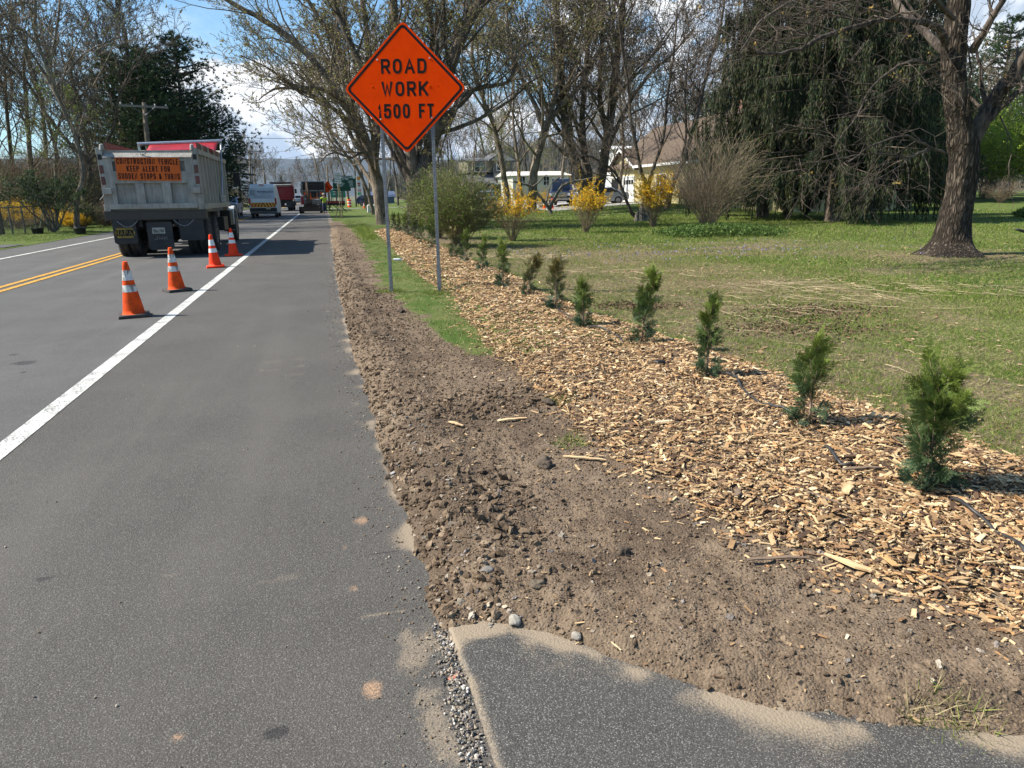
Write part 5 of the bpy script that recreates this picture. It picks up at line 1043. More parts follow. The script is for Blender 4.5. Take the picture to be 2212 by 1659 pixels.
def road_sign():
    ang = radians(-20); mid = Vector((.915+.362, 11.063-.19, 0)); z0 = hz(mid.x, mid.y)
    t = thing('road_work_sign', 'orange diamond sign reading ROAD WORK 1500 FT on two perforated steel posts', 'road sign', (mid.x, mid.y, 0), ang)
    for s_ in (-1, 1):
        zz = hz(mid.x+s_*.375*cos(ang), mid.y+s_*.375*sin(ang)); m = MB(); post_bm(m, s_*.375, .035, zz-.06, 3.3)
        if s_ > 0: m.box((s_*.375, .035, zz+.25), (.053, .049, .36), mi=0)
        else: m.box((s_*.375, .035, zz-.02), (.053, .049, .16), mi=0)
        m.build('post', [M_galv, M_hole], t)
    h = 1.775/2; r = .075
    def diamond(hh, rr):
        P = []
        for k in range(4):
            a = pi/2+k*pi/2; c = np.array([cos(a), sin(a)])*(hh-rr*sqrt(2)+0)
            for q in range(7): b = a-pi/4+q*pi/12; P.append((c[0]+rr*cos(b), c[1]+rr*sin(b)))
        return P
    # slightly turned about its own centre like the real one
    cz = 2.968; tw = radians(-.9); U = (cos(tw), 0, sin(tw)); V = (-sin(tw), 0, cos(tw)); N = (0, -1, 0)
    m = MB(); m.prism(diamond(h, r), (0, .008, cz), U, V, N, .005); 
    o = m.build('panel', M_orange, t)
    m = MB(); m.ring(diamond(h-.035, r*.8), diamond(h-.035-.048, r*.55), (0, .003, cz), U, V, N, .0011); m.build('border', M_black, t)
    m = MB()
    for s_, dz, w_ in (('ROAD', .296, .655), ('WORK', -.002, .675), ('1500 FT', -.300, .815)):
        letter_strokes(m, s_, .196, .13, (0, .003, cz+dz), U, V, N, .035, .30, total=w_)
    m.build('lettering', M_black, t)
    m = MB()
    for x_, z_ in ((-.375, .39), (.375, .39), (-.375, -.40), (.375, -.40)): m.lathe([(.0001, -.006), (.009, -.006), (.012, -.001)], 10, (x_, .003, cz+z_), 'Y')
    m.build('bolt', M_bolt, t)
    m = MB()
    for x_, z_, r_ in ((-.47, .04, .02), (.36, .02, .028), (.47, .03, .01), (-.50, .08, .008)): m.lathe([(.0001, .0), (r_*.5, -.004), (r_, -.0002)], 12, (x_, .003, cz+z_), 'Y')
    m.build('dents', M_orange, t, smooth=True)
road_sign()

# ---- cones
M_cone = plain('cone_orange', (.82, .085, .01), (.55, .06, .012), 9, .8, bump=.2, spec=.15); M_cone_new = plain('cone_red_orange', (.92, .05, .01), (.80, .045, .01), 9, .7, spec=.2)
def scuffed():
    t = NT('scuffed_white_collar', .5); k = t.rng(t.noise(16, 6, .7, .4, st=(1, 1, .5)), .50, .58); t.color(t.mix(k, (.62, .61, .58), (.20, .17, .15))); return t.m
M_collar = scuffed(); M_collar_new = plain('white_collar', (.72, .72, .70), (.5, .5, .48), 12, .4, lo=.5, hi=.8); M_rub = plain('black_rubber', (.025, .024, .022), (.06, .05, .042), 12, .8)
def cone(label, px, py, base_m, cone_m, col_m, H=.72, lean=(0, 0), rz=0.0, X=None):
    g = G(px, py) if X is None else Vector(X); t = thing('traffic_cone', label, 'traffic cone', (g.x, g.y, .0), rz, 'traffic cones along the lane'); t.rotation_euler = (lean[0], lean[1], rz)
    rr = lambda z: .135*(1-(z-.04)/(H-.04))+.030*((z-.04)/(H-.04))
    m = MB(); m.box((0, 0, .021), (.39, .39, .042), top=(.95, .95)); m.build('base', base_m, t, bevel=.008)
    m = MB(); m.lathe([(.150, .034), (.14, .05)]+[(rr(z), z) for z in np.linspace(.05, H, 14)]+[(.026, H+.004), (.018, H-.01)], 28); m.build('body', cone_m, t, smooth=True)
    for z0, z1 in ((H*.67, H*.85), (H*.46, H*.585)):
        m = MB(); m.lathe([(rr(z0)+.0025, z0), (rr(z1)+.0025, z1)], 28); m.build('collar', col_m, t, smooth=True)
cone('worn orange cone with scuffed collars and dark base, closest to the camera', 291, 683, M_rub, M_cone, M_collar, .72, (0, radians(-1.5)), .25)
cone('worn orange cone, second from the camera, tilting slightly', 383, 628, M_rub, M_cone, M_collar, .72, (0, radians(-2)), .5)
cone('cleaner red orange cone with a matching base, third from the camera', 466, 577, M_cone_new, M_cone_new, M_collar_new, .72, (0, radians(-3)), .15)
cone('red orange cone farthest from the camera, beside the dump truck wheels', 505, 552, M_cone_new, M_cone_new, M_collar_new, .72, (0, radians(-1)), .4)

# ---- wheels
M_tyre = plain('tyre_rubber', (.022, .021, .020), (.038, .036, .033), 10, .8, bump=.4, bscale=30); M_rim = plain('steel_rim', (.22, .22, .22), (.12, .11, .10), 8, .5, .5); M_glass = plain('vehicle_glass', (.015, .018, .022), (.02, .025, .03), 3, .06, spec=.9)
M_chrome = plain('bright_trim', (.5, .5, .5), (.35, .35, .35), 4, .25, .9)
def wheel(parent, x, y, r, w, side=1, dual=False, rim=M_rim):
    m = MB()
    for off in ((0, w*1.08) if dual else (0,)):
        xo = x-side*off; pr = [(r*.58, -w/2), (r*.84, -w/2), (r*.95, -w*.44), (r, -w*.33), (r, -w*.08), (r*.975, -w*.06), (r*.975, w*.06), (r, w*.08), (r, w*.33), (r*.95, w*.44), (r*.84, w/2), (r*.58, w/2)]; m.lathe(pr, 36, (xo, y, r), 'X')
        for k in range(40):
            a = k*2*pi/40
            for s_ in (-1, 1): m.box((xo+s_*w*.36, y+cos(a)*r*.997, r+sin(a)*r*.997), (w*.22, r*.05, r*.035), rx=a)
    o = m.build('wheel', M_tyre, parent, smooth=False)
    m = MB(); e = x+side*w/2; d = -side*w*(.28 if dual else .12)
    m.lathe([(.001, e+d*1.1+side*.03), (r*.16, e+d*1.0+side*.03), (r*.20, e+d), (r*.44, e+d*.9), (r*.52, e-side*.012), (r*.585, e-side*.004), (r*.60, e-side*.02)], 28, (0, y, r), 'X')
    m.lathe([(r*.60, x-side*w*(1.55 if dual else .5)), (r*.60, e-side*.02)], 28, (0, y, r), 'X')
    for k in range(8): a = k*pi/4; m.lathe([(.001, e+d*.9+side*.012), (r*.035, e+d*.9+side*.012), (r*.035, e+d*.9)], 8, (0, y+cos(a)*r*.32, r+sin(a)*r*.32), 'X')
    m.build('rim', rim, o, smooth=True)
    return o

# ---- dump truck
def dirty(name, c, dirt=(.12, .10, .08), lo=.45, hi=.75, rough=.5, metal=0):
    t = NT(name, rough, metal, .4); n = t.noise(2.4, 7, .65); n2 = t.noise(1.0, 6, .7, st=(14, 14, 1.2)); n3 = t.noise(18, 4, .6)
    k = t.math('MULTIPLY', t.rng(t.math('ADD', t.math('MULTIPLY', n, .5), t.math('MULTIPLY', n2, .5)), lo, hi), .8); c_ = t.mix(k, c, dirt); c_ = t.mix(t.rng(n3, .60, .72, 0, .5), c_, tuple(x*.55 for x in c)); t.color(c_); t.bump(n3, .15, .01); return t.m
M_bed = dirty('dirty_white_bed_paint', (.36, .345, .31), (.13, .11, .09), .34, .68); M_bed_side = dirty('dirty_cream_bed_paint', (.36, .33, .275), (.16, .135, .10), .4, .75); M_under = dirty('grimy_black_steel', (.013, .012, .011), (.03, .026, .022)); M_rail = dirty('road_grimed_beam', (.045, .038, .033), (.02, .017, .015))
M_tsign = dirty('faded_orange_sign_sheet', (.60, .115, .018), (.32, .07, .02), .45, .8, .9); M_tarp = plain('red_vinyl_tarp', (.36, .012, .018), (.25, .01, .014), 3, .4); M_lamp = plain('tail_lamp_red', (.10, .008, .012), (.06, .006, .01), 3, .2); M_white_cab = plain('white_cab_paint', (.62, .62, .60), (.5, .5, .48), 2, .3)
M_yel = plain('yellow_print', (.30, .20, .015), (.12, .085, .015), 6, .6, lo=.3, hi=.6); M_grey_print = plain('faded_grey_print', (.16, .16, .16), (.09, .09, .09), 5, .8); M_plate = plain('licence_plate', (.42, .42, .38), (.26, .25, .22), 8, .5)
def dump_truck():
    t = thing('dump_truck', 'dirty white tandem axle dump truck driving away with a CONSTRUCTION VEHICLE sign on its tailgate', 'dump truck', (-4.24, 21.0, 0))
    W = 1.17; z0, z1 = 1.27, 2.74
    # bed
    m = MB(); Lb = 5.5
    for s_ in (-1, 1):
        m.box((s_*(W-.03), Lb/2+.12, (z0+z1-.12)/2), (.05, Lb, z1-z0-.12))
        m.box((s_*(W+.005), Lb/2+.12, z1-.05), (.13, Lb+.02, .13))
        m.box((s_*(W+.01), Lb/2+.12, z0+.03), (.14, Lb+.02, .14))
        for k in range(9): y = .55+k*.60; m.box((s_*(W+.025), y, (z0+z1)/2-.02), (.07, .09, z1-z0-.20))
        for k in range(4): m.box((s_*(W-.02), 1.2+k*1.15, z1+.10), (.04, .12, .20))
    m.box((0, Lb/2+.12, z0-.02), (2*W-.2, Lb, .08)); m.box((0, Lb+.10, (z0+z1)/2+.08), (2*W-.12, .05, z1-z0+.12))
    m.box((0, Lb+.55, z1+.28), (2*W-.1, 1.0, .04), rx=.12)
    m.build('bed', M_bed_side, t, bevel=.008)
    m = MB(); m.box((W-.055, Lb/2+.3, z1+.13), (.03, Lb-.6, .17)); m.box((-W+.055, Lb/2+.3, z1+.13), (.03, Lb-.6, .17)); m.build('side_board', dirty('rusty_red_board', (.16, .045, .03), (.10, .06, .04)), t)
    # tailgate: framed plate with recesses, sloping lit top rail
    m = MB(); tw = 1.05; Y0 = 0.0
    m.box((0, Y0+.09, (z0+z1)/2-.05), (2*tw, .03, z1-z0-.12))
    for s_ in (-1, 1): m.box((s_*(tw-.09), Y0+.015, (z0+z1)/2-.08), (.20, .10, z1-z0-.2))
    def wedge(x0, x1, za, zb, ya, yb): m.add([(x0, ya, za), (x1, ya, za), (x1, yb, zb), (x0, yb, zb), (x0, .09, za), (x1, .09, za), (x1, .09, zb), (x0, .09, zb)], [(0, 1, 2, 3), (7, 6, 5, 4), (0, 4, 5, 1), (3, 2, 6, 7), (0, 3, 7, 4), (1, 5, 6, 2)])
    wedge(-tw, tw, z1-.19, z1-.01, -.085, .16); m.box((0, Y0+.015, z1-.25), (2*tw, .09, .075))
    m.box((0, Y0+.018, 2.06), (2*tw-.36, .085, .30))
    for x_ in (-.30, .34): m.box((x_, Y0+.018, 1.64), (.21, .085, .56))
    m.box((0, Y0+.0, z0+.06), (2*tw, .13, .13))
    for (xa_, xb_) in ((-.86, -.42), (-.19, .22), (.46, .86)): m.add([(xa_, -.03, 1.36), (xb_, -.03, 1.36), (xb_, .05, 1.42), (xa_, .05, 1.40)], [(0, 1, 2, 3)]); m.tube([(xb_, -.01, 1.36), (xb_-.02, -.01, 1.5), (xb_+.09, -.01, 1.57), (xb_+.12, -.01, 1.52)], .012, 5)
    m.tube([(-.10, -.02, z1-.1), (-.16, -.03, z1-.13), (-.16, -.03, z1-.03), (-.04, -.05, z1-.03), (-.04, -.05, z1-.10), (-.12, -.04, z1-.13)], .012, 6)
    m.build('tailgate', M_bed, t, bevel=.006)
    # corner posts
    for s_ in (-1, 1):
        m = MB(); m.box((s_*(tw+.075), .06, (z0+z1)/2), (.13, .17, z1-z0+.10)); m.tube([(s_*(tw+.02), -.02, z1-.02), (s_*(tw+.02), .02, z1+.10), (s_*(tw+.02), .09, z1+.12), (s_*(tw+.02), .16, z1)], .045, 8)
        m.box((s_*(tw+.01), -.06, 1.72), (.22, .12, .15)); m.tube([(s_*(tw-.02), -.05, 1.67), (s_*(tw+.10)*1.0, -.10, 1.62), (s_*(tw+.22), -.05, 1.50)], .014, 6)
        m.build('corner_post', M_bed, t, bevel=.008)
        for zz in (2.26, 1.98):
            m = MB(); m.box((s_*(tw+.078), -.035, zz), (.095, .03, .20)); m.build('tail_lamp', M_lamp, t, bevel=.03)
        m = MB(); m.box((s_*(tw+.075), -.03, 2.56), (.09, .02, .13)); m.build('latch', M_under, t)
    # sign
    U, V, N = (cos(.02), 0, -sin(.02)), (sin(.02), 0, cos(.02)), (0, -1, 0); cx, cz = 0.0-.02, 2.265
    m = MB(); m.prism([(-.74, -.29), (.74, -.29), (.76, -.27), (.76, .27), (.74, .29), (-.74, .29), (-.76, .27), (-.76, -.27)], (cx, -.048, cz), U, V, N, .006); sg = m.build('warning_sign', M_tsign, t)
    m = MB()
    for s_, dz, w_ in (('CONSTRUCTION VEHICLE', .185, 1.46), ('KEEP ALERT FOR', 0, 1.03), ('SUDDEN STOPS & TURNS', -.185, 1.46)): letter_strokes(m, s_, .145, .075, (cx, -.054, cz+dz), U, V, N, .023, .34, total=w_)
    m.build('lettering', M_black, sg)
    # rear beam and underbody
    m = MB(); m.box((0, .12, 1.10), (2.46, .30, .24)); m.box((0, .4, 1.0), (2.3, .3, .12)); m.box((.0, -.035, 1.205), (2.3, .02, .03)); m.build('rear_beam', M_rail, t, bevel=.01)
    m = MB()
    for s_ in (-1, 1): m.box((s_*.43, 3.9, .93), (.09, 7.6, .26))
    for y in (.95, 2.3): m.tube([(-1.0, y, .52), (1.0, y, .52)], .09, 10); m.lathe([(.02, -.28), (.2, -.16), (.2, .16), (.02, .28)], 14, (0, y, .52), 'Y')
    m.box((0, 1.6, .9), (.9, 2.0, .14)); m.box((-.55, 0.25, .86), (.12, .16, .25)); m.box((.42, .25, .90), (.10, .14, .22)); m.box((0, .30, .80), (.5, .1, .30))
    m.box((.98, 4.3, .72), (.42, 1.0, .42)); m.box((-.98, 4.3, .72), (.42, 1.2, .5)); m.tube([(0, .4, .95), (0, 7.0, .95)], .06, 8)
    m.build('chassis', M_under, t)
    wheel(t, 1.02, .95, .52, .27, 1, True); wheel(t, 1.02, 2.30, .52, .27, 1, True); wheel(t, -1.02, .95, .52, .27, -1, True); wheel(t, -1.02, 2.30, .52, .27, -1, True)
    wheel(t, 1.04, 7.35, .53, .30, 1); wheel(t, -1.04, 7.35, .53, .30, -1)
    # flaps
    def flap(x, w_, za, zb, y, mat=M_under, r=.06):
        m = MB(); m.prism([(-w_/2, zb), (-w_/2, za+r), (-w_/2+r*.3, za+r*.3), (-w_/2+r, za), (w_/2-r, za), (w_/2-r*.3, za+r*.3), (w_/2, za+r), (w_/2, zb)][::-1], (x, y, 0), (1, 0, 0), (0, 0, 1), (0, -1, 0), .012); return m.build('mud_flap', plain('flap_rubber', (.016, .016, .018), (.028, .027, .027), 3, .7), t)
    f = flap(-.80, .56, .38, 1.0, -.02)
    m = MB(); n_ = 0; m.prism([(-.24, .66), (-.17, .79), (.20, .79), (.26, .66), (.20, .53), (-.17, .53)][::-1], (-.82, -.033, 0), (1, 0, 0), (0, 0, 1), (0, -1, 0), .002); m.build('emblem', M_yel, f)
    m = MB(); m.box((-.82, -.0375, .66), (.44, .002, .15)); m.build('emblem_band', M_black, f); m = MB(); letter_strokes(m, 'NAPA', .12, .085, (-.83, -.039, .66), (1, 0, 0), (0, 0, 1), (0, -1, 0), .022, .2); m.build('lettering', M_yel, f)
    f = flap(.05, .62, .20, .92, -.06); m = MB(); m.box((.02, -.076, .70), (.31, .006, .155)); pl = m.build('licence_plate', M_plate, f); m = MB(); letter_strokes(m, 'XBM1769', .075, .032, (.02, -.080, .69), (1, 0, 0), (0, 0, 1), (0, -1, 0), .010, .2); m.build('lettering', M_black, pl)
    m = MB(); letter_strokes(m, 'JMH', .085, .08, (.05, -.073, .50), (1, 0, 0), (0, 0, 1), (0, -1, 0), .02, .3); m.build('lettering', M_grey_print, f)
    flap(.83, .62, .42, .98, -.0)
    for x0 in (-.95, .42):
        m = MB(); P = [(x0+k*.045, -.06, .97-.16*sin(pi*k/11)) for k in range(12)]
        for k in range(11): a = P[k]; b = P[k+1]; m.tube([a, ((a[0]+b[0])/2, a[1]-.008*(k % 2), (a[2]+b[2])/2-.008), b], .011, 6)
        m.build('safety_chain', M_galv, t)
    # tarp gear
    m = MB(); m.tube([(-1.15, 4.45, z1+.42), (1.30, 4.45, z1+.52)], .06, 12); m.box((-1.15, 4.6, z1+.2), (.06, .06, .38)); m.tube([(-.2, 4.6, z1+.40), (.3, 4.6, z1+.415)], .06, 10); m.build('tarp_roller', M_alu, t)
    m = MB(); V = []; nx, ny = 16, 10
    for j in range(ny+1):
        v = j/ny
        for i in range(nx+1): u = i/nx; V.append((-.80+u*2.0-.06*v*(1-u), 4.42-1.7*v, z1+.40+.08*u-.30*v-.16*sin(pi*v)*(1-.1*cos(u*9))))
    F = [(j*(nx+1)+i, j*(nx+1)+i+1, (j+1)*(nx+1)+i+1, (j+1)*(nx+1)+i) for j in range(ny) for i in range(nx)]; m.add(V, F); tp = m.build('tarp', M_tarp, t, smooth=True); sm = tp.modifiers.new('thick', 'SOLIDIFY'); sm.thickness = .01
    m = MB(); m.tube([(W+.10, 3.4, 1.55), (W+.12, 3.55, 1.9), (W+.14, 4.2, 3.1), (W+.10, 4.55, 3.22)], .028, 8); m.box((W+.12, 3.4, 1.50), (.12, .16, .22)); m.build('tarp_arm', M_alu, t)
    # cab
    m = MB(); m.box((0, 6.6, 1.55), (1.9, .9, 1.0)); m.box((0, 6.55, 2.3), (1.85, 1.15, .6), top=(.92, .85)); m.box((0, 7.75, 1.30), (1.25, 1.5, .75), top=(.9, 1)); 
    m.build('cab', M_white_cab, t, bevel=.05)
    for s_ in (-1, 1):
        m = MB(); m.lathe([(.58, -.20), (.62, -.16), (.62, .16), (.58, .20)], 24, (s_*.98, 7.35, .60), 'X'); V = np.array(m.V[0]); m = MB(); P = [(.64*cos(a), .64*sin(a)) for a in np.linspace(0, pi, 14)]+[(.58*cos(a), .58*sin(a)) for a in np.linspace(pi, 0, 14)]
        m.prism([(p[0], p[1]) for p in P], (s_*.80, 7.35, .60), (0, 1, 0), (0, 0, 1), (s_, 0, 0), .38); m.build('fender', M_white_cab, t, bevel=.02)
        m = MB(); m.box((s_*1.0, 6.2, .85), (.34, .9, .5)); m.box((s_*1.06, 6.0, .42), (.3, .4, .05)); m.build('step', M_under, t, bevel=.02)
        m = MB(); m.box((s_*1.40, 6.9, 2.15), (.22, .10, .46)); m.tube([(s_*.9, 6.9, 2.4), (s_*1.3, 6.9, 2.38), (s_*1.3, 6.9, 1.95), (s_*.9, 6.9, 1.85)], .018, 6); m.build('mirror', M_under, t, bevel=.03)
        m = MB(); m.box((s_*.935, 6.6, 2.3), (.03, .7, .42)); m.build('side_window', M_glass, t)
    m = MB(); m.tube([(1.02, 5.95, .9), (1.02, 5.95, 2.6)], .075, 12); m.box((1.03, 5.9, 1.75), (.16, .10, 1.4)); m.build('exhaust_stack', dirty('perforated_chrome', (.35, .30, .2), (.1, .09, .06), metal=.6), t)
dump_truck()

# ---- a generic road vehicle from its side outline
def lofted(outline, half, tum, z_t, m, mi=0):
    # outline (y,z) closed, widths narrow above the belt z_t
    P = outline; n = len(P); wd = [half-(max(0, z-z_t))*tum for (_, z) in P]
    V = [(-w_, y, z) for (y, z), w_ in zip(P, wd)]+[(w_, y, z) for (y, z), w_ in zip(P, wd)]
    F = [tuple(range(n))[::-1] if False else tuple(range(n)), tuple(range(2*n-1, n-1, -1))]+[(i, n+i, n+(i+1) % n, (i+1) % n) for i in range(n)]
    m.add(V, F, mi)
def car(label, cat, name, loc, rz, outline, half, belt, glassL, wheels, r, paint_m, rear=None, front=None, group=None, ends=None):
    t = thing(name, label, cat, loc, rz, group); m = MB(); lofted(outline, half, .22, belt, m); m.build('body', paint_m, t, bevel=.04)
    for s_ in (-1, 1):
        for poly in glassL:
            m = MB(); m.prism(poly if s_ < 0 else poly[::-1], (s_*(half-.02), 0, 0), (0, 1, 0), (0, 0, 1), (s_, 0, 0), .03); v = m.V[0]; v[:, 0] -= s_*np.maximum(0, v[:, 2]-belt)*.22; m.build('side_window', M_glass, t)
    for y in wheels:
        for s_ in (-1, 1): wheel(t, s_*(half-.10), y, r, .22, s_)
    return t
def panel(name, mat, par, V, off=0):
    m = MB(); m.add(V, [tuple(range(len(V)))]); o = m.build(name, mat, par); s_ = o.modifiers.new('t', 'SOLIDIFY'); s_.thickness = .02; s_.offset = 0; return o
M_silver = plain('silver_paint', (.42, .44, .47), (.38, .40, .43), 2, .3, .5); M_vanwhite = plain('van_white_paint', (.72, .73, .74), (.66, .67, .68), 2, .3); M_navy = plain('dark_blue_paint', (.02, .03, .07), (.015, .02, .05), 2, .25); M_red = dirty('red_bed_paint', (.30, .022, .025), (.12, .03, .025)); M_redlens = plain('red_lens', (.45, .01, .02), (.3, .01, .015), 3, .2); M_headl = plain('lamp_glass', (.6, .62, .65), (.4, .4, .42), 3, .1)
SUV = [(-2.25, .45), (-2.3, .75), (-2.2, 1.05), (-1.15, 1.12), (-.35, 1.62), (1.5, 1.66), (2.05, 1.3), (2.25, 1.0), (2.25, .45), (1.8, .3), (-1.9, .3)]
SUVG = [[(-.95, 1.12), (-.3, 1.52), (.45, 1.55), (.45, 1.10)], [(.52, 1.10), (.52, 1.55), (1.4, 1.53), (1.75, 1.15)]]
# oncoming crossover: front towards the camera (local -y is its front)
def crossover(label, loc, rz, paint_m, grp=None):
    t = car(label, 'car', 'crossover_car', loc, rz, SUV, .93, 1.05, SUVG, (-1.4, 1.4), .36, paint_m, group=grp)
    panel('windscreen', M_glass, t, [(-.80, -1.10, 1.15), (.80, -1.10, 1.15), (.68, -.42, 1.60), (-.68, -.42, 1.60)])
    m = MB(); m.box((0, -2.29, .78), (1.0, .05, .16)); m.box((0, -2.27, .50), (1.3, .05, .16)); m.build('grille', M_black, t)
    for s_ in (-1, 1): m = MB(); m.box((s_*.70, -2.24, .86), (.38, .08, .13)); m.build('headlight', M_headl, t, bevel=.02); m = MB(); m.box((s_*1.02, -.85, 1.15), (.16, .1, .13)); m.build('mirror', paint_m, t, bevel=.03)
    m = MB(); m.box((0, -2.3, .62), (1.2, .03, .03)); m.build('trim', M_chrome, t); return t
g = G(520, 461); crossover('silver crossover driving towards the camera in the far lane', (g.x+.3, 66, 0), 0, M_silver)

# ---- white panel van
def van():
    t = thing('panel_van', 'white panel van with PETROLEUM lettering and red and yellow stripes across its tail', 'van', (-4.32, 59, 0))
    OL = [(0, .45), (0, 1.2), (.06, 2.3), (.25, 2.5), (3.9, 2.55), (4.8, 1.6), (5.6, 1.25), (5.75, .9), (5.7, .4), (4.5, .3), (.5, .3)]
    m = MB(); lofted(OL, 1.02, .10, 1.1, m); m.build('body', M_vanwhite, t, bevel=.08)
    m = MB(); 
    for x0, x1 in ((-.93, .93),): m.add([(x0, -.02, 1.42), (x1, -.02, 1.42), (x1*.93, .035, 2.2), (x0*.93, .035, 2.2)], [(0, 1, 2, 3)])
    m.build('rear_glass', plain('white_window_film', (.50, .54, .60), (.44, .48, .54), 2, .2), t)
    m = MB(); letter_strokes(m, 'PETROLEUM', .15, .11, (.24, -.012, 1.93), (1, 0, 0), (0, .07, 1), (0, -1, 0), .03, .25); letter_strokes(m, 'SERVICE', .05, .05, (.2, -.016, 1.78), (1, 0, 0), (0, .07, 1), (0, -1, 0), .012, .5); m.box((-.0, -.03, 1.62), (1.3, .004, .018)); m.box((-.0, -.035, 1.52), (1.2, .004, .014)); 
    for p in ((-.78, 1.93, .30, .34), ): m.ring([(-.17, -.17), (.17, -.17), (.17, .17), (-.17, .17)], [(-.14, -.14), (.14, -.14), (.14, .14), (-.14, .14)], (-.66, -.008, 1.86), (1, 0, 0), (0, .07, 1), (0, -1, 0), .004)
    letter_strokes(m, 'EE', .10, .08, (-.66, -.012, 1.91), (1, 0, 0), (0, .07, 1), (0, -1, 0), .02, .3); letter_strokes(m, 'FA', .08, .08, (-.66, -.012, 1.78), (1, 0, 0), (0, .07, 1), (0, -1, 0), .02, .3)
    m.build('lettering', plain('navy_print', (.02, .03, .08)), t)
    ym = plain('yellow_chevron', (.75, .45, .03), (.65, .4, .03)); m = MB(); m.box((0, -.015, .96), (1.80, .02, .34)); st = m.build('stripe_band', ym, t); m = MB()
    for k in range(4):
        for s_ in (-1, 1): x = s_*(.12+k*.23); m.prism([(x, .80), (x+s_*.11, .80), (x-s_*.08+s_*.02, 1.12), (x-s_*.17, 1.12)][::-1 if s_ > 0 else 1], (0, -.027, 0), (1, 0, 0), (0, 0, 1), (0, -1, 0), .003)
    m.build('chevrons', plain('red_chevron', (.55, .03, .02)), st)
    m = MB(); m.box((0, -.06, .62), (1.96, .22, .26)); m.build('bumper', M_under, t, bevel=.03); m = MB(); m.box((.38, -.18, .70), (.32, .01, .15)); m.build('licence_plate', plain('tan_plate', (.55, .45, .30)), t)
    for s_ in (-1, 1): m = MB(); m.box((s_*.94, -.01, 1.22), (.13, .08, .5)); m.build('tail_lamp', M_redlens, t, bevel=.02)
    m = MB(); m.box((0, .06, 2.44), (.34, .08, .07)); m.build('brake_light', M_redlens, t)
    for y in (1.0, 4.6):
        for s_ in (-1, 1): wheel(t, s_*.88, y, .35, .24, s_)
van()

# ---- red dump truck ahead, pickup beyond
def dump_far(label, x, y, bedm, W=1.22, raised=False, parked=False, grp=None):
    t = thing('dump_truck', label, 'dump truck', (x, y, 0)); z0, z1 = 1.3, 2.85
    m = MB()
    for s_ in (-1, 1):
        m.box((s_*(W-.03), 2.7, (z0+z1)/2), (.06, 5.2, z1-z0)); m.box((s_*W, 2.7, z1-.05), (.14, 5.3, .12))
        for k in range(7): m.box((s_*(W+.03), .5+k*.75, (z0+z1)/2), (.08, .1, z1-z0-.15))
    m.box((0, 2.7, z0), (2*W-.1, 5.2, .1)); m.box((0, 5.3, (z0+z1)/2), (2*W-.1, .06, z1-z0)); m.build('bed', bedm, t)
    wheel(t, 1.02, 1.0, .52, .27, 1, True); wheel(t, -1.02, 1.0, .52, .27, -1, True); wheel(t, 1.02, 2.35, .52, .27, 1, True); wheel(t, -1.02, 2.35, .52, .27, -1, True); wheel(t, 1.04, 7.3, .53, .3, 1); wheel(t, -1.04, 7.3, .53, .3, -1)
    m = MB(); m.box((0, 3.8, .95), (.95, 7.4, .24)); m.tube([(-1, 1, .52), (1, 1, .52)], .1, 8); m.box((0, .1, 1.1), (2.4, .2, .22)); m.box((0, .3, .7), (.6, .2, .5)); m.build('chassis', M_under, t)
    m = MB(); m.box((0, 6.5, 1.9), (2.1, 1.3, 1.6), top=(.92, .85)); m.box((0, 7.7, 1.4), (1.5, 1.4, .9)); m.build('cab', bedm if not parked else M_white_cab, t, bevel=.05)
    for s_ in (-1, 1): m = MB(); m.box((s_*1.4, 6.9, 2.2), (.25, .1, .5)); m.build('mirror', M_under, t); m = MB(); m.box((s_*.80, -.05, .72), (.62, .02, .62)); m.build('mud_flap', plain('flap_rubber', (.03, .035, .04), (.05, .055, .06)), t); m = MB(); m.box((s_*1.15, -.02, 1.55), (.12, .03, .3)); m.build('tail_lamp', M_redlens, t)
    m = MB()
    if not parked:
        m.box((0, .02, 2.05), (2.2, .05, 1.15)); 
        for s_ in (-1, 1): m.box((s_*1.08, -.03, 2.0), (.16, .08, 1.3))
        m.box((0, -.03, 1.42), (2.3, .08, .12)); m.box((0, -.03, 2.62), (2.3, .08, .10)); m.build('tailgate', M_red, t)
        m = MB(); m.box((0, -.02, 2.78), (2.3, .14, .22), rx=.3); m.build('tailgate_rail', M_bed, t)
        m = MB(); [m.box((-.25, -.012, 2.35-k*.11), (1.3-.3*(k % 2), .004, .022)) for k in range(5)]; m.build('lettering', plain('faint_print', (.36, .15, .14)), t); m = MB(); m.tube([(-1.2, 1.5, 3.12), (1.2, 1.5, 3.12)], .06); m.box((0, 3.2, 3.05), (2.3, 3.4, .05)); m.build('tarp', M_under, t)
    else:
        # deep dark empty bed seen through the lowered gate, with side boards
        m.box((0, .05, 1.32), (2.3, .08, .1)); m.box((0, 0.03, 2.16), (2.25, .06, .07)); m.build('sill', M_bed_side, t)
        m = MB(); m.box((0, .06, 1.72), (2.2, .03, .8)); m.build('tailgate', dirty('dark_grey_gate', (.10, .10, .10), (.06, .055, .05)), t)
        for s_ in (-1, 1): m = MB(); m.box((s_*1.18, .0, 2.45), (.10, .10, 1.35), rx=0); m.build('corner_post', M_bed, t); m = MB(); m.box((s_*.86, .03, 1.85), (.34, .02, .30)); m.build('reflector', plain('orange_reflector', (.7, .12, .03)), t)
        m = MB(); m.box((0, .6, 3.05), (2.3, .9, .10), rx=.15); m.box((0, .14, 2.95), (2.3, .05, .22)); m.build('tarp', M_under, t)
        m = MB(); m.box((0, 5.2, 2.5), (2.3, .06, 1.3)); m.build('bulkhead', dirty('rusty_brown_bulkhead', (.06, .03, .02), (.03, .02, .015)), t)
    return t
dump_far('dark red dump truck driving ahead of the white van', -4.30, 86, M_red)
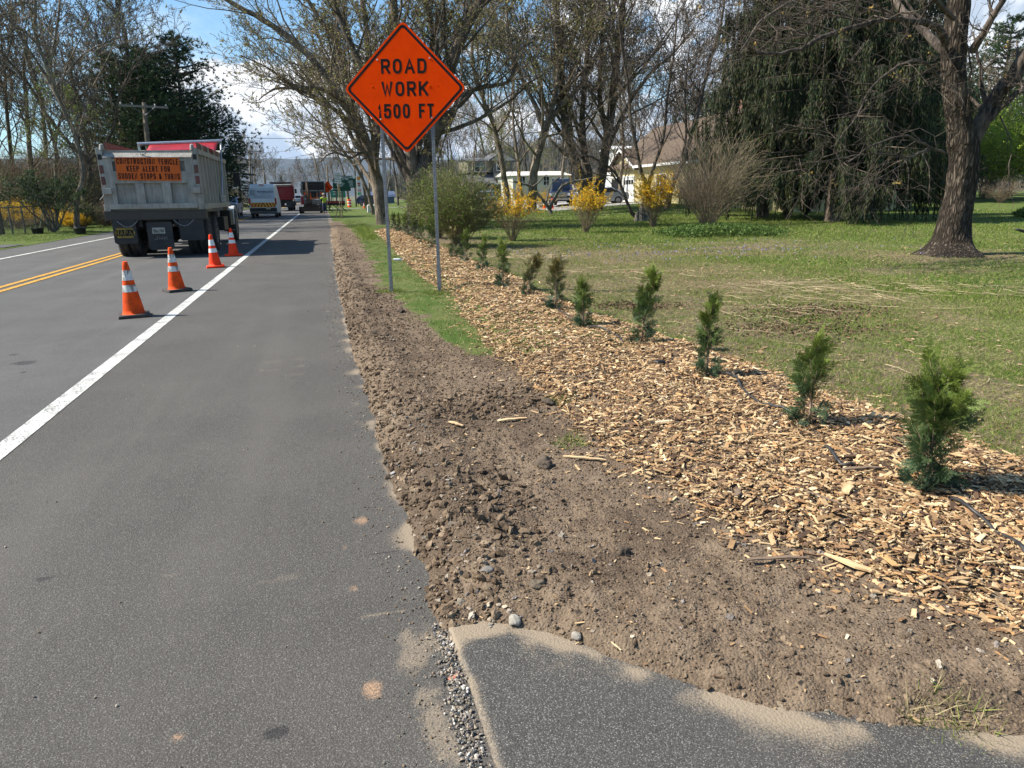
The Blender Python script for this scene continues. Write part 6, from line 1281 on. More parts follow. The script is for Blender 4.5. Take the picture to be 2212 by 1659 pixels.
dump_far('parked dump truck with a dark open bed, behind the small excavator', -.72, 82, M_under, 1.22, parked=True)
def pickup():
    t = thing('pickup_truck', 'silver pickup with its tailgate towards the camera, far ahead in the lane', 'pickup truck', (-3.9, 142, 0)); m = MB()
    lofted([(0, .5), (0, 1.25), (1.9, 1.25), (2.0, 1.85), (3.4, 1.9), (4.1, 1.3), (5.5, 1.2), (5.6, .5)], 1.0, .15, 1.25, m); m.build('body', M_silver, t, bevel=.05)
    m = MB(); m.box((0, 1.92, 1.56), (1.5, .04, .45)); m.build('rear_window', M_glass, t); m = MB(); m.box((0, -.08, .62), (1.9, .16, .2)); m.build('bumper', M_under, t); m = MB(); m.box((0, -.02, .98), (1.5, .04, .4)); m.build('tailgate', M_silver, t); m = MB(); m.box((0, -.045, 1.0), (.3, .01, .10)); m.build('badge', M_navy, t)
    for s_ in (-1, 1): m = MB(); m.box((s_*.92, -.02, 1.0), (.13, .05, .4)); m.build('tail_lamp', M_redlens, t); wheel(t, s_*.86, 1.1, .4, .25, s_); wheel(t, s_*.86, 4.6, .4, .25, s_)
pickup()

# ---- mini excavator
def excavator():
    t = thing('mini_excavator', 'small tracked excavator with boom raised, working behind the parked dump truck', 'excavator', (-.92, 73, 0)); M_ex = dirty('dark_excavator_steel', (.09, .05, .035), (.04, .03, .025)); M_exr = plain('excavator_red_cover', (.55, .03, .05), (.4, .03, .04)); M_exg = dirty('grey_excavator_paint', (.28, .27, .26), (.1, .09, .08))
    for s_ in (-1, 1):
        m = MB(); P = [(-1.05+.28*cos(a), .30+.28*sin(a)) for a in np.linspace(pi/2, 3*pi/2, 9)]+[(1.05+.28*cos(a), .30+.28*sin(a)) for a in np.linspace(-pi/2, pi/2, 9)]; m.prism(P, (s_*.95-.2, 0, 0), (0, 1, 0), (0, 0, 1), (1, 0, 0), .40)
        for k in range(14): m.box((s_*.95, -1.05+k*.16, .02), (.42, .07, .04)); m.box((s_*.95, -1.05+k*.16, .585), (.42, .07, .04))
        for k in range(5): a = -pi/2-pi*(k+.5)/5; m.box((s_*.95, -1.05+.3*cos(a), .30+.3*sin(a)), (.42, .05, .07), rx=0)
        m.build('track', M_tyre, t)
    m = MB(); m.box((0, 0, .62), (1.4, 1.6, .25)); m.lathe([(.5, .5), (.5, .8)], 16, cap=True); m.build('undercarriage', M_ex, t)
    m = MB(); m.box((0, .35, 1.05), (1.75, 1.5, .5)); m.build('house', M_exg, t, bevel=.08); m = MB(); m.box((-.78, -.32, 1.25), (.42, .30, .85), top=(.8, .7)); m.build('side_cover', M_exg, t, bevel=.08); m = MB(); m.box((-.80, -.49, 1.18), (.28, .03, .7), top=(.6, 1)); m.build('red_panel', M_exr, t, bevel=.03)
    m = MB()
    for x_, y_ in ((-.15, -.3), (.72, -.3), (-.15, .9), (.72, .9)): m.box((x_, y_, 1.95), (.09, .09, 1.4))
    m.box((.28, .3, 2.68), (1.0, 1.4, .09)); m.build('cab_frame', M_under, t); m = MB(); m.box((.28, .5, 1.7), (.5, .5, .6)); m.build('seat', M_under, t)
    m = MB(); m.tube([(-.28, -.5, 1.0), (-.30, -1.0, 1.9), (-.26, -1.15, 2.9)], .12, 6); m.tube([(-.26, -1.15, 2.9), (-.22, -1.45, 2.0), (-.2, -1.5, 1.3)], .09, 6); m.tube([(-.33, -.7, 1.0), (-.36, -1.1, 1.7)], .05, 6); m.build('boom', M_ex, t)
    m = MB(); m.prism([(0, 0), (.5, .05), (.55, -.35), (.25, -.5), (-.02, -.3)], (-.45, -1.5, 1.25), (0, -.6, 0), (0, 0, .9), (1, 0, 0), .55); m.build('bucket', M_ex, t)
    m = MB(); m.box((0, -1.45, .35), (1.9, .08, .34)); m.box((-.4, -1.1, .4), (.1, .7, .1)); m.box((.4, -1.1, .4), (.1, .7, .1)); m.build('blade', M_ex, t)
    m = MB(); m.box((.25, 1.16, 1.55), (.75, .04, .6)); m.build('warning_panel', plain('orange_panel', (.75, .16, .02)), t)
excavator()

# ---- the worker
def person():
    t = thing('person', 'worker in a lime and orange safety vest and blue jeans reaching beside the excavator', 'person', (.27, 70.6, 0), radians(12))
    def skin(name, V, E, R, mat, root=0, par=t):
        me = bpy.data.meshes.new(name); me.from_pydata(V, E, []); me.materials.append(mat); o = bpy.data.objects.new(name, me); C.objects.link(o); o.parent = par; sk = o.modifiers.new('skin', 'SKIN'); 
        for i, r in enumerate(R): v = me.skin_vertices[0].data[i]; v.radius = (r, r) if not isinstance(r, tuple) else r; v.use_root = (i == root)
        sb = o.modifiers.new('sub', 'SUBSURF'); sb.levels = 1; sb.render_levels = 1; return o
    M_skin = plain('skin', (.45, .27, .19), (.38, .22, .16)); M_jean = plain('blue_jeans', (.05, .08, .14), (.03, .05, .10)); M_vest = plain('lime_vest', (.50, .68, .04), (.42, .6, .04)); M_vo = plain('orange_vest_panel', (.8, .25, .05)); M_boot = plain('work_boot', (.25, .18, .11)); M_hat = plain('grey_hard_hat', (.30, .31, .30))
    V = [(0, 0, .95), (0, 0, 1.12), (0, -.02, 1.32), (0, -.03, 1.46), (0, -.04, 1.54), (0, -.05, 1.66), (0, -.05, 1.76), (-.10, 0, .88), (-.12, -.02, .50), (-.14, .02, .09), (-.14, -.13, .05), (.10, 0, .88), (.13, .03, .50), (.16, .06, .09), (.16, -.09, .05),
         (-.19, -.02, 1.40), (-.34, -.05, 1.30), (-.50, -.12, 1.42), (-.57, -.15, 1.45), (.19, -.02, 1.40), (.27, .02, 1.16), (.26, -.08, .95), (.26, -.10, .87)]
    E = [(0, 1), (1, 2), (2, 3), (3, 4), (4, 5), (5, 6), (0, 7), (7, 8), (8, 9), (9, 10), (0, 11), (11, 12), (12, 13), (13, 14), (3, 15), (15, 16), (16, 17), (17, 18), (3, 19), (19, 20), (20, 21), (21, 22)]
    R = [(.15, .11), (.14, .10), (.17, .11), (.12, .09), .055, (.085, .10), (.07, .08), .10, .065, .045, .04, .10, .065, .045, .04, .06, .045, .035, .032, .06, .045, .035, .032]
    for hb, dr in ((18, (-.06, -.03, .01)), (22, (0, -.01, -.07))):
        b_ = V[hb]
        for q in range(5):
            off = ((q-2)*.012, (q-2)*.012, 0); i0 = len(V); L = 1.0 if q not in (0,) else .6; V.append((b_[0]+dr[0]*L*.6+off[0], b_[1]+dr[1]*L*.6+off[1], b_[2]+dr[2]*L*.6)); V.append((b_[0]+dr[0]*L*1.2+off[0], b_[1]+dr[1]*L*1.2-.01+off[1], b_[2]+dr[2]*L*1.2)); E += [(hb, i0), (i0, i0+1)]; R += [.009, .008]
    skin('body', V, E, R, M_skin)
    skin('vest', [(0, 0, .86), (0, 0, 1.12), (0, -.02, 1.32), (0, -.03, 1.45), (-.19, -.02, 1.41), (-.33, -.05, 1.31), (.19, -.02, 1.41), (.25, .01, 1.22)], [(0, 1), (1, 2), (2, 3), (3, 4), (4, 5), (3, 6), (6, 7)], [(.19, .14), (.18, .135), (.20, .14), (.14, .11), .085, .075, .085, .075], M_vest)
    m = MB(); m.box((-.0, .145, 1.28), (.22, .03, .26), top=(.8, 1)); m.build('vest_panel', M_vo, t, bevel=.02); m.V
    skin('trousers', [(0, 0, 1.06), (-.10, 0, .86), (-.12, -.02, .50), (-.14, .02, .12), (.10, 0, .86), (.13, .03, .50), (.16, .06, .12)], [(0, 1), (1, 2), (2, 3), (0, 4), (4, 5), (5, 6)], [(.16, .13), .12, .085, .07, .12, .085, .07], M_jean)
    for x_, y_ in ((-.14, -.03), (.16, .01)): m = MB(); m.box((x_, y_, .055), (.11, .29, .11), top=(.85, .75)); m.build('boot', M_boot, t, bevel=.025)
    m = MB(); m.lathe([(.15, 1.70), (.13, 1.715), (.125, 1.76), (.09, 1.82), (.01, 1.845)], 16, (0, -.05, 0)); m.build('hard_hat', M_hat, t, smooth=True)
    t.rotation_euler = (0, 0, radians(0))
person()

# ---- road signs further on
M_green = plain('green_sign_sheet', (.005, .055, .032), (.004, .045, .026), 4, .8); M_wsheet = plain('white_sign_sheet', (.72, .72, .70), (.66, .66, .64), 4, .5); M_wood = plain('weathered_wood', (.17, .13, .09), (.10, .08, .055), 6, .85, st=(8, 8, 1)); M_tanpost = plain('tan_wood', (.34, .27, .17), (.25, .2, .12), 6, .85)
UU, VV, NN = (1, 0, 0), (0, 0, 1), (0, -1, 0)
def no_stopping():
    g = G(731, 471); t = thing('temporary_sign', 'white NO STOPPING OR STANDING sign on a leaning wooden trestle', 'road sign', (g.x, g.y, 0), radians(0)); D = g.y; 
    pz = lambda x, y: at(x, y, D)-Vector((g.x, g.y, 0))
    c = pz(730, 384.5); w_ = .46; h_ = .74; m = MB(); U = (cos(.07), 0, -sin(.07)); V = (sin(.07), 0, cos(.07)); m.prism([(-w_/2, -h_/2), (w_/2, -h_/2), (w_/2, h_/2), (-w_/2, h_/2)], tuple(c), U, V, NN, .01); sg = m.build('panel', M_wsheet, t)
    m = MB(); 
    for s_, dz, hh, tw in (('NO', .27, .09, .16), ('STOPPING', .14, .08, .38), ('OR', .025, .055, .1), ('STANDING', -.09, .08, .38)): letter_strokes(m, s_, hh, .05, (c[0]+sin(.07)*dz, c[1]-.012, c[2]+dz), U, V, NN, .014, .3, total=tw)
    o_ = (c[0]-.02, c[1]-.012, c[2]-.25); m.prism([(-.13, -.012), (.13, -.012), (.13, .012), (-.13, .012)], o_, U, V, NN, .002); m.prism([(-.2, 0), (-.12, -.045), (-.12, .045)], o_, U, V, NN, .003); m.prism([(.2, 0), (.12, .045), (.12, -.045)], o_, U, V, NN, .003); m.build('lettering', M_black, sg)
    m = MB(); a = pz(731, 402); b_ = pz(738, 471); m.tube([tuple(a+Vector((-.04, .03, .3))), (b_[0]-.04, .03, 0)], .03, 4); m.tube([tuple(a+Vector((.07, .05, .2))), (b_[0]+.09, .05, 0)], .03, 4); m.build('post', M_tanpost, t)
    m = MB(); a = pz(735, 436); b_ = pz(724, 471); m.tube([tuple(a), (b_[0], -.4, 0)], .03, 4); m.tube([tuple(a), (b_[0]+.35, .6, 0)], .03, 4); m.build('brace', plain('red_brown_brace', (.18, .07, .05)), t); m = MB(); a = pz(725, 471); b_ = pz(745, 470); m.box(((a[0]+b_[0])/2, 0, .03), (b_[0]-a[0], .09, .05)); m.build('foot', M_tanpost, t)
no_stopping()
def lane_shift():
    Y = 88; c = at(707, 404, Y); t = thing('lane_shift_sign', 'small orange diamond sign with a black bent arrow, right of the parked truck', 'road sign', (c.x, Y, 0)); h = .66
    m = MB(); m.prism([(-h, 0), (0, -h), (h, 0), (0, h)], (0, 0, c.z), (cos(.10), 0, -sin(.1)), (sin(.1), 0, cos(.1)), NN, .01); p = m.build('panel', M_orange, t)
    m = MB(); P = [(.18, -.5), (.32, -.5), (.30, -.15), (-.02, .22), (-.06, .38), (.06, .40), (-.14, .60), (-.28, .32), (-.18, .34), (-.16, .15), (.16, -.22)]; m.prism([(a_*.7, b_*.7) for a_, b_ in P], (0, -.012, c.z), UU, VV, NN, .003); m.build('arrow', M_black, p)
    m = MB(); m.box((0, .05, (c.z-.6)/2), (.06, .05, c.z-.5)); m.tube([(0, .05, 1.0), (-.5, -.4, 0)], .025, 5); m.tube([(0, .05, 1.0), (.5, -.4, 0)], .025, 5); m.tube([(0, .05, 1.0), (0, .8, 0)], .025, 5); m.build('stand', M_galv, t)
lane_shift()
def big_green():
    Y = 112; a = at(718, 400, Y); c0 = at(718.5, 379, Y); c1 = at(768, 409, Y); cx = (c0.x+c1.x)/2
    t = thing('guide_sign', 'wide dark green panel sign with white text and a route shield on four posts', 'road sign', (cx, Y, 0)); 
    def pan(x0, y0, x1, y1, dy, nm='panel'):
        p, q = at(x0, y0, Y+dy), at(x1, y1, Y+dy); m = MB(); m.box(((p.x+q.x)/2-cx, dy, (p.z+q.z)/2), (q.x-p.x, .04, p.z-q.z)); return m.build(nm, M_green, t), p, q
    pn, p, q = pan(724, 380, 769, 405.5, 0); _, p2, q2 = pan(718, 388, 758, 412.5, .08)
    m = MB(); X = lambda x: at(x, 390, Y).x-cx; Z = lambda y: at(740, y, Y).z
    letter_strokes(m, 'HIGHWAY TAXES', .26, .2, (X(748), -.022, Z(383)), UU, VV, NN, .05, .25, total=X(763)-X(733)); letter_strokes(m, 'AT WORK', .26, .2, (X(746), -.022, Z(387)), UU, VV, NN, .05, .25, total=X(752)-X(739))
    for (x, y, w_) in ((730, 392, 10), (735, 394.5, 12), (737, 397, 14), (733, 399.5, 16), (734, 402, 10), (757, 391, 8), (757, 393.5, 12), (758, 396, 8), (758, 399, 8), (758, 402, 9), (722, 391, 5), (722, 394, 6), (723, 408, 8)): m.box((X(x), -.025 if y < 404 else .058, Z(y)), (X(x+w_/2)-X(x-w_/2), .004, .07))
    m.build('lettering', plain('white_print', (.6, .6, .6)), pn)
    sx, sz = X(765), Z(383); m = MB(); P = [(a_*.5, b_*.5) for a_, b_ in [(-.45, .3), (-.3, .42), (0, .36), (.3, .42), (.45, .3), (.4, 0), (.25, -.3), (0, -.45), (-.25, -.3), (-.4, 0)][::-1]]; m.prism(P, (sx, -.022, sz), UU, VV, NN, .006); m.build('route_shield', M_wsheet, pn)
    for x in (724, 737, 750, 766): m = MB(); h_ = Z(382)-.1; m.box((X(x), .16, h_/2), (.22, .16, h_)); m.build('post', M_wood, t)
    t2 = thing('guide_sign', 'small bright green sign low behind the wide green panel', 'road sign', (X(733)+cx, Y+14, 0)); z = at(733, 418, Y+14).z; m = MB(); m.box((0, 0, z), (2.4, .04, 1.3)); p_ = m.build('panel', plain('bright_green_sheet', (.02, .22, .14)), t2); m = MB(); [m.box((dx, -.025, z+dz), (.5, .004, .12)) for dx, dz in ((-.6, .3), (.5, .3), (-.6, -.1), (.5, -.1))]; m.build('lettering', M_wsheet, p_)
    for dx in (-.9, .9): m = MB(); m.box((dx, .06, z/2), (.12, .12, z)); m.build('post', M_wood, t2)
big_green()
def gas_sign():
    Y = 128; X = lambda x: at(x, 400, Y).x; Z = lambda y: at(775, y, Y).z; cx = X(775.2); t = thing('price_sign', 'tall fuel price sign with a yellow emblem and red and green price boards', 'sign', (cx, Y, .1)); w_ = X(780)-X(771)
    def b(nm, y0, y1, mt, ww=1.0, dy=0): m = MB(); m.box((0, dy, (Z(y0)+Z(y1))/2), (w_*ww, .4, Z(y0)-Z(y1))); return m.build(nm, mt, t)
    b('pylon', 381, 436, M_wsheet); m = MB(); P = [(a_*.45, b_*.45) for a_, b_ in [(0, -.55), (.35, -.5), (.75, -.1), (.72, .35), (.4, .66), (0, .75), (-.4, .66), (-.72, .35), (-.75, -.1), (-.35, -.5)]]; m.prism(P, (0, -.205, Z(387)), UU, VV, NN, .02); e = m.build('emblem', plain('emblem_yellow', (.75, .38, .02), (.6, .15, .02), 1), t)
    b('price_board', 410, 415, plain('red_board', (.75, .03, .08)), .96, -.03); b('price_board', 417, 422.5, plain('green_board', (.03, .45, .12)), .96, -.03); b('price_board', 396, 400, plain('maroon_board', (.4, .06, .08)), .7, -.03); b('price_board', 401, 404, plain('maroon_board2', (.3, .06, .08)), .5, -.03)
    m = MB(); letter_strokes(m, '359', .38, .3, (0, -.24, Z(412.5)), UU, VV, NN, .07, .3); letter_strokes(m, '419', .38, .3, (0, -.24, Z(419.7)), UU, VV, NN, .07, .3); m.build('prices', M_wsheet, t)
gas_sign()
# utility poles, wires
def pole(label, px, pyb, pyt, Y, r=.14, arm=None, lean=None, group='utility poles along the road'):
    b = at(px, pyb, Y); top = at(lean or px, pyt, Y); b.z = 0; t = thing('utility_pole', label, 'utility pole', b, 0, group); m = MB(); d = top-b; m.tube([(0, 0, -.2), tuple(d)], [r*1.15, r*.8], 10); m.build('shaft', M_wood, t, smooth=True)
    for (dz, L, az) in (arm or []):
        m = MB(); p = d*((d.z-dz)/d.z); m.box((p.x, p.y-.14, p.z), (L, .09, .12), rz=az); m.build('crossarm', M_pole_arm, t)
        for s_ in (-1, -.5, .5, 1): m = MB(); m.lathe([(.02, 0), (.05, .05), (.035, .12), (.01, .14)], 8, (p.x+s_*L*.46*cos(az), p.y-.14+s_*L*.46*sin(az), p.z+.05)); m.build('insulator', M_bolt, t)
        m = MB(); m.tube([(p.x+L*.25*cos(az), p.y-.18, p.z-.02), (p.x, p.y-.15, p.z-.5)], .02, 4); m.tube([(p.x-L*.25*cos(az), p.y-.18, p.z-.02), (p.x, p.y-.15, p.z-.5)], .02, 4); m.build('brace', M_galv, t)
    return top
M_pole_arm = plain('grey_crossarm', (.30, .27, .23), (.22, .2, .17), 5, .85)
t1 = pole('leaning utility pole with a pale crossarm above the dump truck', 331, 470, 221, 50, .16, [(.25, 2.7, .35)], lean=311)
t2 = pole('thin utility pole with a crossarm beside the pointed spruce', 543, 445, 322, 112, .14, [(.3, 2.3, .1)], lean=539)
t3 = pole('short utility pole far down the road with a pale arm', 575, 440, 363, 150, .13, [(.2, 2.0, .3)], lean=569)
t4 = pole('slim dark utility pole in the verge, right of the green sign', 794, 455, 285, 79, .13, lean=768)
t5 = pole('brown wooden pole beyond the parked truck', 703, 452, 330, 120, .13, lean=676)
t6 = pole('brown wooden pole just behind the orange arrow sign', 713, 455, 358, 100, .12, lean=706)
def wire(label, a, b, sag, r=.018, cat='cable'):
    P = [tuple(Vector(a).lerp(Vector(b), k/20)-Vector((0, 0, sag*4*(k/20)*(1-k/20)))) for k in range(21)]; m = MB(); m.tube(P, r, 5); o = m.build('overhead_cable', M_under); tag(o, label, cat, 'overhead cables across the road')
wire('highest cable crossing the sky right of the truck', at(470, 293, 60), at(760, 290, 78), .3); wire('second cable crossing the sky towards the maple', at(545, 330, 112), at(700, 310, 90), .3); wire('third cable, just above the distant ridge', at(470, 352, 100), at(700, 324, 95), .5); wire('low dark cable over the parked truck', at(545, 372, 112), at(710, 370, 100), .3)
wire('cable reaching up through the trees right of the sign', at(945, 260, 40), at(1130, 60, 30), .2, .016); wire('looping cable from the thin pole to the far pole', t2, t3, 1.4, .02)
# far clutter: bollards, barrels, hydrant, cabinet
M_yb = plain('yellow_bollard', (.70, .50, .05)); 
for i, (px, Y, lb) in enumerate([(800, 125, 'rightmost yellow bollard at the filling station'), (778, 125, 'yellow bollard under the price sign'), (752, 122, 'yellow bollard left of the price sign')]): p = floor_at(px, Y); m = MB(); m.tube([(0, 0, 0), (0, 0, 1.25), (0, 0, 1.3)], [.16, .16, .1], 10); o = m.build('bollard', M_yb); o.location = p; tag(o, lb, 'bollard', 'bollards at the filling station')
p = floor_at(755, 108); t = thing('traffic_barrel', 'orange and white barrel on the verge behind the green sign posts', 'barrel', p); m = MB(); m.lathe([(.3, 0), (.26, .1), (.26, 1.0), (.2, 1.05), (.01, 1.05)], 14); m.build('drum', M_cone_new, t)
for z in (.25, .65): m = MB(); m.lathe([(.265, z), (.265, z+.18)], 14); m.build('band', M_wsheet, t)
cone('small orange cone on the far footway beside the slim pole', 0, 0, M_cone, M_cone, M_collar_new, .72, X=(at(786, 440, 93).x, 93, 0)); 
cone('faint orange cone on the driveway, left one of the pair by the apple tree', 0, 0, M_cone, M_cone, M_collar_new, .72, X=(floor_at(1176, 60)[0], 60, .0)); cone('bright orange cone on the driveway behind the apple tree fork', 0, 0, M_cone, M_cone_new, M_cone_new, .9, X=(floor_at(1193, 58)[0], 58, .0))
for o in bpy.data.objects:
    if o.name.startswith('traffic_cone') and o.location.y > 50 and o.location.x > 10: o.location.z = float(rise(o.location.x, o.location.y)); o['group'] = 'cones on the driveway'
p = floor_at(803, 70); t = thing('utility_cabinet', 'low white concrete block on the grass left of the big maple', 'block', (p[0], p[1], 0)); m = MB(); m.box((0, 0, .32), (.9, .7, .64)); m.box((0, -.0, .67), (.8, .6, .06)); m.build('block', M_wsheet, t, bevel=.03)
p = at(727, 440, 74); t = thing('equipment_trailer', 'low black and red equipment trailer beside the worker', 'trailer', (p.x-.2, 77, 0)); m = MB(); m.box((0, 0, .85), (2.2, 1.2, .45)); m.build('deck', M_under, t, bevel=.03); m = MB(); m.box((0, -.61, .95), (2.0, .03, .14)); m.build('red_trim', M_exr if False else M_redlens, t); m = MB(); [m.tube([(x_, 0, .7), (x_+.7, 0, .0)], .05, 6) for x_ in (-.9, -.1, .5)]; m.build('strut', M_under, t)
# bottle and sticks on the verge
g = G(858, 570); m = MB(); m.lathe([(.001, 0), (.03, .002), (.033, .03), (.033, .12), (.028, .15), (.013, .18), (.013, .21), (.001, .21)], 12, axis='X'); o = m.build('plastic_bottle', plain('crumpled_clear_plastic', (.75, .77, .78), (.6, .62, .64), 20, .2)); o.location = (g.x-.08, g.y, hz(g.x, g.y)+.03); o.rotation_euler = (0, 0, -.15); tag(o, 'crumpled clear plastic bottle lying in the grass behind the left sign post', 'bottle')
M_split = plain('fresh_split_wood', (.66, .48, .26), (.46, .30, .15), 7, .8, st=(1, 9, 9)); M_stick = plain('dead_stick', (.22, .15, .10), (.13, .09, .06), 9, .85)
def sliver(label, name, px, py, L, w_, ang, mat, taper=.5, cat='wood piece', lift=.012):
    g = G(px, py, .05); n = 7; rn = random.Random(px); V = []; F = []
    for i in range(n):
        u = i/(n-1); ww = w_*(1-abs(u-.45)**1.5*2*taper)*rn.uniform(.8, 1.15)+.001; yy = rn.gauss(0, w_*.15); x_ = (u-.5)*L
        for (a, b) in ((-.5, -.3), (.5, -.35), (.5, .35), (-.5, .3)): V.append((x_, yy+a*ww, b*ww*.45+.004*sin(u*3)))
    for i in range(n-1):
        for j in range(4): F.append((i*4+j, i*4+(j+1) % 4, i*4+4+(j+1) % 4, i*4+4+j))
    F += [(3, 2, 1, 0), tuple(range(4*n-4, 4*n))]; m = MB(); m.add(V, F); o = m.build(name, mat); o.location = (g.x, g.y, hz(g.x, g.y)+lift); o.rotation_euler = (0, .04, ang); tag(o, label, cat, 'loose pieces of wood on the soil')
sliver('long splintered wood sliver in the middle of the bare soil', 'wood_sliver', 1262, 1000, .24, .022, -.45, M_split); sliver('split wood sliver on the soil farther up, below the grass patch', 'wood_sliver', 1108, 915, .20, .03, .1, M_split); sliver('short frayed pale sliver left of the split wood sliver', 'wood_sliver', 985, 930, .12, .025, -.9, M_split)
sliver('straight brown stick at the edge of the chips, on the soil', 'stick', 1680, 1222, .26, .017, -.15, M_stick, .2, 'stick'); sliver('long pale splinter pointing down out of the chips onto the soil', 'wood_splinter', 1850, 1240, .26, .030, -1.1, M_split, .8, lift=.02); sliver('thin dark twig lying on the chips below the second sapling', 'stick', 1782, 1140, .24, .010, -1.2, M_stick, .3, 'stick', .035); sliver('broad pale splinter on the chips below the second sapling', 'wood_splinter', 1825, 1110, .16, .045, .7, M_split, .6, lift=.035)
sliver('brown stick lying across the chips left of the first sapling', 'stick', 1855, 1063, .20, .022, -.1, M_stick, .2, 'stick', .03); sliver('short stick on the grass at the edge of the far chips', 'stick', 928, 596, .3, .04, .1, M_stick, .2, 'stick'); sliver('short dark branch piece on the edge of the chips above the soil', 'stick', 1590, 1098, .10, .022, .8, M_stick, .2, 'stick', .03); sliver('flat yellow straw at the edge of the soil by the driveway', 'straw', 2060, 1571, .09, .005, -.25, plain('yellow_straw', (.6, .55, .15)), .1, 'straw')
def stone(label, px, py, r, col, flat=.6, k=7, z=0.0, name='stone', cat='stone', grp='larger stones and clods at the soil edge'):
    g = G(px, py, z); m = MB(); V, F = rock_shape(k+20, 3, .22 if name == 'stone' else .5, flat); m.add(V*r*np.array([1.25, .9, 1]), F); o = m.build(name, plain(name+'_surface', col, tuple(c*.7 for c in col), 40, .9, bump=.5, bscale=150), smooth=True); o.location = (g.x, g.y, max(0, hz(g.x, g.y))+r*flat*.45); o.rotation_euler = (0, 0, px*.1); tag(o, label, cat, grp)
stone('smooth oval grey stone resting where the soil meets the driveway', 1113, 1356, .024, (.34, .31, .26), .6); stone('smaller rounded stone right of the oval grey one', 1245, 1390, .017, (.30, .27, .23), .7, 3); stone('broken red brick chip in the gravel joint', 980, 1466, .014, (.50, .20, .13), .4, 5, name='brick_chip', cat='brick piece'); stone('pale grey stone on the asphalt edge', 850, 1030, .014, (.42, .40, .38), .7, 2)
stone('large dark crumbling clod in the middle of the soil', 1175, 1012, .042, (.11, .08, .055), .75, 9, .05, 'soil_clod', 'clod'); stone('dark clod against the soil just below the chips edge', 1188, 880, .035, (.08, .058, .04), .8, 11, .05, 'soil_clod', 'clod'); stone('small dark clod with a hard shadow in the lower soil', 1345, 1202, .022, (.09, .065, .045), .9, 12, .05, 'soil_clod', 'clod'); stone('flat sided dark clod near the lower left of the soil', 1160, 1272, .022, (.13, .10, .07), .7, 13, .05, 'soil_clod', 'clod'); stone('dark clod on the grass below the left sign post', 868, 682, .04, (.07, .05, .035), .8, 14, .03, 'soil_clod', 'clod'); stone('angular grey brown stone on the lower soil', 1055, 1246, .022, (.19, .17, .15), .55, 15, .05)
# the drip hose, dark, mostly buried
def hose(label, pts, r=.0085):
    P = smooth_path([(*G(px, py, .1).xy, 0) for (px, py) in pts], 7); Q = []
    for i, p in enumerate(P): u = i/(len(P)-1); Q.append((p[0], p[1], hz(p[0], p[1])+.030+.012*sin(u*7)-.05*(max(0, .08-u)+max(0, u-.92))*8)); 
    m = MB(); m.tube(Q, r, 9); o = m.build('drip_hose', plain('black_hose', (.022, .020, .020), (.05, .045, .04), 30, .45), smooth=True); tag(o, label, 'hose', 'stretches of black drip hose in the chips')
hose('black drip hose surfacing right of the first sapling, running out of frame', [(2040, 1105), (2085, 1135), (2120, 1155), (2170, 1195), (2225, 1245)]); hose('short loop of black drip hose between the first two saplings', [(1772, 990), (1795, 1015), (1815, 1030), (1845, 1032)]); hose('black drip hose curving from the third sapling to the second', [(1545, 828), (1585, 845), (1610, 872), (1650, 898), (1715, 922)]); hose('thin black drip hose between the fourth and fifth saplings', [(1270, 722), (1300, 728), (1322, 735), (1345, 752)]); hose('black drip hose between the seventh and fifth saplings', [(1165, 655), (1195, 675), (1235, 700), (1252, 715)])
g = G(1425, 801, .1); m = MB(); m.box((0, 0, 0), (.11, .045, .018), top=(.9, .8)); o = m.build('bark_piece', M_under, bevel=.004); o.location = (g.x, g.y, hz(g.x, g.y)+.035); o.rotation_euler = (.1, .1, .5); tag(o, 'dark flat bark piece on the chips left of the third sapling', 'bark')
# bird feeder
g = floor_at(1957, 38.5); t = thing('bird_feeder', 'small wooden lantern shaped bird feeder on a post at the lawn edge', 'bird feeder', g); m = MB(); m.tube([(0, 0, 0), (0, 0, 1.0)], .04, 8); m.build('post', M_stick, t); m = MB(); m.box((0, 0, 1.30), (.42, .42, .55), top=(1.25, 1.25)); m.build('box', M_tanpost, t); m = MB(); m.box((0, 0, 1.63), (.78, .78, .09), top=(.75, .75)); m.box((0, 0, 1.02), (.6, .6, .04)); m.build('roof', M_under, t, bevel=.01); m = MB(); m.lathe([(.001, 0), (.09, 0)], 12, (0, -.262, 1.32), 'Y'); m.build('opening', M_under, t)
g = at(2195, 497, 15); t = thing('plastic_swing', 'black curved moulded rim poking in at the right edge of the lawn', 'garden object', (g.x+.4, g.y, .0)); m = MB(); m.tube([(-.42, 0, g.z+.02), (-.3, 0, g.z+.0), (0, .05, g.z-.06), (.4, .1, g.z-.12)], [.02, .035, .04, .04], 8); m.tube([(.2, .06, g.z-.1), (.25, .06, 0)], .03, 6); m.build('rim', M_rub, t, smooth=True)
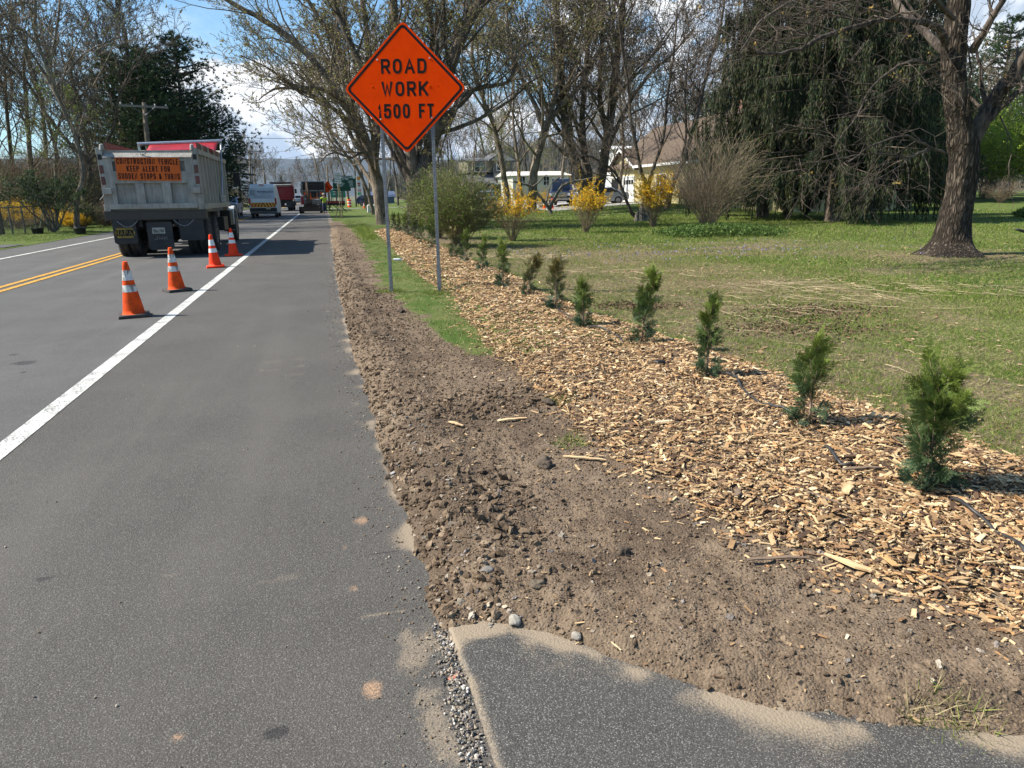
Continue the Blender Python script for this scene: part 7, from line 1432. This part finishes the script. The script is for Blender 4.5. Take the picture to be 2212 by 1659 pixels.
# fence on the left
def fence():
    a = G(-30, 515); b = G(128, 500); b.z = a.z = 0; t = thing('chain_link_fence', 'rusty chain link fence in front of the yellow forsythia', 'fence', a); d = b-a; L = d.length; u = d/L; H = 1.25; dark = plain('dark_fence_steel', (.10, .10, .09), (.16, .15, .14), 6, .6, .4)
    for k in range(7): p = u*(L*k/6); m = MB(); m.tube([(p.x, p.y, 0), (p.x, p.y, H+.08)], .035, 8); m.build('post', dark, t)
    m = MB(); m.tube([(0, 0, H), (u.x*L, u.y*L, H+.02)], .026, 6); m.build('top_rail', M_galv, t)
    m = MB(); P = []; s_ = -H
    while s_ < L:
        for q in (0, 1):
            a0, a1 = max(0, s_), min(L, s_+H)
            if q == 0: z0_, z1_ = (a0-s_), (a1-s_)
            else: z0_, z1_ = H-(a0-s_), H-(a1-s_)
            P.append(([(u.x*a0, u.y*a0, z0_), (u.x*a1, u.y*a1, z1_)], [.0045, .0045], 3))
        s_ += .09
    m.tubes(P); m.build('wire_mesh', dark, t); m = MB(); p = u*(L*.72); m.tube([(p.x, p.y-.1, .25), (p.x+.35, p.y-.1, H)], .025, 5); m.build('loose_rail', M_bolt, t)
    for (px, lb) in ((83, 'black round tub standing on the grass by the fence'), (170, 'second dark tub behind the small tree by the fence')): g_ = G(px, 508); t_ = thing('garden_tub', lb, 'tub', (g_.x, g_.y+ (0.3 if px > 100 else 0), 0), 0, 'tubs by the fence'); m = MB(); m.lathe([(.20, 0), (.25, .28), (.27, .30), (.25, .33), (.22, .3), (.18, .05), (.001, .05)], 18); m.build('bowl', M_under, t_, smooth=True)
fence()

# ---- houses
def siding(name, c, pitch=.12, rough=.8):
    t = NT(name, rough, 0, .3); sp = t.N.new('ShaderNodeSeparateXYZ'); t.L.new(t.tc(), sp.inputs[0]); z = t.math('MODULO', t.math('DIVIDE', sp.outputs[2], pitch), 1.0); k = t.rng(z, .0, .12, 1, 0)
    t.color(t.mix(t.rng(t.noise(.8, 4), .35, .65), c, tuple(x*.86 for x in c))); t.bump(z, 1.0, .03); return t.m
def shingles(name, c1, c2): t = NT(name, .9, 0, .2); n = t.noise(1.0, 5, .7, st=(3, 3, 9)); t.color(t.mix(t.rng(n, .35, .65), c1, c2)); t.bump(t.noise(9, 3), .5, .02); return t.m
M_trim = plain('white_trim', (.68, .68, .66), (.6, .6, .58), 3, .5)
def window(par, c, w_, h_, normal_axis, mat=M_glass, trim=M_trim, mull=1):
    # window on a wall facing -x or -y
    f = MB(); t_ = .07; ax = normal_axis
    def bx(cu, cz, du, dz, dep, out):
        cc = (c[0]-out, c[1]+cu, c[2]+cz) if ax == 'x' else (c[0]+cu, c[1]-out, c[2]+cz); f.box(cc, (dep, du, dz) if ax == 'x' else (du, dep, dz))
    bx(-w_/2-t_/2, 0, t_, h_+2*t_, .10, .03); bx(w_/2+t_/2, 0, t_, h_+2*t_, .10, .03); bx(0, h_/2+t_/2, w_, t_, .10, .03); bx(0, -h_/2-t_/2, w_+.1, t_*1.2, .14, .04)
    bx(0, 0, w_, .045, .05, .03)
    for k in range(mull): bx((k+1)*w_/(mull+1)-w_/2, 0, .045, h_, .049, .031)
    o = f.build('window', trim, par); g_ = MB(); cc = (c[0]-.012, c[1], c[2]) if ax == 'x' else (c[0], c[1]-.012, c[2]); g_.box(cc, (.03, w_, h_) if ax == 'x' else (w_, .03, h_)); g_.build('pane', mat, o)
def yellow_house():
    X = 27.0; cor = atx(1374, 437, X); far = atx(1319, 437, X); zb = .60; near = atx(1690, 437, X)
    y0, y1, y2 = near.y-1, cor.y, far.y; eave = atx(1374, 360, X).z; apex = atx(1345, 325, X).z
    t = thing('yellow_house', 'pale yellow ranch house with brown roof, white garage doors and a gabled garage end', 'house', (X, y1, zb)); M_y = siding('yellow_siding', (.62, .52, .28)); ez = eave-zb; az = apex-zb; D = 8.5
    m = MB(); m.box((D/2, (y0-y1)/2, ez/2-.3), (D, y1-y0, ez+.6)); m.build('wall', M_y, t)
    # garage gable wing flush with the front
    L = y2-y1; gm = MB(); P = [(0, -.6), (L, -.6), (L, ez), (L/2, az-.12), (0, ez)]; gm.prism(P, (-.03, 0.01, 0), (0, 1, 0), (0, 0, 1), (1, 0, 0), D*.8); gm.build('garage', M_y, t)
    M_roof = shingles('brown_shingles', (.09, .068, .052), (.13, .095, .07)); rz = ez+D*.42
    m = MB(); m.prism([(-.5, ez-.12), (D/2, rz), (D+.5, ez-.12), (D+.5, ez+.03), (D/2, rz+.17), (-.5, ez+.03)], (0, y0-y1-.4, 0), (1, 0, 0), (0, 0, 1), (0, 1, 0), (y1-y0)+L+.2); rf = m.build('roof', M_roof, t)
    m = MB(); m.box((D/2+.6, -8.5, rz+.3), (.7, .7, 1.4)); m.build('chimney', plain('brick_chimney', (.30, .15, .11), (.2, .1, .08), 8), rf)
    m = MB(); hw = L/2+.45; s_ = (az-ez)/(L/2); m.prism([(-hw, az-s_*hw-.05), (0, az-.05), (hw, az-s_*hw-.05), (hw, az-s_*hw+.12), (0, az+.12), (-hw, az-s_*hw+.12)], (-.45, L/2, 0), (0, 1, 0), (0, 0, 1), (1, 0, 0), D*.5); m.build('gable_roof', M_roof, t)
    m = MB(); 
    for sg in (-1, 1): m.prism([(0, az-.07), (sg*hw, az-s_*hw-.07), (sg*hw, az-s_*hw+.12), (0, az+.12)][::sg], (-.50, L/2, 0), (0, 1, 0), (0, 0, 1), (1, 0, 0), .045)
    m.build('bargeboard', M_trim, t); m = MB(); m.box((-.53, (y0-y1)/2-.2, ez-.04), (.06, y1-y0, .20)); m.build('gutter', M_trim, t)
    dw = L*.40; m = MB(); m.box((-.05, L*.27, 1.05), (.06, dw, 2.1)); d1 = m.build('garage_door', M_trim, t); m = MB()
    for k in range(4): m.box((-.09, L*.27-dw*.36+k*dw*.24, 1.75), (.03, dw*.18, .38))
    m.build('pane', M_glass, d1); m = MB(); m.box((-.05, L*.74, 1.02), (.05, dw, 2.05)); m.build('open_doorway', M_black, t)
    m = MB(); 
    for yy, ww in ((L*.27-dw/2-.07, .14), (L*.5, .2), (L*.74+dw/2+.07, .14)): m.box((-.06, yy, 1.1), (.09, ww, 2.2))
    m.box((-.06, L*.5, 2.22), (.09, L*.9, .16)); m.build('door_trim', M_trim, t)
    for px0, px1 in ((1418, 1443), (1496, 1532), (1620, 1650)): 
        ya, yb = atx(px0, 400, X).y, atx(px1, 400, X).y; window(t, (-.03, (ya+yb)/2-y1, 1.55), abs(ya-yb)*.85, 1.35, 'x', mull=2)
yellow_house()
def two_storey():
    Y = 108; X = lambda x: at(x, 400, Y).x; Z = lambda y: at(1055, y, Y).z; x0, xm, x1 = X(1012), X(1064), X(1104); zb = .6; t = thing('two_storey_house', 'grey and beige two storey house with a low front gable and attached porch', 'house', (xm, Y, zb)); z = lambda y: Z(y)-zb
    m = MB(); m.box(((x0-xm)/2, 4, z(347)/2+z(377)/2), (xm-x0, 8, z(347)-z(377))); m.box(((x0-xm)/2, 4, z(377)/2), (xm-x0, 8, z(377)+.6)); m.build('beige_wall', siding('beige_siding', (.30, .26, .20)), t)
    m = MB(); m.box(((x1-xm)/2, 3.5, z(347)/2+z(380)/2), (x1-xm, 9, z(347)-z(380))); m.build('grey_wall', siding('grey_siding', (.10, .105, .10)), t); m = MB(); m.box(((x1-xm)/2, 3.4, z(380)/2), (x1-xm-.1, 8.9, z(380)+.6)); m.build('stone_wall', plain('pale_stone', (.26, .25, .23), (.18, .17, .16), 4, .9), t)
    M_gr = shingles('grey_shingles', (.10, .10, .11), (.15, .15, .155)); m = MB(); W_ = (x1-xm)/2+.5; m.prism([(-W_, z(346)-.1), (W_, z(346)-.1), (0, z(331))], ((x1-xm)/2, -1.2, 0), (1, 0, 0), (0, 0, 1), (0, 1, 0), .2); m.build('gable', plain('pale_gable', (.33, .34, .34), (.28, .29, .29)), t)
    m = MB(); m.prism([(-W_-.3, z(346)-.15), (0, z(330)), (W_+.3, z(346)-.15), (W_+.3, z(346)+.05), (0, z(330)+.25), (-W_-.3, z(346)+.05)], ((x1-xm)/2, -1.6, 0), (1, 0, 0), (0, 0, 1), (0, 1, 0), 10); m.build('roof', M_gr, t)
    m = MB(); m.add([(x0-xm-.4, -.5, z(347)), (.3, -.5, z(347)), (.3, 4, z(338)), (x0-xm-.4, 4, z(338)), (x0-xm-.4, -.5, z(347)-.15), (.3, -.5, z(347)-.15)], [(0, 1, 2, 3), (4, 5, 1, 0)]); m.build('side_roof', M_gr, t)
    m = MB(); m.add([(x0-xm-1.2, -3, z(396)), (-.05, -3, z(396)), (-.05, .0, z(378)), (x0-xm-1.2, .0, z(378)), (x0-xm-1.2, -3, z(396)-.15), (-.05, -3, z(396)-.15)], [(0, 1, 2, 3), (4, 5, 1, 0)]); m.build('porch_roof', M_gr, t); m = MB(); m.box(((x0-xm)/2-.4, -1.4, z(397)/2), (xm-x0-1.1, 2.9, z(397)+.5)); m.build('porch_wall', siding('porch_siding', (.22, .19, .155)), t)
    window(t, (X(1038)-xm, -.0, z(359)), 1.6, 1.5, 'y'); window(t, (X(1077)-xm, -1.0, z(357)), .9, 1.5, 'y', mull=0); window(t, (X(1039)-xm, -2.86, z(410)), 2.0, 1.8, 'y', mull=0)
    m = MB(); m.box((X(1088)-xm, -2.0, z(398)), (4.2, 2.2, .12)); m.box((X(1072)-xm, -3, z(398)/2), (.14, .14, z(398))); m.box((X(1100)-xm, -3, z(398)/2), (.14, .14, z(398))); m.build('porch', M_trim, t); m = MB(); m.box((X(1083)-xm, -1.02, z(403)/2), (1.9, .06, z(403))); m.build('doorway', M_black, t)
two_storey()
def simple_house(label, name, pxa, pxb, pyt, pye, Y, wallc, roofc, D=8, win=()):
    a, b = at(pxa, 400, Y).x, at(pxb, 400, Y).x; mid = (a+b)/2; zb = float(rise(mid, Y)); z = lambda y: at((pxa+pxb)/2, y, Y).z-zb; t = thing(name, label, 'house', (mid, Y, zb)); W_ = (b-a)/2; m = MB(); m.box((0, D/2, z(pye)/2-.3), (2*W_, D, z(pye)+.6)); m.build('wall', siding(name+'_siding', wallc), t)
    m = MB(); m.prism([(-.4, z(pye)-.05), (D/2, z(pyt)), (D+.4, z(pye)-.05)], (-W_-.4, 0, 0), (0, 1, 0), (0, 0, 1), (1, 0, 0), 2*W_+.8); m.build('roof', shingles(name+'_shingles', roofc, tuple(c*1.3 for c in roofc)), t)
    for (px, py, w_, h_) in win: window(t, (at(px, 400, Y).x-mid, 0, z(py)), w_, h_, 'y')
    return t
simple_house('long low white building behind the crooked apple tree', 'white_building', 1108, 1228, 368, 378, 98, (.62, .60, .53), (.55, .53, .48), 9, ((1128, 391, .8, 1.2), (1180, 391, .8, 1.1), (1210, 391, .8, 1.1)))
simple_house('white house showing above the brown roof ridge', 'white_house', 1336, 1428, 312, 320, 90, (.72, .72, .72), (.5, .5, .5), 6)
simple_house('blue roofed filling station building behind the slim pole', 'station_building', 797, 850, 413, 425, 150, (.16, .2, .28), (.07, .10, .17), 8, ((812, 430, 2.2, 1.4),))
simple_house('grey building half hidden by the trees at the left edge', 'grey_building', -120, 30, 392, 402, 75, (.34, .36, .38), (.35, .36, .38), 10)
# driveway cars
WG = [(-2.3, .45), (-2.35, .9), (-2.25, 1.1), (-1.3, 1.15), (-.7, 1.72), (1.9, 1.75), (2.2, 1.15), (2.3, .9), (2.3, .45), (1.8, .3), (-1.9, .3)]; WGG = [[(-1.15, 1.18), (-.62, 1.62), (.3, 1.64), (.3, 1.16)], [(.38, 1.16), (.38, 1.64), (1.75, 1.62), (1.95, 1.18)]]
g = floor_at(1052, 74); t = car('silver estate car parked with its tail to the camera left of the first forsythia', 'car', 'parked_car', g, radians(-18), WG, .92, 1.1, WGG, (-1.45, 1.45), .35, M_silver, group='cars parked at the houses'); t.rotation_euler[2] = radians(162); panel('rear_window', M_glass, t, [(-.72, 2.235, 1.2), (.72, 2.235, 1.2), (.62, 2.02, 1.62), (-.62, 2.02, 1.62)])
for s_ in (-1, 1): m = MB(); m.box((s_*.84, 2.28, 1.0), (.14, .1, .3)); m.build('tail_lamp', M_redlens, t)
SED = [(-2.3, .4), (-2.35, .7), (-2.2, .88), (-1.05, .98), (-.3, 1.4), (.9, 1.42), (1.7, 1.05), (2.25, .98), (2.35, .7), (2.3, .4), (1.8, .28), (-1.9, .28)]; SEDG = [[(-.88, 1.0), (-.25, 1.33), (.25, 1.35), (.25, .98)], [(.31, .98), (.31, 1.35), (.85, 1.34), (1.4, 1.02)]]
g = floor_at(1296, 59); t = car('silver sports sedan parked side on with its bonnet up by the garage', 'car', 'parked_car', g, radians(78), SED, .9, .92, SEDG, (-1.45, 1.4), .34, M_silver, group='cars parked at the houses'); panel('windscreen', M_glass, t, [(-.75, -1.0, 1.0), (.75, -1.0, 1.0), (.66, -.34, 1.38), (-.66, -.34, 1.38)]); t.rotation_euler[2] = radians(-102)
g = floor_at(1262, 66); t = crossover('white sedan nose half hidden behind the middle forsythia', g, radians(-60), M_vanwhite, 'cars parked at the houses'); t.scale = (.95, .95, .85)
def big_suv():
    g = floor_at(1216, 63); t = car('dark blue pickup with chrome grille and its bonnet raised on the driveway', 'pickup truck', 'parked_pickup', g, radians(-25), [(-2.7, .5), (-2.75, 1.0), (-2.6, 1.2), (-1.2, 1.25), (-.7, 1.85), (1.2, 1.88), (1.5, 1.3), (2.7, 1.3), (2.7, .5), (2, .4), (-2, .4)], .98, 1.25, [[(-.95, 1.3), (-.6, 1.75), (1.0, 1.78), (1.2, 1.3)]], (-1.7, 1.7), .4, M_navy, group='cars parked at the houses')
    m = MB(); m.box((0, -2.78, .98), (1.3, .06, .36)); m.build('grille', M_chrome, t); m = MB(); m.box((0, -2.85, .62), (1.9, .16, .2)); m.build('bumper', M_chrome, t, bevel=.03); m = MB(); m.add([(-.8, -1.25, 1.3), (.8, -1.25, 1.3), (.75, -1.9, 2.3), (-.75, -1.9, 2.3)], [(0, 1, 2, 3)]); o = m.build('bonnet', plain('blue_bonnet', (.10, .16, .30)), t); s_ = o.modifiers.new('t', 'SOLIDIFY'); s_.thickness = .04
    for q in (-1, 1): m = MB(); m.box((q*.8, -2.75, 1.0), (.26, .08, .22)); m.build('headlight', M_headl, t)
big_suv()
g = floor_at(845, 118); crossover('dark blue car parked at the filling station', (g[0]-3.0, g[1], 0), radians(70), M_navy, 'far parked cars')

# ---- the air: one even volume round the whole scene
m = MB(); m.box((500, 3500, 398.5), (14000, 9000, 799)); V = m.V[0]; V[:, 1] = np.where(V[:, 1] < 0, -40, 8200); V[:, 2] = np.where(V[:, 2] < 100, -6, 420); V[:, 0] = np.where(V[:, 0] < 0, -6000, 8300)
hm = bpy.data.materials.new('haze_air'); hm.use_nodes = True; nt = hm.node_tree; nt.nodes.clear(); out = nt.nodes.new('ShaderNodeOutputMaterial'); pv = nt.nodes.new('ShaderNodeVolumePrincipled'); pv.inputs['Color'].default_value = (.45, .66, 1.0, 1); pv.inputs['Density'].default_value = .00005; nt.links.new(pv.outputs[0], out.inputs['Volume'])
o = m.build('haze', hm); tag(o, kind='stuff')
